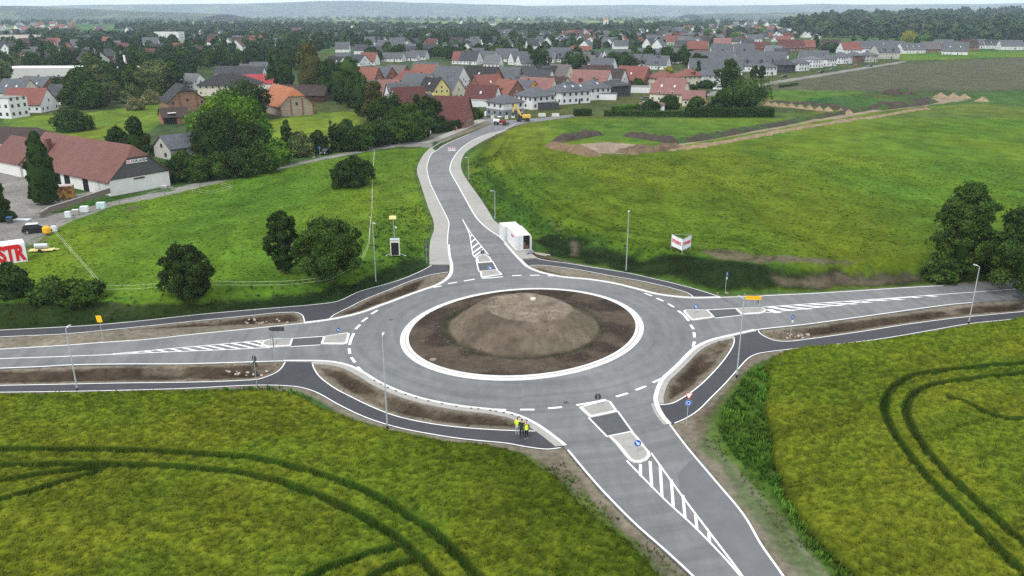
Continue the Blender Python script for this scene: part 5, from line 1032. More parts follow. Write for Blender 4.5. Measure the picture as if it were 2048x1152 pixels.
# ================================================================== TREES
def leafmat(name, objc=True, rand=.16, detail=0):
    m = bpy.data.materials.new(name); m.use_nodes = True; n = m.node_tree.nodes; l = m.node_tree.links.new; b = n['Principled BSDF']
    b.inputs['Roughness'].default_value = .8; b.inputs['Specular IOR Level'].default_value = .03
    a = n.new('ShaderNodeAttribute'); a.attribute_name = 'tint'; o = n.new('ShaderNodeObjectInfo'); k = n.new('ShaderNodeMix'); k.data_type = 'RGBA'; k.blend_type = 'MULTIPLY'; k.inputs['Factor'].default_value = 1
    l(a.outputs['Color'], k.inputs['A']); l(o.outputs['Color'], k.inputs['B']); l(k.outputs['Result'], b.inputs['Base Color'])
    t = n.new('ShaderNodeBsdfTranslucent'); l(k.outputs['Result'], t.inputs['Color']); mxs = n.new('ShaderNodeMixShader'); mxs.inputs[0].default_value = .18
    out = n['Material Output']; l(b.outputs[0], mxs.inputs[1]); l(t.outputs[0], mxs.inputs[2]); l(mxs.outputs[0], out.inputs['Surface']); return m
M_leaf = leafmat('foliage'); M_bark = mat('bark', (.075, .060, .045), rough=.95, var=.2, scale=3)
ENV = dict(round=lambda t: np.sqrt(np.clip(1 - (2 * t ** .85 - 1) ** 2, 0, 1)) ** .8, oval=lambda t: np.sqrt(np.clip(1 - (2 * t - 1) ** 2, 0, 1)) ** .7 * (1 - .25 * t),
           cone=lambda t: (1 - t) ** .85 * (.35 + .65 * sst(-.05, .15, t)), column=lambda t: np.sqrt(np.clip(1 - (2 * t - .75) ** 2 / 1.57, 0, 1)) ** 1.0 * (1 - .35 * t ** 2), bush=lambda t: np.sqrt(np.clip(1 - t ** 2, 0, 1)))
def crown(seed, w, h, kind, nl, leaf, nlump=34, core=.72, ragged=1.0, lrs=1.0):
    rs_ = np.random.RandomState(seed); env = ENV[kind]; cone = kind in ('cone', 'column')
    t = rs_.rand(nlump) ** (1.25 if kind == 'cone' else .9); an = rs_.rand(nlump) * 2 * math.pi; er = env(t) * w / 2
    lr = w * (.06 + .15 * rs_.rand(nlump) ** 1.4) * (.75 if cone else 1) * lrs; rr_ = np.clip(er - lr * .75, 0, None) * (.55 + .45 * rs_.rand(nlump) ** .5)
    rr_ *= (1 + .30 * ragged * (rs_.rand(nlump) - .35)); lc = np.stack([rr_ * np.cos(an), rr_ * np.sin(an), t * h * .9 + lr * .3], 1)
    li = rs_.choice(nlump, nl, p=lr ** 2 / (lr ** 2).sum()); dv = rs_.randn(nl, 3); dv[:, 2] += .35; out = lc[li] * np.array([1, 1, 0]); out /= (np.linalg.norm(out, axis=1, keepdims=True) + .1); dv += out * .9
    dv /= np.linalg.norm(dv, axis=1, keepdims=True); P = lc[li] + dv * lr[li][:, None] * (.7 + .42 * rs_.rand(nl, 1) + (.5 * rs_.rand(nl, 1) ** 1.5) * (rs_.rand(nl, 1) < .20)) * np.array([1, 1, .85]); P[:, 2] = np.abs(P[:, 2])
    nn = dv + .75 * rs_.randn(nl, 3); nn /= np.linalg.norm(nn, axis=1, keepdims=True); u = np.cross(nn, rs_.randn(nl, 3)); u /= np.linalg.norm(u, axis=1, keepdims=True); v = np.cross(nn, u)
    s = (leaf * (.6 + .8 * rs_.rand(nl)))[:, None]; A = P - u * s * .5; B = P + u * s * .5 ; Cc = P + v * s * .75 + u * s * .18; D = P - v * s * .55 - u * s * .1
    V = np.stack([A, D, B, Cc], 1).reshape(-1, 3); F = np.arange(nl * 4).reshape(nl, 4)
    lt = (.72 + .56 * rs_.rand(nlump))[li] * (.66 + .68 * rs_.rand(nl)); yl = (rs_.rand(nlump) * .22)[li]; tint = np.stack([lt * (1 + yl), lt, lt * (1 - yl * .6)], 1)
    # inner mass that keeps the crown from being see-through
    nu, nv = 14, 9; tv = (np.arange(nv + 1) / nv); an2 = np.arange(nu) / nu * 2 * math.pi; T, A2 = np.meshgrid(tv, an2, indexing='ij')
    rad = env(np.clip(T, .02, .98)) * w / 2 * core * (.8 + .4 * fbm(A2 * 1.3 + seed, T * 4, .8, 2, seed)); X = np.stack([rad * np.cos(A2), rad * np.sin(A2), T * h * .9 + .02 * h], -1).reshape(-1, 3)
    f2 = [(i * nu + j, i * nu + (j + 1) % nu, (i + 1) * nu + (j + 1) % nu, (i + 1) * nu + j) for i in range(nv) for j in range(nu)]
    V2 = np.concatenate([V, X]); F2 = np.concatenate([F, np.array(f2) + len(V)]); tint = np.concatenate([tint, np.full((len(f2), 3), .8)])
    return npmesh('crown', V2, F2, M_leaf, tint)
def trunk(h, r, lean=0.0, limbs=4, seed=1, hc=None):
    q = random.Random(seed); mb = MB(); mb.tube((0, 0, -.3), (lean, 0, h), r, r * .55, 8)
    for i in range(limbs): a = q.random() * 6.28; z = h * q.uniform(.55, 1); mb.tube((lean * z / h, 0, z), (math.cos(a) * h * .45, math.sin(a) * h * .45, z + h * .5), r * .45, r * .15, 6)
    return mb.mesh('trunk', M_bark)
PROTO = {}
def proto(kind, k):
    if (kind, k) not in PROTO:
        w_, h_ = dict(round=(9, 8.5), oval=(7.5, 10), cone=(5.5, 10), column=(4, 11), bush=(6, 4))[kind]
        PROTO[(kind, k)] = (crown(100 + k * 7 + len(kind) * 31, w_, h_, kind, 2600 if kind != 'bush' else 1500, .55 if kind != 'bush' else .4, nlump=46 + 5 * k, ragged=1.4), trunk(2.2 if kind != 'bush' else .5, .28, 0, 4, k), w_, h_)
    return PROTO[(kind, k)]
GREEN = dict(dark=(.030, .060, .014), mid=(.044, .088, .017), bright=(.075, .165, .018), olive=(.065, .072, .020), yellow=(.24, .26, .02), blue=(.030, .060, .026), pale=(.085, .13, .045), purple=(.055, .030, .030))
GN = dict(dark='dark green', mid='mid-green', bright='bright green', olive='olive brown', yellow='yellow', blue='blue-green', pale='pale green', purple='dark purple')
KN = dict(round='round-crowned tree', oval='tall oval tree', cone='pointed conifer', column='slim columnar tree', bush='low bush')
PN = dict(round='round_tree', oval='oval_tree', cone='conifer', column='columnar_tree', bush='bush')
tr_rs = random.Random(5)
def tree(x, y, z, w_, h_, kind, shade, label, group=None, stem=None, k=None, name=None, det=True):
    k = tr_rs.randrange(4) if k is None else k; cm, tm, pw, ph = proto(kind, k); bush = kind == 'bush'; st = stem if stem is not None else (0.05 if bush else .12) * h_
    r = empty(name or PN[kind], (x, y, z), tr_rs.uniform(0, 6.28), label, 'bush' if bush else 'tree', group)
    c = link('crown', cm, r); c.scale = (w_ / pw, w_ / pw * tr_rs.uniform(.92, 1.08), (h_ - st) / ph); c.location = (0, 0, st); g = GREEN[shade]; v = tr_rs.uniform(.85, 1.15); c.color = (g[0] * v, g[1] * v, g[2] * v, 1)
    if det: t = link('trunk', tm, r); t.scale = (h_ / 10, h_ / 10, (st + .25 * h_) / (2.2 if not bush else .5))
    return r
def big(b, ty, wpx, kind, shade, label, n, leaf, seed, stem=.12, nlump=40, core=.62, multi=1, name=None, ragged=1.2, lean=0.0, tr=.25, lrs=1.0):
    """a tree built for itself: b = foot, ty = top, wpx = crown width in the photograph"""
    p = U(*b); h = hgt(b[0], b[1], ty, p[2]); dep = p[1] * math.cos(PITCH) - (p[2] - CAMH) * math.sin(PITCH); w_ = wpx * dep / FPX
    bush = kind == 'bush'; r = empty(name or PN[kind], p, 0, label, 'bush' if bush else 'tree'); st = stem * h
    c = link('crown', crown(seed, w_, h - st, kind, n, leaf, nlump, core, ragged, lrs), r); c.location = (0, 0, st); c.color = (*GREEN[shade], 1)
    for i in range(multi): o = link('trunk', trunk(st + h * .35, tr, 0, 5, seed + i), r); o.location = ((i - (multi - 1) / 2) * .8, (i % 2) * .5 - .3, 0); o.rotation_euler = (0, R((i - (multi - 1) / 2) * 7), 0)
    FOOT.append((p[0], p[1], w_ * .3)); return r
big((380,598), 489, 100, 'oval', 'dark', 'dark leafy tree on several pale stems beside the left meadow fence', 20000, .20, 3, stem=.04, lrs=.72, nlump=120, multi=4, tr=.10, core=.36, ragged=2.4)
big((570,546), 416, 68, 'oval', 'dark', 'tall narrow dark tree standing left of the wide tree in the meadow', 15000, .21, 5, stem=.05, lrs=.72, nlump=80, ragged=2.8, core=.34)
big((663,562), 444, 128, 'round', 'mid', 'wide round tree with a visible leaning trunk in the left meadow', 25000, .22, 7, stem=.13, lrs=.72, nlump=130, tr=.22, core=.42, ragged=2.2)
big((708,371), 314, 84, 'bush', 'dark', 'dark solitary bush in the middle of the left meadow', 13000, .26, 9, stem=.02, nlump=90, lrs=.7, ragged=2)
big((1918,556), 362, 118, 'oval', 'mid', 'tall ragged tree above the right bank, left of the overhanging tree', 24000, .24, 11, stem=.06, lrs=.72, nlump=130, ragged=2.8, core=.34)
big((1998,558), 470, 80, 'round', 'dark', 'dark shrubby tree in shade between the two larger trees at right', 8000, .32, 12, stem=.03)
big((2062,596), 440, 150, 'round', 'mid', 'tree overhanging the right arm at the right edge', 18000, .26, 13, stem=.10, lrs=.7, nlump=110, ragged=2.6, core=.4)
big((2065,540), 395, 130, 'round', 'dark', 'dark tree cut by the right edge behind the overhanging tree', 9000, .34, 14, stem=.05, nlump=80)
big((1880,562), 505, 70, 'bush', 'mid', 'low leafy shrub at the foot of the tall ragged tree', 3500, .38, 15, stem=.02)
big((92,408), 249, 60, 'column', 'dark', 'tall dark green poplar-shaped conifer in front of the farm shop', 15000, .36, 17, stem=.02, nlump=150, lrs=.6, core=.85, ragged=.5)
big((-4,444), 335, 50, 'column', 'dark', 'dark columnar conifer cut by the left edge', 6000, .42, 18, stem=.02, nlump=60, core=.8, ragged=.4)
big((24,592), 534, 80, 'bush', 'dark', 'dark round bush below the lettered banner block', 5000, .34, 19, stem=.02)
big((112,597), 568, 84, 'bush', 'mid', 'low scrub beside the bush under the banner block', 4500, .30, 20, stem=.02, ragged=1.8)
big((168,600), 572, 80, 'bush', 'mid', 'low green scrub at the lower left corner of the meadow', 3000, .30, 21, stem=.02, ragged=1.8)
big((20,437), 425, 26, 'bush', 'mid', 'small shrub by the yard entrance at the left edge', 900, .3, 22, stem=.02)
big((470,310), 206, 150, 'round', 'bright', 'large bright green round tree behind the dark conifers', 12000, .55, 23, stem=.08, nlump=70)
big((450,326), 236, 128, 'round', 'dark', 'broad very dark conifer right of the beige cottage', 9000, .5, 24, stem=.02, nlump=70, core=.8, ragged=.8)
big((512,322), 262, 90, 'round', 'dark', 'dark tree right of the broad dark conifer', 6000, .5, 25, stem=.04)
big((484,238), 178, 112, 'round', 'dark', 'dark domed tree in front of the cream villa', 8000, .6, 26, stem=.02, core=.8, ragged=.5)
big((277,312), 228, 70, 'cone', 'dark', 'pointed dark tree right behind the farm shop roof', 6000, .5, 27, stem=.05)
big((238,300), 258, 44, 'round', 'dark', 'small dark tree at the end of the farm shop ridge', 2500, .5, 28, stem=.05)
big((142,262), 231, 84, 'bush', 'dark', 'feathery dark tree behind the farm shop ridge', 4500, .5, 29, stem=.03)
for i, (bx, by, ty, wp, kd, sh) in enumerate([(352,362,318,62,'bush','dark'),(395,362,310,70,'bush','mid'),(440,356,312,70,'bush','mid'),(482,352,300,70,'bush','dark'),(522,345,290,74,'bush','mid'),(556,330,282,56,'bush','bright'),(366,338,306,50,'bush','mid')]):
    big((bx,by), ty, wp, kd, sh, '%s shrub, %s from left in the hedge along the farm lane' % (GN[sh], ordw(i)), 3200, .42, 40 + i, stem=.01)
for i, (bx, by, ty, wp, kd, sh) in enumerate([(575,283,241,26,'oval','mid'),(597,296,268,36,'bush','purple'),(606,312,278,60,'bush','pale'),(640,305,262,44,'bush','dark'),(664,300,232,10,'column','pale'),(690,302,240,62,'round','dark'),(722,300,248,54,'round','mid'),(588,300,276,30,'bush','mid'),(752,292,242,56,'round','dark'),(786,286,232,74,'round','mid'),(822,282,214,80,'round','mid'),(846,275,222,40,'oval','dark')]):
    big((bx,by), ty, wp, kd, sh, '%s %s, %s from left along the lane verge' % (GN[sh], KN[kd], ordw(i)), 3600, .48, 60 + i, stem=.02)
for i, (bx, by, ty, wp, kd, sh) in enumerate([(545,176,110,34,'cone','dark'),(572,176,118,40,'oval','dark'),(625,196,96,74,'oval','olive'),(652,200,122,36,'oval','dark'),(682,208,132,50,'oval','dark'),(704,216,138,46,'oval','dark'),(727,232,158,54,'oval','dark'),(750,244,164,56,'oval','olive'),(775,250,196,72,'round','dark'),(700,180,112,50,'round','mid'),(664,176,118,40,'oval','blue')]):
    big((bx,by), ty, wp, kd, sh, '%s %s, %s from left in the tall line beside the lawn' % (GN[sh], KN[kd], ordw(i)), 4200, .62, 80 + i, stem=.03, core=.8, ragged=.6)
for i, (bx, by, ty, wp, kd, sh) in enumerate([(834,236,186,32,'cone','dark'),(858,262,192,52,'round','dark'),(898,252,208,20,'cone','dark'),(912,240,218,18,'bush','mid'),(952,238,220,30,'round','mid'),(786,222,198,40,'round','mid'),(884,258,232,22,'bush','mid'),(1300,222,206,44,'bush','dark')]):
    big((bx,by), ty, wp, kd, sh, '%s %s, %s from left in the gardens by the road end' % (GN[sh], KN[kd], ordw(i)), 3000, .5, 100 + i, stem=.03)
for i, (bx, by, ty, wp, kd, sh) in enumerate([(1338,217,196,48,'bush','dark'),(1392,214,196,34,'bush','mid'),(1442,214,184,44,'bush','dark'),(1490,217,162,100,'round','mid'),(1456,180,124,56,'round','dark'),(1395,158,122,24,'cone','dark'),(1522,161,130,17,'oval','dark'),(1507,161,129,17,'oval','dark'),(1414,176,165,36,'bush','dark'),(1262,168,152,30,'bush','mid'),(1276,176,160,26,'round','mid'),(1337,146,136,18,'round','yellow'),(1384,180,172,20,'bush','dark')]):
    big((bx,by), ty, wp, kd, sh, '%s %s, %s from left around the long dark hedge' % (GN[sh], KN[kd], ordw(i)), 2800, .6, 120 + i, stem=.02)
def treezone(poly, n, hr, kinds, shades, phrase, group, mind=14, seed=1, avoid=5):
    q_ = random.Random(seed); pts = []; xs = [p[0] for p in poly]; ys = [p[1] for p in poly]; t_ = 0
    while len(pts) < n and t_ < 5000:
        t_ += 1; q = (q_.uniform(min(xs), max(xs)), q_.uniform(min(ys), max(ys)))
        if not inside(np.array([q[0]]), np.array([q[1]]), poly)[0] or any(abs(q[0] - p[0]) < mind and abs(q[1] - p[1]) < mind * .3 for p in pts): continue
        x, y, _ = U0(*q)
        if any((x - f[0]) ** 2 + (y - f[1]) ** 2 < (f[2] + avoid) ** 2 for f in FOOT): continue
        pts.append(q)
    for i, q in enumerate(sorted(pts)):
        x, y, _ = U0(*q); kd = q_.choice(kinds.split()); sh = q_.choice(shades.split()); h = q_.uniform(*hr) * (.55 if kd == 'bush' else 1) ; w_ = h * dict(round=.95, oval=.68, cone=.5, column=.3, bush=1.5)[kd]
        tree(x, y, 0, w_, h, kd, sh, '%s %s, %s from left %s' % (GN[sh], KN[kd], ordw(i), phrase), group, det=y < 700)
K1 = 'round round round oval oval cone bush'; S1 = 'dark dark dark mid mid blue'
treezone([(150,222),(330,204),(345,180),(300,150),(165,168),(120,200)], 44, (9, 14), 'round round bush oval', 'dark dark mid mid pale', 'behind the upper left meadow', 'trees behind the upper left meadow', 13, 1)
treezone([(0,178),(0,150),(60,128),(200,120),(300,125),(300,160),(170,172),(160,150),(60,145)], 36, (10, 14), K1, S1 + ' pale', 'around the far left houses', 'trees around the far left houses', 16, 2, 2)
treezone([(300,175),(300,120),(400,118),(540,115),(640,112),(640,130),(540,150),(420,146),(345,170)], 60, (9, 14), K1, S1, 'behind the brick barn and villa', 'trees behind the brick barn and villa', 13, 3, 3)
treezone([(0,128),(0,98),(200,92),(430,92),(560,104),(420,118),(180,122)], 60, (9, 14), K1, S1, 'in the upper left belt', 'trees in the upper left belt', 15, 4, 1)
treezone([(740,126),(740,112),(900,112),(1060,116),(1250,122),(1420,124),(1420,134),(1330,136),(1150,126),(1000,124),(860,122)], 46, (8, 13), 'round round oval bush', 'dark dark mid', 'in the belt before the long grey row', 'trees before the long grey row', 14, 5, 0)
treezone([(560,112),(560,88),(900,80),(1200,80),(1360,88),(1230,94),(1000,92),(900,96),(700,102)], 64, (11, 17), K1, S1, 'in the belt behind the estate', 'trees in the belt behind the estate', 15, 6, 0)
treezone([(1210,90),(1210,66),(1640,56),(1800,70),(1600,76),(1400,86)], 44, (11, 15), 'round oval', 'dark mid blue bright', 'in the dense right-hand town', 'trees in the dense right-hand town', 18, 7, 0)
treezone([(1800,104),(1700,88),(1700,76),(2048,78),(2048,98),(1960,100)], 22, (7, 12), 'round bush oval', 'dark mid', 'around the far right houses', 'trees around the far right houses', 16, 8, 2)
for i, (bx, by, ty, wp, kd, sh) in enumerate([(1080,136,100,44,'round','dark'),(1150,138,108,50,'round','dark'),(803,110,92,26,'oval','dark'),(922,122,108,24,'round','yellow'),(1243,136,108,60,'round','dark'),(1306,134,112,54,'round','dark'),(1630,96,70,26,'cone','dark'),(1660,104,88,44,'round','dark'),(1471,86,66,28,'round','bright'),(1815,84,66,34,'round','yellow'),(1848,82,70,30,'round','bright'),(60,138,112,54,'round','pale'),(86,120,78,20,'column','dark'),(330,60,52,8,'round','dark'),(1310,66,48,26,'round','dark'),(1120,70,52,30,'round','dark'),(1080,74,58,34,'round','dark')]):
    big((bx,by), ty, wp, kd, sh, 'solitary %s %s, %s from left among the far roofs' % (GN[sh], KN[kd], ordw(i)), 1400, 1.0, 140 + i, stem=.03)
# flowering bushes
for i, (bx, by, ty, wp) in enumerate([(306,208,181,38),(272,220,199,36)]):
    o = big((bx,by), ty, wp, 'bush', 'pale', 'bush covered in cream blossom, %s one behind the upper left meadow' % ['right', 'left'][i], 2600, .45, 170 + i, stem=.01)
    o.children[0].color = (.17, .19, .09, 1)
# ---- far woods: one mass each
def woods(poly, n, hh, seed, col, rise=0.0, y0=0, avoid=False):
    q = np.random.RandomState(seed); cm = []; xs = [p[0] for p in poly]; ys = [p[1] for p in poly]; X = q.uniform(min(xs), max(xs), n * 6); Y = q.uniform(min(ys), max(ys), n * 6)
    ok = inside(X, Y, poly); X, Y = X[ok][:n], Y[ok][:n]; nl = 46; V = []; T = []
    for a, b in zip(X, Y):
        x, y, _ = U0(a, b)
        if avoid and any((x - f[0]) ** 2 + (y - f[1]) ** 2 < (f[2] + 5) ** 2 for f in FOOT): continue
        s = hh * q.uniform(.75, 1.25); z = max(0, (y - y0) * rise); k = nl; d = q.randn(k, 3); d[:, 2] = np.abs(d[:, 2]) * .9 + .05; d[:, 1] -= .3; d /= np.linalg.norm(d, axis=1, keepdims=True)
        P = np.array([x, y, z]) + d * np.array([.62, .62, 1.0]) * s * q.uniform(.82, 1.03, (k, 1)); nn = d + .6 * q.randn(k, 3); nn /= np.linalg.norm(nn, axis=1, keepdims=True)
        u = np.cross(nn, q.randn(k, 3)); u /= np.linalg.norm(u, axis=1, keepdims=True); v = np.cross(nn, u); L_ = s * .30; V.append(np.stack([P - u * L_, P - v * L_, P + u * L_, P + v * L_], 1).reshape(-1, 3))
        t = q.uniform(.7, 1.35) * q.uniform(.8, 1.2, (k, 1)); T.append(np.repeat(t, 3, 1) * np.array(col) * np.array([1 + q.uniform(-.15, .3), 1, 1]))
    V = np.concatenate(V); T = np.concatenate(T); F = np.arange(len(V)).reshape(-1, 4)
    o = link('woods', npmesh('woods', V, F, mat('wood_foliage', attr='tint', rough=.9, var=.1, scale=.05, spec=.1), T)); tag(o, kind='stuff'); return o
DK = (.028, .054, .020)
woods([(1640,78),(1560,66),(1700,52),(1900,50),(2150,46),(2150,84),(1900,80)], 620, 17, 1, DK, .022, 1150)
woods([(1010,100),(1010,62),(1220,58),(1640,54),(1640,74),(1420,92),(1230,98)], 210, 9, 12, DK, avoid=True)
woods([(700,112),(900,98),(1010,92),(1010,100),(900,116)], 40, 8, 13, DK, avoid=True)
woods([(500,98),(500,80),(720,70),(1000,66),(1000,80),(760,92)], 240, 11, 2, DK, avoid=True)
woods([(0,100),(0,80),(60,64),(240,72),(420,66),(640,58),(760,60),(1000,58),(1000,68),(720,72),(430,88),(200,92)], 560, 10.5, 3, DK, avoid=True)
woods([(230,58),(300,50),(520,50),(760,52),(980,52),(980,60),(640,62),(300,66)], 420, 13, 4, DK)
woods([(1000,68),(1000,56),(1200,54),(1260,50),(1430,46),(1430,58),(1280,64),(1200,70)], 260, 14, 5, DK)
woods([(1440,52),(1440,45),(1560,44),(1680,42),(1660,50)], 90, 13, 6, DK)
woods([(-40,52),(-40,42),(300,40),(700,38.5),(1200,39),(1700,38),(2100,38),(2100,41),(1700,42),(1200,43),(700,43),(420,45),(230,49)], 520, 13, 7, DK)
woods([(-40,39),(-40,35.5),(400,35),(1000,34.5),(1500,34),(2100,34),(2100,36),(1500,36.5),(1000,37),(400,38)], 420, 15, 8, DK)
woods([(1500,36),(1700,34),(2100,32),(2100,38),(1700,41)], 300, 20, 9, DK, .006, 4000)
# ================================================================== CROPS AND GRASS
def blades(name, P, hh, wd, spread, nb, cb, ct, seed, m, jit=.25, zbase=None, patch=None):
    """P (n,3) foot points; nb blades each; colours at foot and tip"""
    q = np.random.RandomState(seed); n = len(P); N = n * nb; B = np.repeat(P, nb, 0); an = q.rand(N) * 6.283; lean = spread * (.3 + .9 * q.rand(N)); h = np.repeat(hh if np.ndim(hh) else np.full(n, hh), nb) * (.7 + .5 * q.rand(N))
    off = (q.rand(N, 2) - .5) * spread * 1.2; B = B + np.c_[off, np.zeros(N)]; tip = B + np.stack([np.cos(an) * lean, np.sin(an) * lean, h], 1); pa = an + 1.57 + (q.rand(N) - .5); w_ = wd * (.6 + .8 * q.rand(N))
    dw = np.stack([np.cos(pa) * w_, np.sin(pa) * w_, np.zeros(N)], 1); mid = B * .4 + tip * .6
    V = np.stack([B - dw * .5, mid - dw, mid + dw, tip], 1)            # a small kite: foot, two shoulders, tip
    V = np.stack([B, mid - dw, tip, mid + dw], 1).reshape(-1, 3); F = np.arange(N * 4).reshape(N, 4)
    pc = np.repeat(patch if patch is not None else np.ones((n, 3)), nb, 0) * (1 + jit * (q.rand(N, 1) - .5) * 2); cb_ = np.array(cb); ct_ = np.array(ct)
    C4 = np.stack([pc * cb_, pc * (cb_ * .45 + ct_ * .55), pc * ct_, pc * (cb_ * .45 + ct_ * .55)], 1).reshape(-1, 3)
    return npmesh(name, V, F, m, np.clip(C4, 0, 1))
M_blade = mat('blade', attr='tint', rough=.9, var=0, spec=.0)
def scatter(poly, dens, seed, maxn=400000):
    q = np.random.RandomState(seed); xs = [p[0] for p in poly]; ys = [p[1] for p in poly]; A = (max(xs) - min(xs)) * (max(ys) - min(ys)); n = int(min(A * dens, 3e6)); x = q.uniform(min(xs), max(xs), n); y = q.uniform(min(ys), max(ys), n)
    k = inside(x, y, poly) & (np.abs(x) < y * .82 + 8); return x[k][:maxn], y[k][:maxn]
def barley(name, poly, lines, seed, dirang, label, green=None):
    c, s = math.cos(dirang), math.sin(dirang)
    def look(x, y, ed, dl):
        u = x * c + y * s; v = -x * s + y * c
        big_ = fbm(u / 4.5, v, 2.6, 4, 101); mid = fbm(u / 1.5, v, .48, 3, 121); p2 = fbm(x, y, 9, 3, 111); fine = fbm(x, y, .33, 2, 131)
        hgt_ = (.72 + .16 * (big_ - .5) + .30 * (mid - .5) + .26 * (fine - .5)) * (.62 + .38 * sst(0, .7, ed))
        br = .80 + .20 * sst(.3, .7, big_) + .30 * sst(.34, .66, mid) + .34 * (fine - .5); yel = sst(.35, .65, p2)
        if green is not None: g_ = sst(14, 0, distp(x, y, green, False)); yel = yel * (1 - g_); br = br * (1 - .28 * g_)
        pat = np.stack([br * (.86 + .18 * yel), br, br * .85], -1) * (.6 + .4 * sst(.25, .6, dl))[..., None] * (.80 + .20 * sst(.1, 1.2, ed))[..., None]  # darkened along the wheel tracks: trench shade put into the crop colour
        return hgt_, pat, fine, mid
    g = .17; xs = [p[0] for p in poly]; ys = [p[1] for p in poly]; X, Y = np.meshgrid(np.arange(max(min(xs), -95), min(max(xs), 100), g), np.arange(max(37, min(ys)), max(ys), g)); sh = X.shape; f_ = np.abs(X) < Y * .82 + 8
    xf, yf = X[f_], Y[f_]; ins = inside(xf, yf, poly); xi, yi = xf[ins], yf[ins]; ed = distp(xi, yi, poly); dl = np.min([distp(xi, yi, l_, False) for l_ in lines], 0) + (fbm(xi, yi, .7, 2, 91) - .5) * .22
    h_, pat, fine, mid = look(xi, yi, ed, dl); z = (h_ - .10) * sst(.05, .3, ed) * sst(.25, .33, dl) + .02
    Z = np.full(sh, -.4); zz = np.full(xf.shape, -.4); zz[ins] = z; Z[f_] = zz; I = np.zeros(sh, bool); ii = np.zeros(xf.shape, bool); ii[ins] = True; I[f_] = ii
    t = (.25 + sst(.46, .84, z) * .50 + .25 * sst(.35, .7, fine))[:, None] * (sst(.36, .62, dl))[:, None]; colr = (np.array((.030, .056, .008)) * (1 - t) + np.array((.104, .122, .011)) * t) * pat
    CC = np.zeros(sh + (3,)); tmp = np.zeros(xf.shape + (3,)); tmp[ins] = colr; CC[f_] = tmp
    idx = np.arange(X.size).reshape(sh); keep = (I[:-1, :-1] & I[:-1, 1:] & I[1:, 1:] & I[1:, :-1]).ravel(); F = np.stack([idx[:-1, :-1], idx[:-1, 1:], idx[1:, 1:], idx[1:, :-1]], -1).reshape(-1, 4)[keep]
    used = np.unique(F); rm = np.zeros(X.size, np.int64); rm[used] = np.arange(len(used)); V = np.stack([X.ravel() + (np.random.RandomState(1).rand(X.size) - .5) * .1, Y.ravel() + (np.random.RandomState(2).rand(X.size) - .5) * .1, Z.ravel()], 1)[used]
    o = link(name, npmesh(name, V, rm[F], M_blade, CC.reshape(-1, 3)[used])); tag(o, label, None, None, 'stuff')
    x, y = scatter(poly, 15, seed); ed = distp(x, y, poly); dl = np.min([distp(x, y, l_, False) for l_ in lines], 0) + (fbm(x, y, .7, 2, 91) - .5) * .22
    k = (dl > .30) & (y > 38) & (np.random.RandomState(seed).rand(len(x)) < np.clip(70 / y, .35, 1) ** 1.2); x, y, ed, dl = x[k], y[k], ed[k], dl[k]; h_, pat, fine, mid = look(x, y, ed, dl); print(name, len(x), len(used))
    edge_ = (ed < .5) | (dl < .6); z0 = np.where(edge_, 0, h_ * .55)
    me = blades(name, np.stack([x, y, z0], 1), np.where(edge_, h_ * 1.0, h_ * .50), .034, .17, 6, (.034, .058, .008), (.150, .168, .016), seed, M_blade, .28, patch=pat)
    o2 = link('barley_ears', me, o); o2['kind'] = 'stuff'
barley('barley', P0(BARL, .25), TRAMLW, 3, R(-18), 'ripening barley left of the near arm with curved wheel tracks', P0([(1000,900),(1100,980),(1250,1120)]))
barley('barley', P0(BARR, .1), TRAMRW, 4, R(30), 'ripening barley right of the near arm with a sharply bent wheel track')
# rough grass on banks and field edges, meadow tufts
def grassy(poly, dens, h, wd, nb, cb, ct, seed, w0=False, spread=.22, thr=0.0):
    pw = [(U0(a, b) if w0 else U(a, b))[:2] for a, b in poly]; x, y = scatter(pw, dens, seed)
    k = fbm(x, y, 2.2, 3, 151) > thr; x, y = x[k], y[k]; pch = fbm(x, y, 3.0, 3, 161); z = H(x, y); hv = h * (.5 + pch); patch = (.62 + .8 * sst(.3, .7, pch))[:, None] * np.ones((1, 3)) * np.stack([1 + .5 * (fbm(x, y, 6, 2, 171) - .5), 1 + 0 * x, 1 + 0 * x], 1)
    return blades('grass', np.stack([x, y, z - .03], 1), hv, wd, spread, nb, cb, ct, seed, M_blade, .3, patch=patch)
def addgrass(me, label=None): tag(link('grass', me), label, None, None, 'stuff')
addgrass(grassy([(1492,748),(1530,736),(1542,830),(1545,900),(1570,1000),(1640,1090),(1720,1165),(1668,1160),(1600,1080),(1555,1000),(1515,955),(1470,915),(1436,862),(1448,820),(1470,785)], 9, .55, .055, 6, (.026, .056, .008), (.078, .165, .019), 21, True, .3, .30), 'tall green weeds beside the right barley')
addgrass(grassy([(1400,880),(1436,865),(1515,955),(1600,1080),(1690,1200),(1640,1200),(1540,1040),(1470,940)], 6, .24, .035, 5, (.035, .05, .014), (.10, .125, .035), 22, True, .2, .44))
addgrass(grassy([(1130,925),(1154,960),(1215,1015),(1310,1100),(1375,1165),(1335,1165),(1255,1088),(1150,1000),(1090,940)], 6, .28, .04, 5, (.030, .05, .012), (.09, .13, .025), 23, True, .2, .42))
addgrass(grassy([(400,786),(520,775),(575,780),(625,800),(600,800),(560,790)], 10, .5, .05, 6, (.025, .07, .01), (.09, .20, .02), 24, True, .25, .25))
addgrass(grassy([(0,655),(128,648),(300,634),(512,612),(637,600),(720,572),(821,543),(853,524),(858,470),(864,440),(850,410),(760,420),(740,520),(640,560),(400,580),(0,585)], 1.0, .30, .06, 5, (.014, .026, .007), (.028, .050, .012), 25, False, .32, .36), 'rough grass on the bank between left meadow and cycle path')
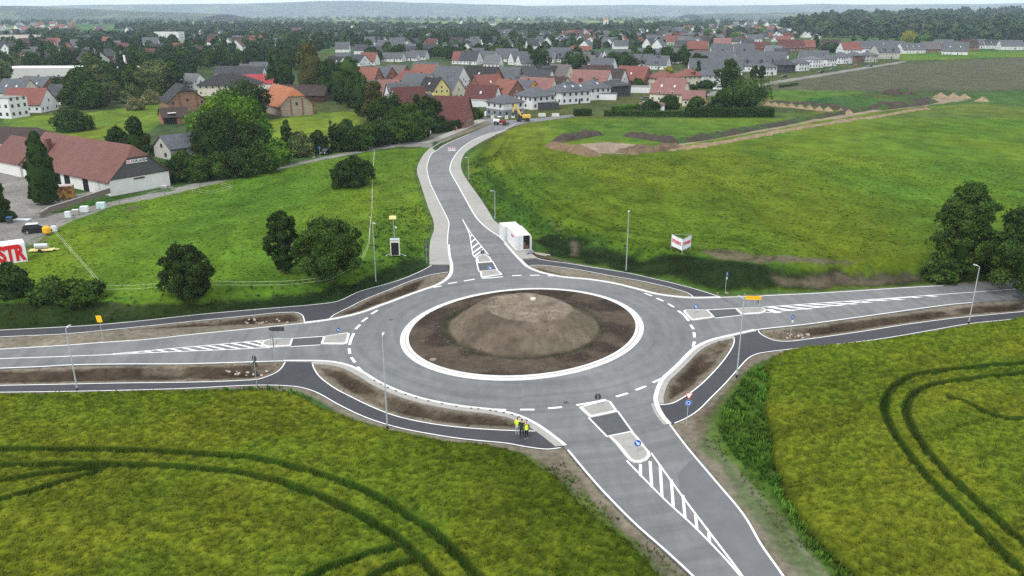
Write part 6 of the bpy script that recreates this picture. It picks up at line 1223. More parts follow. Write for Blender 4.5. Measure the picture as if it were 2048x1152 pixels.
addgrass(grassy([(1010,300),(930,330),(944,366),(990,440),(1045,462),(1075,470),(1180,498),(1300,518),(1400,512),(1340,494),(1200,475),(1100,425),(1020,370),(985,330)], 1.3, .36, .07, 5, (.022, .048, .008), (.046, .096, .014), 26, False, .32, .36), 'rough grass on the right bank')
addgrass(grassy([(0,500),(110,462),(230,412),(560,340),(740,306),(840,300),(838,340),(852,400),(845,500),(640,560),(330,580),(0,580)], 1.3, .13, .10, 4, (.058, .112, .011), (.078, .145, .014), 27, False, .3, .30), 'tufts of meadow grass left of the northern road')
addgrass(grassy([(1010,300),(1000,380),(1100,440),(1250,490),(1450,505),(1820,530),(2048,530),(2048,330),(1700,310),(1330,310),(1150,312)], .9, .14, .11, 4, (.058, .10, .009), (.076, .126, .012), 28, False, .3, .30), 'tufts of grass in the right-hand field')
# ================================================================== EARTH BANKS, HEAPS, HEDGES
def bank(px, wd, h, col, label, seed, name='earth_bank', cat='earth bank', rough_=.5, up=None):
    pts = catmull([U(a, b)[:2] for a, b in px], 16); n = len(pts); m = 13; V = []; Cc = []; tot = 0
    c0 = Vector((*pts[n // 2], float(H(*pts[n // 2])))); r = np.random.RandomState(seed)
    for i, p in enumerate(pts):
        a = Vector(pts[max(i - 1, 0)]); b = Vector(pts[min(i + 1, n - 1)]); t = (b - a).normalized(); nn = Vector((-t.y, t.x)); e = min(1, i / 6, (n - 1 - i) / 6)
        for j in range(m):
            s = j / (m - 1) * 2 - 1; x = p[0] + nn.x * s * wd / 2; y = p[1] + nn.y * s * wd / 2; hh_ = h * e * (1 - s * s) * (.45 + 1.2 * float(fbm(x, y, 3.2, 3, seed))) + rough_ * 2.2 * (float(fbm(x, y, .9, 3, seed + 5)) - .5) * (1 - s * s)
            V.append((x - c0.x, y - c0.y, float(H(x, y)) + hh_ - c0.z - .08)); k = .7 + .7 * float(fbm(x, y, .9, 3, seed + 9)); g = float(sst(.5, .62, fbm(x, y, 3, 3, seed + 3))) if up else 0
            Cc.append([k * (col[q] * (1 - g) + (up[q] if up else 0) * g) for q in range(3)])
    F = [(i * m + j, (i + 1) * m + j, (i + 1) * m + j + 1, i * m + j + 1) for i in range(n - 1) for j in range(m - 1)]
    o = link(name, npmesh(name, V, F, M_mound, np.array(Cc), smooth=True), None, c0); return tag(o, label, cat)
SND = (.25, .185, .115); DRK = (.055, .044, .036); GRS = (.04, .075, .018)
bank([(1102,290),(1125,298),(1150,302),(1178,309)], 6, 1.5, (.15, .105, .065), 'brown soil bank along the near left edge of the excavated pit', 301)
bank([(1112,284),(1140,278),(1170,273),(1200,268)], 5, 1.6, DRK, 'dark clod bank along the far left edge of the excavated pit', 302)
bank([(1250,271),(1285,276),(1320,281),(1350,286)], 5, 1.6, DRK, 'dark clod bank along the far right edge of the excavated pit', 303)
bank([(1240,306),(1262,302),(1290,304),(1330,298),(1360,294)], 4.5, 1.5, (.12, .085, .055), 'brown soil bank at the right corner of the excavated pit', 304)
bank([(1345,286),(1420,275),(1500,259),(1570,247),(1640,234),(1700,224),(1735,219)], 6, 1.1, (.045,.042,.028), 'long dark soil bank beside the trench, partly overgrown', 305, up=GRS)
bank([(1772,189),(1800,187),(1826,190)], 9, 2.2, DRK, 'dark rubble hill left of the pale far clearing', 306, up=GRS)
bank([(1745,219),(1785,214),(1830,209),(1862,202)], 9, 2.2, DRK, 'long dark rubble hill in front of the pale far clearing', 307, up=GRS)
bank([(1340,300),(1424,289),(1506,274),(1590,258),(1690,242),(1785,228),(1852,217)], 3.0, .55, (.21,.155,.10), 'low pale ridge of spoil along the near side of the trench', 309)
bank([(1530,204),(1600,208),(1660,213),(1705,221)], 5, .9, DRK, 'low dark strip of soil behind the row of sandy heaps', 308)
def heap(px, py, w_, h, label, seed, group='heaps of sandy soil', col=SND):
    p = U(px, py); n = 16; m = 8; V = [(0, 0, h)]; Cc = [list(col)]
    for i in range(1, m + 1):
        for j in range(n):
            a = j / n * 6.283; rr_ = w_ / 2 * i / m * (1 + .25 * (float(vn(a * 1.2 + seed, seed)) - .5)); z = h * (1 - i / m) ** 1.05 * (1 + .3 * (float(vn(j * .9, i * .8 + seed)) - .5)) - (.1 if i == m else 0); V.append((rr_ * math.cos(a), rr_ * math.sin(a) * .8, z)); k = .75 + .5 * float(vn(j * .7 + seed, i * .9)); Cc.append([c * k for c in col])
    Ft = [(0, 1 + j, 1 + (j + 1) % n) for j in range(n)]; F = []
    for i in range(m - 1):
        for j in range(n): a, b, c, d_ = 1 + i * n + j, 1 + (i + 1) * n + j, 1 + (i + 1) * n + (j + 1) % n, 1 + i * n + (j + 1) % n; F += [(a, b, c), (a, c, d_)]
    return tag(link('soil_heap', npmesh('soil_heap', V, Ft + F, M_mound, np.array(Cc), smooth=True), None, p), label, 'soil heap', group)
for i, (a, b) in enumerate([(1536,211),(1549,212),(1564,214),(1582,215),(1600,217),(1618,219),(1637.5,221),(1656,222),(1681,226),(1697,228)]): heap(a, b, 4.6, 1.9, 'pale sandy heap, %s from left in the row across the green field' % ordw(i), i * 3.1)
for i, (a, b) in enumerate([(1881,194),(1906,195),(1928,197),(1964,203)]): heap(a, b, 7, 2.2, 'wide sandy heap, %s from left round the pale far clearing' % ordw(i), 40 + i * 3.1)
for i, (a, b) in enumerate([(1345,301),(1372,298),(1398,294),(1424,290),(1452,284),(1478,280),(1506,275),(1530,270),(1560,265),(1590,259),(1622,254),(1655,248),(1690,243),(1722,238),(1752,234),(1785,229),(1820,223),(1850,219)]): heap(a, b, 3.0 + (i * 7 % 5) * .6, .6 + (i * 3 % 4) * .18, 'low sandy heap, %s from left along the near side of the trench' % ordw(i), 70 + i * 2.3, 'low heaps along the trench', (.20, .145, .09))
heap(1185, 311, 6, 1.5, 'brown soil heap at the near corner of the excavated pit', 5, None, (.15, .105, .065)); heap(1262, 308, 5, 1.6, 'pointed brown heap right of centre before the excavated pit', 9, None, (.15, .105, .065))
def hedge(px, wd, h, shade, label, seed, leaf=.34, dens=16):
    pts = catmull([U(a, b)[:2] for a, b in px], 4); c0 = Vector((*pts[0], float(H(*pts[0])))); q = np.random.RandomState(seed); V = []; T = []; mb = MB()
    lp = [(p[0] - c0.x, p[1] - c0.y) for p in pts]; ribbon(mb, lp, -wd / 2 * .8, wd / 2 * .8, h * .9, h * .95)
    r = empty('hedge', c0, 0, label, 'hedge'); me = mb.mesh('inner_mass', M_leaf); a = me.attributes.new('tint', 'FLOAT_COLOR', 'POINT'); a.data.foreach_set('color', np.full(len(me.vertices) * 4, .8, np.float32)); o = link('branches', me, r); o.color = (*GREEN[shade], 1)
    for i in range(len(lp) - 1):
        a, b = np.array(lp[i]), np.array(lp[i + 1]); L_ = np.hypot(*(b - a)); t = (b - a) / L_; nn = np.array([-t[1], t[0]]); k = int(L_ * (wd + 2 * h) * dens); u = q.rand(k); s = q.rand(k) * (wd + 2 * h); side = np.where(s < h, -1, np.where(s > h + wd, 1, (s - h) / wd * 2 - 1)); z = np.where(s < h, s, np.where(s > h + wd, wd + 2 * h - s, h))
        P = np.stack([a[0] + t[0] * u * L_ + nn[0] * side * wd / 2, a[1] + t[1] * u * L_ + nn[1] * side * wd / 2, z], 1) + q.randn(k, 3) * .12; P[:, 2] = np.maximum(P[:, 2] * (.92 + .16 * fbm(P[:, 0], P[:, 1], 2, 2, seed)), .05)
        d1 = q.randn(k, 3); d1 /= np.linalg.norm(d1, axis=1, keepdims=True); d2 = np.cross(d1, q.randn(k, 3)); d2 /= np.linalg.norm(d2, axis=1, keepdims=True); s_ = leaf * (.5 + q.rand(k, 1)) / 2
        V.append(np.stack([P - d1 * s_, P - d2 * s_, P + d1 * s_, P + d2 * s_], 1).reshape(-1, 3)); T.append(np.repeat(.7 + .6 * q.rand(k, 1), 3, 1))
    V = np.concatenate(V); o = link('leaves', npmesh('leaves', V, np.arange(len(V)).reshape(-1, 4), M_leaf, np.concatenate(T)), r); o.color = (*GREEN[shade], 1); return r
hedge([(1147,231),(1165,231),(1183,231)], 3, 2.4, 'dark', 'short dark hedge left of the gap at the field edge', 1)
hedge([(1208,232),(1260,232),(1320,233),(1368,233)], 2.5, 2.0, 'mid', 'long trimmed hedge between field and cream house', 2)
hedge([(1370,234),(1420,234),(1480,234),(1546,234)], 3.5, 3.4, 'dark', 'tall very dark hedge at the right end of the long hedge', 3)
hedge([(1226,222),(1260,219),(1304,214)], 2.5, 1.8, 'bright', 'bright green hedge behind the long trimmed hedge', 4)
hedge([(866,268),(895,262),(925,254),(942,247)], 2.4, 2.8, 'dark', 'dark hedge behind the orange worker', 5)
hedge([(1560,175),(1580,172),(1594,170)], 1.5, 1.0, 'mid', 'small garden hedge before the dark-walled house of the field road', 6)
# ================================================================== FENCES AND YARD THINGS
M_wood = mat('weathered_wood', (.16, .135, .105), rough=.9, var=.15, scale=2); M_tape = mat('white_tape', (.62, .68, .50), rough=.6, var=0); M_plastic = mat('pale_plastic', (.60, .63, .64), rough=.5, var=.06)
def tapefence(px, label, step=7, hs=(.55, 1.05), wv=.0):
    pts = [U(a, b) for a, b in px]; c = pts[0]; r = empty('tape_fence', c, 0, label, 'fence'); t = MB(); r_ = random.Random(len(px))
    prev = None
    for i in range(len(pts) - 1):
        a, b = Vector(pts[i]), Vector(pts[i + 1]); n = max(1, int((b - a).length / step))
        for j in range(n + (i == len(pts) - 2)):
            p = a.lerp(b, j / n); p.z = float(H(p.x, p.y)); p = p - Vector(c); corner = j == 0
            MB().tube((p.x, p.y, -.2 + p.z), (p.x + r_.uniform(-.05, .05), p.y, p.z + 1.2), .055 if corner else .018, n=6).build('post', M_wood if corner else M_swhite, r)
            if prev is not None:
                for hz_ in hs: mm = (prev + p) / 2; sag = .05 + .05 * r_.random(); t.tube(prev + Vector((0, 0, hz_)), mm + Vector((0, 0, hz_ - sag)), .015, n=4, caps=False).tube(mm + Vector((0, 0, hz_ - sag)), p + Vector((0, 0, hz_)), .015, n=4, caps=False)
            prev = p
    t.build('tape', M_tape, r); return r
tapefence([(104,462),(125,487),(160,527),(211,586),(330,581),(420,577),(560,577),(636,570),(668,562),(722,532),(738,498)], 'thin white tape fence round the lower left meadow')
tapefence([(112,459),(150,444),(200,425),(240,409),(330,392),(400,376),(440,372),(466,380),(420,392),(385,385)], 'yellowish tape fence beside the farm lane')
tapefence([(738,498),(744,430),(745,370),(749,308)], 'tape fence running up the meadow to the lane')
pts = [Vector(U(a, b)) for a, b in ((82,436),(100,428),(160,413),(222,394))]; r = empty('garden_wall', pts[0], 0, 'low weathered board wall below the poplar and barn', 'wall')
for a, b in zip(pts[:-1], pts[1:]): d = b - a; m_ = (a + b) / 2 - pts[0]; MB().box((m_.x, m_.y, .55), (d.length - .02, .25, 1.1), math.atan2(d.y, d.x)).build('board_panel', M_wood, r); MB().box((m_.x, m_.y, 1.14), (d.length, .4, .07), math.atan2(d.y, d.x)).build('coping', M_kerbg, r)
def palletbox(px, py, sz, m, label, yaw=12, cat='crate', group=None, name='stacked_crate'):
    p = U(px, py); r = empty(name, p, R(yaw), label, cat, group); MB().box((0, -.0, .07), (sz[0] + .1, sz[1] + .1, .14)).build('pallet', M_wood, r); MB().box((0, 0, .14 + sz[2] / 2), sz).build('box', m, r, bevel=.04); MB().box((0, 0, .17 + sz[2]), (sz[0] * .9, sz[1] * .9, .05)).build('lid', M_plastic, r); return r
for i, (a, b, k) in enumerate([(137,436,(1.0,.9,1.1)),(152,430,(1.3,1.0,.9)),(170,425,(1.5,1.1,1.1)),(203,418,(1.6,1.1,1.2))]): palletbox(a, b, k, [M_plastic, M_kerbg, M_plastic, mat('mint_box', (.45, .60, .60))][i], '%s box on a pallet, %s from left along the lane above the meadow' % (['narrow white', 'grey', 'white', 'mint green'][i], ordw(i)), group='boxes on pallets along the lane')
for i, (a, b) in enumerate([(470,348),(486,344),(500,341),(516,338),(528,335),(540,332),(549,330),(558,327)]): palletbox(a, b, (1.7, 1.2, [1.2, .8, .8, .9, 1.3, 1.5, 1.5, 1.6][i]), [M_wood, M_wood, mat('pale_stone_pile', (.30, .26, .22), var=.3, scale=3), M_wood][i % 4], 'wooden crate, %s from left below the lane hedge' % ordw(i), 20, group='crates stacked below the lane hedge')
palletbox(407, 357, (1.8, 1.2, 1.1), M_plastic, 'white wrapped pallet standing alone at the lane below the hedge'); palletbox(328, 377, (1.4, 1, .5), M_kerbg, 'low grey pallet beside the white barn gable'); palletbox(394, 361, (1.6, 1, .4), M_plastic, 'flat pale pallet just left of the white wrapped pallet')
p = U(133, 397); r = empty('firewood_stack', p, R(20), 'large mesh-wrapped stack of orange-brown firewood beside the poplar', 'firewood stack'); MB().box((0, 0, .1), (3.6, 3.0, .2)).build('pallet', M_wood, r)
MB().box((0, 0, 1.5), (3.3, 2.7, 2.6)).build('wrapped_logs', mat('stacked_logs', (.20, .09, .05), var=.3, scale=3, col2=(.50, .26, .05), scale2=1.1, pos2=(.48, .56)), r, bevel=.12); MB().box((0, 0, 2.86), (3.35, 2.75, .1)).build('top_sheet', mat('pinkish_sheet', (.52, .40, .38)), r)
p = U(20, 446); r = empty('wheelie_bin', p, R(10), 'dark blue wheelie bin at the yard entrance', 'bin'); MB().box((0, 0, .55), (.8, .8, 1.0), taper=1.1).build('body', M_navy if 'M_navy' in globals() else M_dkm, r); MB().box((0, 0, 1.1), (.95, .95, .1)).build('lid', mat('blue_lid', (.05, .10, .30)), r)
p = U(45, 439); r = empty('white_sheet', p, R(-5), 'white sheet lying flat on the yard near the parked car', 'sheet'); MB().box((0, 0, .05), (3.0, 1.6, .06)).build('sheet', M_plastic, r, bevel=.02)
p = U(95, 470); r = empty('yellow_tank', p, R(0), 'round orange-yellow tank on feet beside the parked black car', 'tank'); MB().tube((0, 0, .2), (0, 0, .5), .35, .68, 14).tube((0, 0, .5), (0, 0, 1.3), .68, .68, 14).tube((0, 0, 1.3), (0, 0, 1.6), .68, .3, 14).build('tank', mat('orange_yellow', (.75, .38, .02)), r, smooth=False); MB().tube((0, 0, -.1), (0, 0, .3), .3, n=8).build('foot', M_dkm, r)
palletbox(109, 464, (.9, .8, .9), M_plastic, 'small white box right beside the orange-yellow tank')
p = U(84, 503); r = empty('tank_trailer', p, R(8), 'small grey cylinder on a yellow frame lying in the grass', 'trailer'); MB().box((0, 0, .3), (3.6, 1.3, .16), R(4)).box((1.9, .2, .28), (1.4, .3, .12)).build('frame', mat('pale_yellow_frame', (.60, .50, .22)), r); MB().tube((-1.1, .4, .85), (.9, .4, .85), .42, n=14).build('tank', M_galv, r)
for s in (-1, 1): MB().tube((0, s * .7, .3), (0, s * .85, .3), .3, n=12).build('wheel', M_blk, r)
for i, (a, b, l_) in enumerate([(145,594,3.8),(95,601,3.2)]):
    p = U(a - 60, b - 6); r = empty('fallen_branch', p, R(18 + i * 12), '%s bare fallen branch below the scrub at the left' % ['longer', 'shorter'][i], 'branch'); MB().tube((0, 0, .15), (l_, 0, .5), .07, .03, 6).tube((l_ * .5, 0, .3), (l_ * .8, .8, .7), .04, .015, 5).build('wood', mat('bare_wood', (.22, .19, .15)), r)
# construction barrier on the new road
def barrier(px, py, label, yaw=0):
    p = U(px, py); r = empty('road_barrier', (p[0], p[1], .05), R(yaw), label, 'barrier'); b = MB().box((0, 0, 1.15), (2.2, .08, .35)).box((0, 0, .62), (2.2, .06, .30)).build('board', M_swhite, r)
    s = MB()
    for i in range(4): x = -.95 + i * .55; s.add([(x, -.05, .98), (x + .25, -.05, .98), (x + .42, -.05, 1.33), (x + .17, -.05, 1.33)], [(0, 1, 2, 3)])
    s.build('red_stripe', M_sred, b)
    for x in (-.95, .95): MB().tube((x, 0, 0), (x, 0, 1.5), .04).box((x, 0, .06), (.35, .7, .12)).build('leg', M_kerbg, r)
barrier(904, 305, 'red and white striped barrier standing in the new road at the bend', 10)
for i, (a, b) in enumerate([(1084,233),(1111,233),(985,238),(1013,238),(1026,236)]): 
    p = U(a, b); r = empty('concrete_block', p, R(5), 'pale concrete block, %s from left at the end of the road' % ordw([2, 1, 0, 3, 4].index(i) if 0 else sorted([1084,1111,985,1013,1026]).index(a)), 'concrete block', 'pale blocks at the end of the road'); MB().box((0, 0, .6), ((3.0 if i < 2 else 1.4), .7, 1.3), taper=.92).build('block', mat('pale_block', (.55, .53, .49)), r, bevel=.06)
p = U(971, 232); r = empty('white_post_box', p, 0, 'white rounded utility pillar on the corner lawn', 'pillar'); MB().tube((0, 0, 0), (0, 0, 1.5), .4, n=12).tube((0, 0, 1.5), (0, 0, 1.8), .4, .15, n=12).build('pillar', M_swhite, r)
for i_, q_ in enumerate(((782, 639.5), (1132, 805), (1325, 779))):
    c_ = U0(*q_, .04); tag(MB().box((0, 0, .004), (.5, .5, .012)).build('drain_grate', mat('cast_iron', (.03, .03, .032), tiles=dict(s=8, w=.5, h=.25, m=.1, k=.8, mc=2.5)), None, loc=(c_[0], c_[1], .045), rz=.4 * i_), ['square drain grate in the ring road at upper left', 'square drain grate in the ring road by the near dashes', 'square drain grate at the kerb right of the near dashes'][i_], 'drain grate')
# clods and crumbs of loose soil in the verges and on the island
def clods(polys, dens, smin, smax, col, seed, zf):
    q = np.random.RandomState(seed); V = []; T = []
    for pw in polys:
        xs = [p[0] for p in pw]; ys = [p[1] for p in pw]; n = int((max(xs) - min(xs)) * (max(ys) - min(ys)) * dens); x = q.uniform(min(xs), max(xs), n); y = q.uniform(min(ys), max(ys), n); k = inside(x, y, pw) & (np.abs(x) < y * .75)
        x, y = x[k], y[k]; k = (distp(x, y, pw) > .35) & (fbm(x, y, 2.5, 3, seed) > .42); x, y = x[k], y[k]; n = len(x); s = smin + (smax - smin) * q.rand(n) ** 3; z = zf(x, y, pw)
        B = np.stack([x, y, z], 1)[:, None, :] + q.uniform(-1, 1, (n, 5, 3)) * s[:, None, None] * np.array([1, 1, .3]); B[:, 4, 2] = z + s * .8; B[:, :4, :2] = np.stack([x, y], 1)[:, None] + np.array([[1, 0], [0, 1], [-1, 0], [0, -1]]) * s[:, None, None] * (.6 + .6 * q.rand(n, 4, 1)); B[:, :4, 2] = z[:, None] - s[:, None] * .1
        V.append(B.reshape(-1, 3)); T.append(np.repeat(np.array(col) * (.55 + .9 * q.rand(n, 1)), 5, 0))
    V = np.concatenate(V); n = len(V) // 5; F = (np.arange(n) * 5)[:, None, None] + np.array([[0, 1, 4], [1, 2, 4], [2, 3, 4], [3, 0, 4]]); o = link('soil_clods', npmesh('soil_clods', V, F.reshape(-1, 3), M_blade, np.concatenate(T))); tag(o, kind='stuff')
def vz(x, y, pw): dd = distp(x, y, pw); return -.42 * sst(.5, 2.0, dd) * (.6 + .8 * fbm(x, y, 5, 2, 3)) + sst(.4, 1.2, dd) * (fbm(x, y, 2.2, 4, 11) - .5) * .35
clods(VERGEW, 7, .03, .17, (.085, .062, .043), 401, vz)
def iz(x, y, pw): r_ = np.hypot(x - cx, y - cy); return .26 + 0 * x
clods([[p for p in sring(1.5)]], 7, .02, .12, (.070, .054, .040), 402, lambda x, y, pw: np.where(np.hypot(x - cx, y - cy - .6) > 10.4, .22, -1))
vv = np.array([v.co[:] for v in bpy.data.objects['island_soil'].data.vertices]); q = np.random.RandomState(77); sel = vv[q.choice(len(vv), 9000)]; sel = sel[np.hypot(sel[:, 0] - cx, sel[:, 1] - cy) < RR - 1.6]; n = len(sel)
s_ = (.02 + .11 * q.rand(n) ** 4)[:, None]; B = np.repeat(sel[:, None, :], 5, 1) + np.concatenate([np.array([[1, 0, -.1], [0, 1, -.1], [-1, 0, -.1], [0, -1, -.1], [0, 0, .8]])[None]] * n) * s_[:, None] * q.uniform(.6, 1.3, (n, 5, 1))
F = (np.arange(n) * 5)[:, None, None] + np.array([[0, 1, 4], [1, 2, 4], [2, 3, 4], [3, 0, 4]]); tag(link('soil_clods', npmesh('soil_clods', B.reshape(-1, 3), F.reshape(-1, 3), M_blade, np.repeat(np.array((.105, .084, .062)) * (.5 + .9 * q.rand(n, 1)), 5, 0))), kind='stuff')
# stones beside the paths
rs2 = random.Random(3)
for zi, (cx_, cy_, n_, rx, ry, ph) in enumerate([(1595,673,16,1.8,.6,'under the right blue sign'),(1462,586,9,2.2,.5,'at the foot of the right bank'),(536,643,14,3.0,.6,'at the end of the upper left verge'),(492,747,14,2.4,.5,'beside the lower left path bend')]):
    for i in range(n_):
        c = U0(cx_, cy_, 0); x, y = c[0] + rs2.uniform(-rx, rx), c[1] + rs2.uniform(-ry, ry) * 1.4; s = rs2.uniform(.10, .24); mb = MB(); k = 8
        V = [(s * rs2.uniform(.7, 1.1) * math.cos(a) * cz, s * rs2.uniform(.7, 1.1) * math.sin(a) * cz, s * z_ * .7) for z_, cz in ((-.3, .8), (.35, .95), (.8, .5)) for a in [j / k * 6.283 for j in range(k)]]
        mb.add(V, [(q * k + j, q * k + (j + 1) % k, (q + 1) * k + (j + 1) % k, (q + 1) * k + j) for q in range(2) for j in range(k)] + [tuple(2 * k + j for j in range(k))])
        o = mb.build('stone', mat('pinkish_stone', (.36, .28, .23), var=.2, scale=2), None, loc=(x, y, .02)); tag(o, 'fist-sized to head-sized pinkish stone %s' % ph, 'stone', 'stones ' + ph)
p = U0(861 if 0 else 866, 718.5); p = (sring(3.2)[0][0], 0, 0); a = U0(866, 719, .25); tag(MB().tube((0, 0, -.3), (0, 0, .06), .42, .42, 16).tube((0, 0, .06), (0, 0, .09), .36, .36, 16).build('manhole_cover', mat('manhole', (.20, .17, .13)), None, loc=(a[0], a[1], .22)), 'round manhole cover in the island soil at lower left', 'manhole cover')
a = U0(1066, 599, 2.6); tag(MB().tube((0, 0, -.4), (0, 0, .25), .42, .36, 12).build('marker_stone', mat('pale_stone', (.55, .53, .50)), None, loc=(a[0], a[1], 2.55)), 'single pale stone on top of the central mound', 'stone')
# ================================================================== VEHICLES
M_glass = mat('car_glass', (.02, .024, .028), rough=.08, spec=.8, var=0); M_tyre = mat('tyre', (.015, .015, .015), var=0); M_rim = mat('wheel_rim', (.35, .36, .37), rough=.4, metal=.4, var=0); M_lampw = mat('headlight_glass', (.75, .78, .80), rough=.15, var=0); M_lampr = mat('tail_light', (.35, .01, .01), rough=.3, var=0)
def car(px, py, yaw, col, label, kind='suv', s=1.0, roofcol=None, z=None):
    p = U(px, py); r = empty('parked_car', (p[0], p[1], z if z is not None else p[2] + .02), R(yaw), label, 'car'); m = mat('paint_%s' % col, dict(black=(.008, .009, .011), white=(.70, .71, .71), blue=(.02, .05, .16), red=(.30, .02, .02), grey=(.10, .105, .11), silver=(.42, .44, .45))[col], rough=.25, var=0, spec=.7)
    L_, W_, hh = (4.75, 1.85, 1.62) if kind == 'suv' else (4.4, 1.78, 1.42) if kind == 'car' else (5.2, 1.95, 2.2); a = L_ / 2; hb = hh * .56
    lo = [(-a, .30), (-a, hb * .92), (-a + .12, hb), (a - 1.05, hb * 1.0), (a - .25, hb * .86), (a, hb * .66), (a, .30)]; b = MB().extrude(lo, 'y', -W_ / 2, W_ / 2).build('body', m, r, bevel=.07)
    up = [(-a + .12, hb - .02), (-a + .42, hh - .07), (-a + .8, hh), (a - 2.1, hh), (a - 1.15, hb - .02)] if kind != 'van' else [(-a + .05, hb - .02), (-a + .12, hh), (a - 1.6, hh), (a - .9, hb - .02)]
    MB().extrude(up, 'y', -W_ / 2 + .14, W_ / 2 - .14).build('cabin', m, r, bevel=.08)
    for sy in (-1, 1): MB().extrude([(x * .93 + .0, hb + .04 if z_ < hb + .1 else z_ - .1) for x, z_ in up], 'y', sy * (W_ / 2 - .13) - .015, sy * (W_ / 2 - .13) + .015).build('side_window', M_glass, r)
    mb = MB(); x0, z0, x1, z1 = up[-2][0], up[-2][1], up[-1][0], up[-1][1]; mb.add([(x0 + .06, y, z0 - .05) for y in (-W_ / 2 + .24, W_ / 2 - .24)] + [(x1 + .03, y, z1 + .05) for y in (W_ / 2 - .22, -W_ / 2 + .22)], [(0, 1, 2, 3)]).build('windscreen', M_glass, r)
    x0, z0, x1, z1 = up[1][0], up[1][1], up[0][0], up[0][1]; MB().add([(x0 - .05, y, z0 - .05) for y in (-W_ / 2 + .24, W_ / 2 - .24)] + [(x1 - .04, y, z1 + .08) for y in (W_ / 2 - .22, -W_ / 2 + .22)], [(0, 1, 2, 3)]).build('rear_window', M_glass, r)
    if roofcol: MB().box((-a + 1.6, 0, hh + .02), (1.9, W_ - .5, .03)).build('glass_roof', roofcol, r)
    for x in (-a + .85, a - .9):
        for sy in (-1, 1): w_ = MB().tube((x, sy * (W_ / 2 - .2), .34), (x, sy * (W_ / 2 + .01), .34), .34, n=16).build('wheel', M_tyre, r); MB().tube((x, sy * (W_ / 2), .34), (x, sy * (W_ / 2 + .025), .34), .2, n=12).build('rim', M_rim, w_)
    for sy in (-1, 1): MB().box((a - .03, sy * (W_ / 2 - .3), hb * .72), (.08, .4, .16)).build('headlight', M_lampw, r); MB().box((-a + .0, sy * (W_ / 2 - .25), hb * .85), (.08, .35, .18)).build('tail_light', M_lampr, r)
    MB().box((-a - .02, 0, hb * .6), (.03, .5, .12)).build('number_plate', M_swhite, r); FOOT.append((p[0], p[1], 2)); return r
car(77, 465, 18, 'black', 'black estate car with pale glass roof parked on the lane near the orange tank', 'suv', roofcol=mat('pale_glass_roof', (.55, .58, .60), rough=.1))
car(652, 308, -100, 'black', 'black car with bright headlights parked beside the lane trees', 'suv')
car(1296, 206, 200, 'white', 'white car behind the long trimmed hedge near the garage', 'car'); car(1289, 199, 170, 'grey', 'grey car before the white garage of the dark-walled house', 'car')
car(1436, 180, 190, 'white', 'white van parked before the last hip-roofed house of the cream group', 'van'); car(1411, 187, 160, 'black', 'dark car beside the red-roofed annex', 'car')
car(1642, 146, 190, 'black', 'black car before the light grey roof on the field road', 'suv'); car(1664, 140, 190, 'grey', 'grey car on the field road, right of the black one', 'car')
car(1739, 134, 180, 'blue', 'blue car before the beige house on the field road', 'car'); car(1714, 132, 180, 'red', 'dark red car by the brick house on the field road', 'car'); car(1567, 155, 190, 'black', 'black car before the dark-walled house on the field road', 'car')
# excavator
def excavator():
    p = Vector(U(1046, 243)); r = empty('excavator', p, R(10), 'yellow wheeled excavator with raised arm at the end of the new road', 'excavator'); Y_ = mat('digger_yellow', (.62, .40, .08), rough=.5, var=.08)
    MB().box((0, 0, .85), (4.6, 1.9, .55)).build('undercarriage', M_dkm, r, bevel=.08)
    for x in (-1.6, 1.6):
        for s in (-1, 1): MB().tube((x, s * .9, .6), (x, s * 1.3, .6), .6, n=16).build('wheel', M_tyre, r)
    MB().box((1.2, 0, 1.9), (3.2, 2.5, 1.2)).build('engine_housing', Y_, r, bevel=.15); MB().box((-.9, .7, 2.3), (1.5, 1.0, 2.0)).build('cab', mat('cab_glass', (.03, .035, .04), rough=.1, var=0), r, bevel=.08); MB().box((-.9, .7, 3.35), (1.6, 1.1, .12)).build('cab_roof', Y_, r)
    MB().extrude([(-1.0, 2.0), (-.5, 2.3), (-2.2, 5.7), (-2.9, 6.3), (-3.3, 6.1)], 'y', -.55, -.1).build('boom', Y_, r, bevel=.05); MB().extrude([(-2.8, 6.4), (-3.4, 6.5), (-4.1, 3.4), (-3.7, 3.4)], 'y', -.5, -.15).build('stick', Y_, r, bevel=.04)
    MB().tube((-1.5, -.33, 2.6), (-2.6, -.33, 5.0), .12).build('cylinder', M_galv, r); MB().extrude([(-4.2, 3.5), (-3.6, 3.5), (-3.3, 2.6), (-3.9, 2.1), (-4.6, 2.6)], 'y', -.9, .3).build('bucket', M_dkm, r)
excavator()
def roller():
    p = Vector(U(1001, 250)); r = empty('compact_tractor', p, R(-15), 'small dark red and white tractor at the road junction', 'tractor'); Rm = mat('machine_red', (.22, .02, .025), rough=.5)
    MB().box((.6, 0, 1.3), (2.6, 1.3, .9)).build('bonnet', Rm, r, bevel=.1); MB().box((-1.4, 0, 1.5), (2.4, 1.8, 1.2)).build('tank', M_swhite, r, bevel=.25); MB().box((-.4, 0, 2.9), (1.5, 1.4, .12)).build('roof', M_swhite, r)
    for x in (-1.0, .2):
        for s in (-1, 1): MB().tube((x, s * .65, 1.8), (x, s * .65, 2.9), .05).build('roof_post', M_dkm, r)
    for x, q in ((-1.5, .75), (1.5, .5)):
        for s in (-1, 1): MB().tube((x, s * .75, q), (x, s * 1.15, q), q, n=18).build('wheel', M_tyre, r)
    MB().box((2.6, 0, .7), (.9, 2.0, .5)).build('attachment', M_dkm, r)
roller()
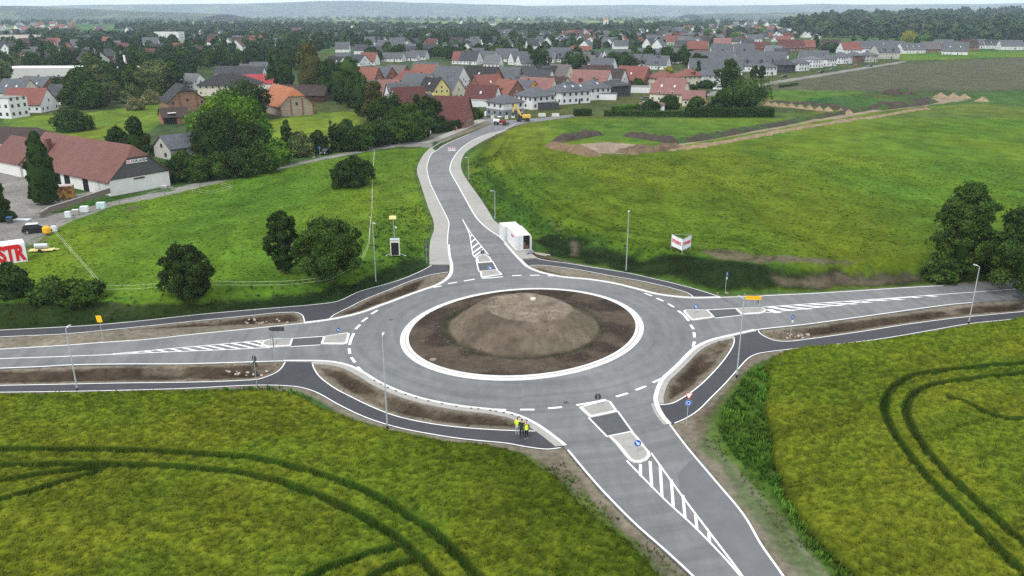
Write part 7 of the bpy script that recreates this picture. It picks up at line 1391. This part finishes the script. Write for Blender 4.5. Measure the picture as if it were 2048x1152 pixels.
# ================================================================== HILLS AND HAZE
def hillridge(prof, D, depth, seed, col, name='hills'):
    """prof: (px, py) of the skyline; built as a broad ridge D metres away"""
    px = np.array([p[0] for p in prof], float); py = np.array([p[1] for p in prof], float); xs = np.linspace(px[0], px[-1], 140); ys = np.interp(xs, px, py)
    V = []; m = 15; V = []
    for a, b in zip(xs, ys):
        q = ray(a, b); x = q[0] / q[1] * D; z = max(CAMH + q[2] / q[1] * D, 2); z *= 1 + .10 * (float(fbm(x, seed * 50, 900, 4, seed)) - .5)
        for j in range(m):
            s = j / (m - 1) * 2 - 1; yy = D + s * depth; V.append((x * (1 + s * depth / D * .5), yy, z * (max(0, 1 - s * s)) ** .8 * (1 + .10 * float(fbm(x, yy, 500, 3, seed + 2) - .5)) - 3))
    n = len(xs); F = [(i * m + j, (i + 1) * m + j, (i + 1) * m + j + 1, i * m + j + 1) for i in range(n - 1) for j in range(m - 1)]
    mm = mat('hill_cover', (.022, .040, .024), rough=.95, var=.25, scale=.004, col2=(.08, .10, .05), scale2=.0025, pos2=(.52, .60))
    tag(link(name, npmesh(name, V, F, mm, smooth=True)), kind='structure')
hillridge([(-300,7),(0,11),(60,12),(150,16),(250,20),(370,25),(450,28)], 5200, 900, 1, None)
hillridge([(-500,13),(-100,9),(100,11),(250,9),(420,7),(560,4),(700,1),(850,5),(1000,9),(1120,14),(1300,19)], 12500, 1200, 2, None)
hillridge([(700,17),(900,13),(1100,11),(1250,9),(1350,11),(1500,10),(1650,7),(1800,9),(2048,6),(2500,9)], 13600, 1000, 3, None)
hillridge([(1380,28),(1500,25),(1620,24),(1750,22),(1900,19),(2048,16),(2400,15)], 6500, 1100, 4, None)
hz = MB().box((0, 7600, 169), (36000, 15900, 342)).build('haze', bpy.data.materials.new('haze')); hz['kind'] = 'stuff'
m = hz.data.materials[0]; m.use_nodes = True; n = m.node_tree.nodes; n.remove(n['Principled BSDF']); v = n.new('ShaderNodeVolumePrincipled'); v.inputs['Color'].default_value = (.70, .86, 1, 1); v.inputs['Density'].default_value = .000085; v.inputs['Anisotropy'].default_value = .1
m.node_tree.links.new(v.outputs[0], n['Material Output'].inputs['Volume'])
# ================================================================== PEOPLE
def skinbody(name, joints, bones, m, parent, sub=1, root=0):
    """one continuous surface grown round a skeleton: joints [(x,y,z,r)], bones [(i,j)]"""
    me = bpy.data.meshes.new(name); me.from_pydata([j[:3] for j in joints], bones, []); o = link(name, me, None); md = o.modifiers.new('s', 'SKIN'); md.use_smooth_shade = True
    if not me.skin_vertices:
        with bpy.context.temp_override(object=o, active_object=o): bpy.ops.mesh.customdata_skin_add() if hasattr(bpy.ops.mesh, 'customdata_skin_add') else None
    for i, j in enumerate(joints):
        rr_ = j[3] if isinstance(j[3], tuple) else (j[3], j[3]); me.skin_vertices[0].data[i].radius = rr_; me.skin_vertices[0].data[i].use_root = (i == root)
    o.modifiers.new('u', 'SUBSURF').levels = sub; o.modifiers['u'].render_levels = sub
    dg = bpy.context.evaluated_depsgraph_get(); m2 = bpy.data.meshes.new_from_object(o.evaluated_get(dg)); m2.name = name; bpy.data.objects.remove(o); bpy.data.meshes.remove(me)
    m2.materials.clear(); m2.materials.append(m); m2.polygons.foreach_set('use_smooth', np.ones(len(m2.polygons), bool))
    return link(name, m2, parent)
M_skin = mat('skin', (.50, .30, .22), rough=.6, var=.03); M_hiv = mat('hi_vis_yellow', (.62, .80, .04), rough=.7, var=.05, scale=6); M_ora = mat('hi_vis_orange', (.85, .17, .02), rough=.7, var=.05, scale=6)
M_jean = mat('pale_jeans', (.30, .36, .43), rough=.9, var=.08, scale=8); M_navy = mat('navy_cloth', (.012, .018, .04), rough=.9, var=.08, scale=8); M_blkc = mat('black_cloth', (.012, .013, .014), rough=.9, var=.08, scale=8)
M_grnj = mat('dark_green_jacket', (.010, .035, .035), rough=.85, var=.08, scale=8); M_shoe = mat('shoes', (.35, .33, .30), var=.05); M_refl = mat('reflective_band', (.6, .62, .6), rough=.4, var=0)
def person(p, yaw, hh, label, top, trous, hair, jacket_long=.0, tunic='vest', arms=((.1, -.05), (.12, .06)), stride=.05, lean=0.0, shoes=None, sc=1.0, group=None):
    r = empty('person', p, yaw, label, 'person', group); k = hh / 1.75; r.scale = (k * sc, k * sc, k)
    L_ = lean; la, ra_ = arms
    J = [(0, 0, .93, (.13, .10)), (0, -.02 - L_ * .4, 1.12, (.125, .095)), (0, -.03 - L_, 1.36, (.15, .10)), (0, -.03 - L_ * 1.2, 1.49, .055), (0, -.045 - L_ * 1.5, 1.57, .075), (0, -.05 - L_ * 1.5, 1.66, .095), (0, -.045 - L_ * 1.5, 1.735, .06),
         (.09, 0, .88, .085), (.10, -.02 + stride, .49, .058), (.105, .02 + stride, .10, .038), (.11, -.12 + stride, .04, .032),
         (-.09, 0, .88, .085), (-.10, -.03 - stride, .49, .058), (-.105, .01 - stride, .10, .038), (-.11, -.13 - stride, .04, .032),
         (.17, -.03 - L_, 1.41, .06), (.21 + la[0] * .5, -.02 - L_, 1.14, .042), (.20 + la[0], -.10 + la[1] * 2, .93, .032), (.19 + la[0], -.14 + la[1] * 2, .85, .030),
         (-.17, -.03 - L_, 1.41, .06), (-.21 - ra_[0] * .5, -.02 - L_, 1.14, .042), (-.20 - ra_[0], -.10 + ra_[1] * 2, .93, .032), (-.19 - ra_[0], -.14 + ra_[1] * 2, .85, .030)]
    B = [(0, 1), (1, 2), (2, 3), (3, 4), (4, 5), (5, 6), (0, 7), (7, 8), (8, 9), (9, 10), (0, 11), (11, 12), (12, 13), (13, 14), (2, 15), (15, 16), (16, 17), (17, 18), (2, 19), (19, 20), (20, 21), (21, 22)]
    n0 = len(J)
    for hand, s in ((18, 1), (22, -1)):          # four fingers and a thumb on each hand
        hx, hy, hz_ = J[hand][:3]
        for q, (dx, dy, ln) in enumerate(((-.022, -.012, .075), (-.007, -.018, .085), (.009, -.018, .08), (.022, -.012, .065))):
            J.append((hx + dx * s, hy + dy - .012, hz_ - ln * .55, .009)); J.append((hx + dx * s, hy + dy - .002, hz_ - ln, .008)); B += [(hand, len(J) - 2), (len(J) - 2, len(J) - 1)]
        J.append((hx - .035 * s, hy - .03, hz_ - .015, .010)); J.append((hx - .04 * s, hy - .045, hz_ - .045, .009)); B += [(hand, len(J) - 2), (len(J) - 2, len(J) - 1)]
    bd = skinbody('body', J, B, M_skin, r)
    T = J[:3]; z0 = .93 - jacket_long
    tj = [(0, 0, z0, (.165, .13)), (0, -.02 - L_ * .4, 1.12, (.155, .125)), (0, -.03 - L_, 1.36, (.175, .125)), (0, -.03 - L_, 1.45, (.085, .08)), (.18, -.03 - L_, 1.405, .078), (.21 + la[0] * .5, -.02 - L_, 1.14, .060), (.20 + la[0], -.10 + la[1] * 2, .96, .048),
          (-.18, -.03 - L_, 1.405, .078), (-.21 - ra_[0] * .5, -.02 - L_, 1.14, .060), (-.20 - ra_[0], -.10 + ra_[1] * 2, .96, .048)]
    tb = [(0, 1), (1, 2), (2, 3), (2, 4), (4, 5), (5, 6), (2, 7), (7, 8), (8, 9)]
    jk = skinbody('jacket', tj, tb, top[0], r)
    if len(top) > 1: skinbody('vest', [(0, 0, z0 - .02, (.19, .155)), (0, -.02 - L_ * .4, 1.12, (.175, .145)), (0, -.03 - L_, 1.34, (.19, .145)), (0, -.03 - L_, 1.43, (.12, .10))], [(0, 1), (1, 2), (2, 3)], top[1], r)
    skinbody('trousers', [(0, 0, .95, (.15, .12)), (.09, 0, .86, .10), (.10, -.02 + stride, .49, .072), (.105, .02 + stride, .12, .058), (-.09, 0, .86, .10), (-.10, -.03 - stride, .49, .072), (-.105, .01 - stride, .12, .058)], [(0, 1), (1, 2), (2, 3), (0, 4), (4, 5), (5, 6)], trous, r)
    skinbody('hair', [(0, .012 - L_ * 1.5, 1.60, (.085, .07)), (0, -.02 - L_ * 1.5, 1.69, (.10, .098)), (0, -.03 - L_ * 1.5, 1.75, .07)], [(0, 1), (1, 2)], hair, r)
    for x, y in ((.11, -.06 + stride), (-.11, -.07 - stride)): MB().box((x, y, .045), (.10, .29, .09), taper=.75).build('shoe', shoes or M_shoe, r, bevel=.02)
    for sx_ in (-1, 1): MB().tube((sx_ * .036, -.135 - L_ * 1.5, 1.665), (sx_ * .036, -.15 - L_ * 1.5, 1.665), .012, .006, 6).build('eye', M_blk, bd)
    MB().add([(-.015, -.135 - L_ * 1.5, 1.635), (.015, -.135 - L_ * 1.5, 1.635), (0, -.135 - L_ * 1.5, 1.67), (0, -.168 - L_ * 1.5, 1.64)], [(0, 1, 3), (1, 2, 3), (2, 0, 3), (0, 2, 1)]).build('nose', M_skin, bd)
    return r
M_hb = mat('brown_hair', (.10, .055, .03)); M_hd = mat('dark_hair', (.012, .010, .010)); M_hg = mat('grey_pink_hair', (.30, .20, .17))
gp_ = 'people standing together on the cycle path'
def onpath(x, y): q = U0(x, y, .046); return q
person(onpath(1034.5, 869), R(165), 1.82, 'person in yellow vest and pale jeans, leftmost of the three on the path', [M_hiv, M_hiv], M_jean, M_hb, .06, arms=((.04, -.02), (.06, -.06)), group=gp_)
person(onpath(1043.5, 874), R(170), 1.90, 'person in dark green jacket and black trousers between two yellow vests', [M_grnj], M_blkc, M_hd, .16, shoes=M_blkc, stride=.08, group=gp_)
person(onpath(1052.8, 877.5), R(185), 1.86, 'person in yellow vest and navy trousers, rightmost of the three on the path', [mat('olive_sleeves', (.16, .15, .02)), M_hiv], M_navy, M_hg, .14, arms=((.10, .0), (.10, -.03)), group=gp_)
person(U(914.5, 264), R(-60), 1.8, 'person in orange work clothes bending beside the hedge at the far road', [M_ora], M_ora, M_hd, .0, lean=.13, stride=.12)
person(U(911, 262.5), R(20), 1.75, 'person in dark clothes standing behind the orange worker', [M_grnj], M_navy, M_hd, .05)
for o_ in bpy.data.objects:
    if o_.get('category') and len(str(o_.get('label', '')).split()) > 16: print('LONG', o_['label'])
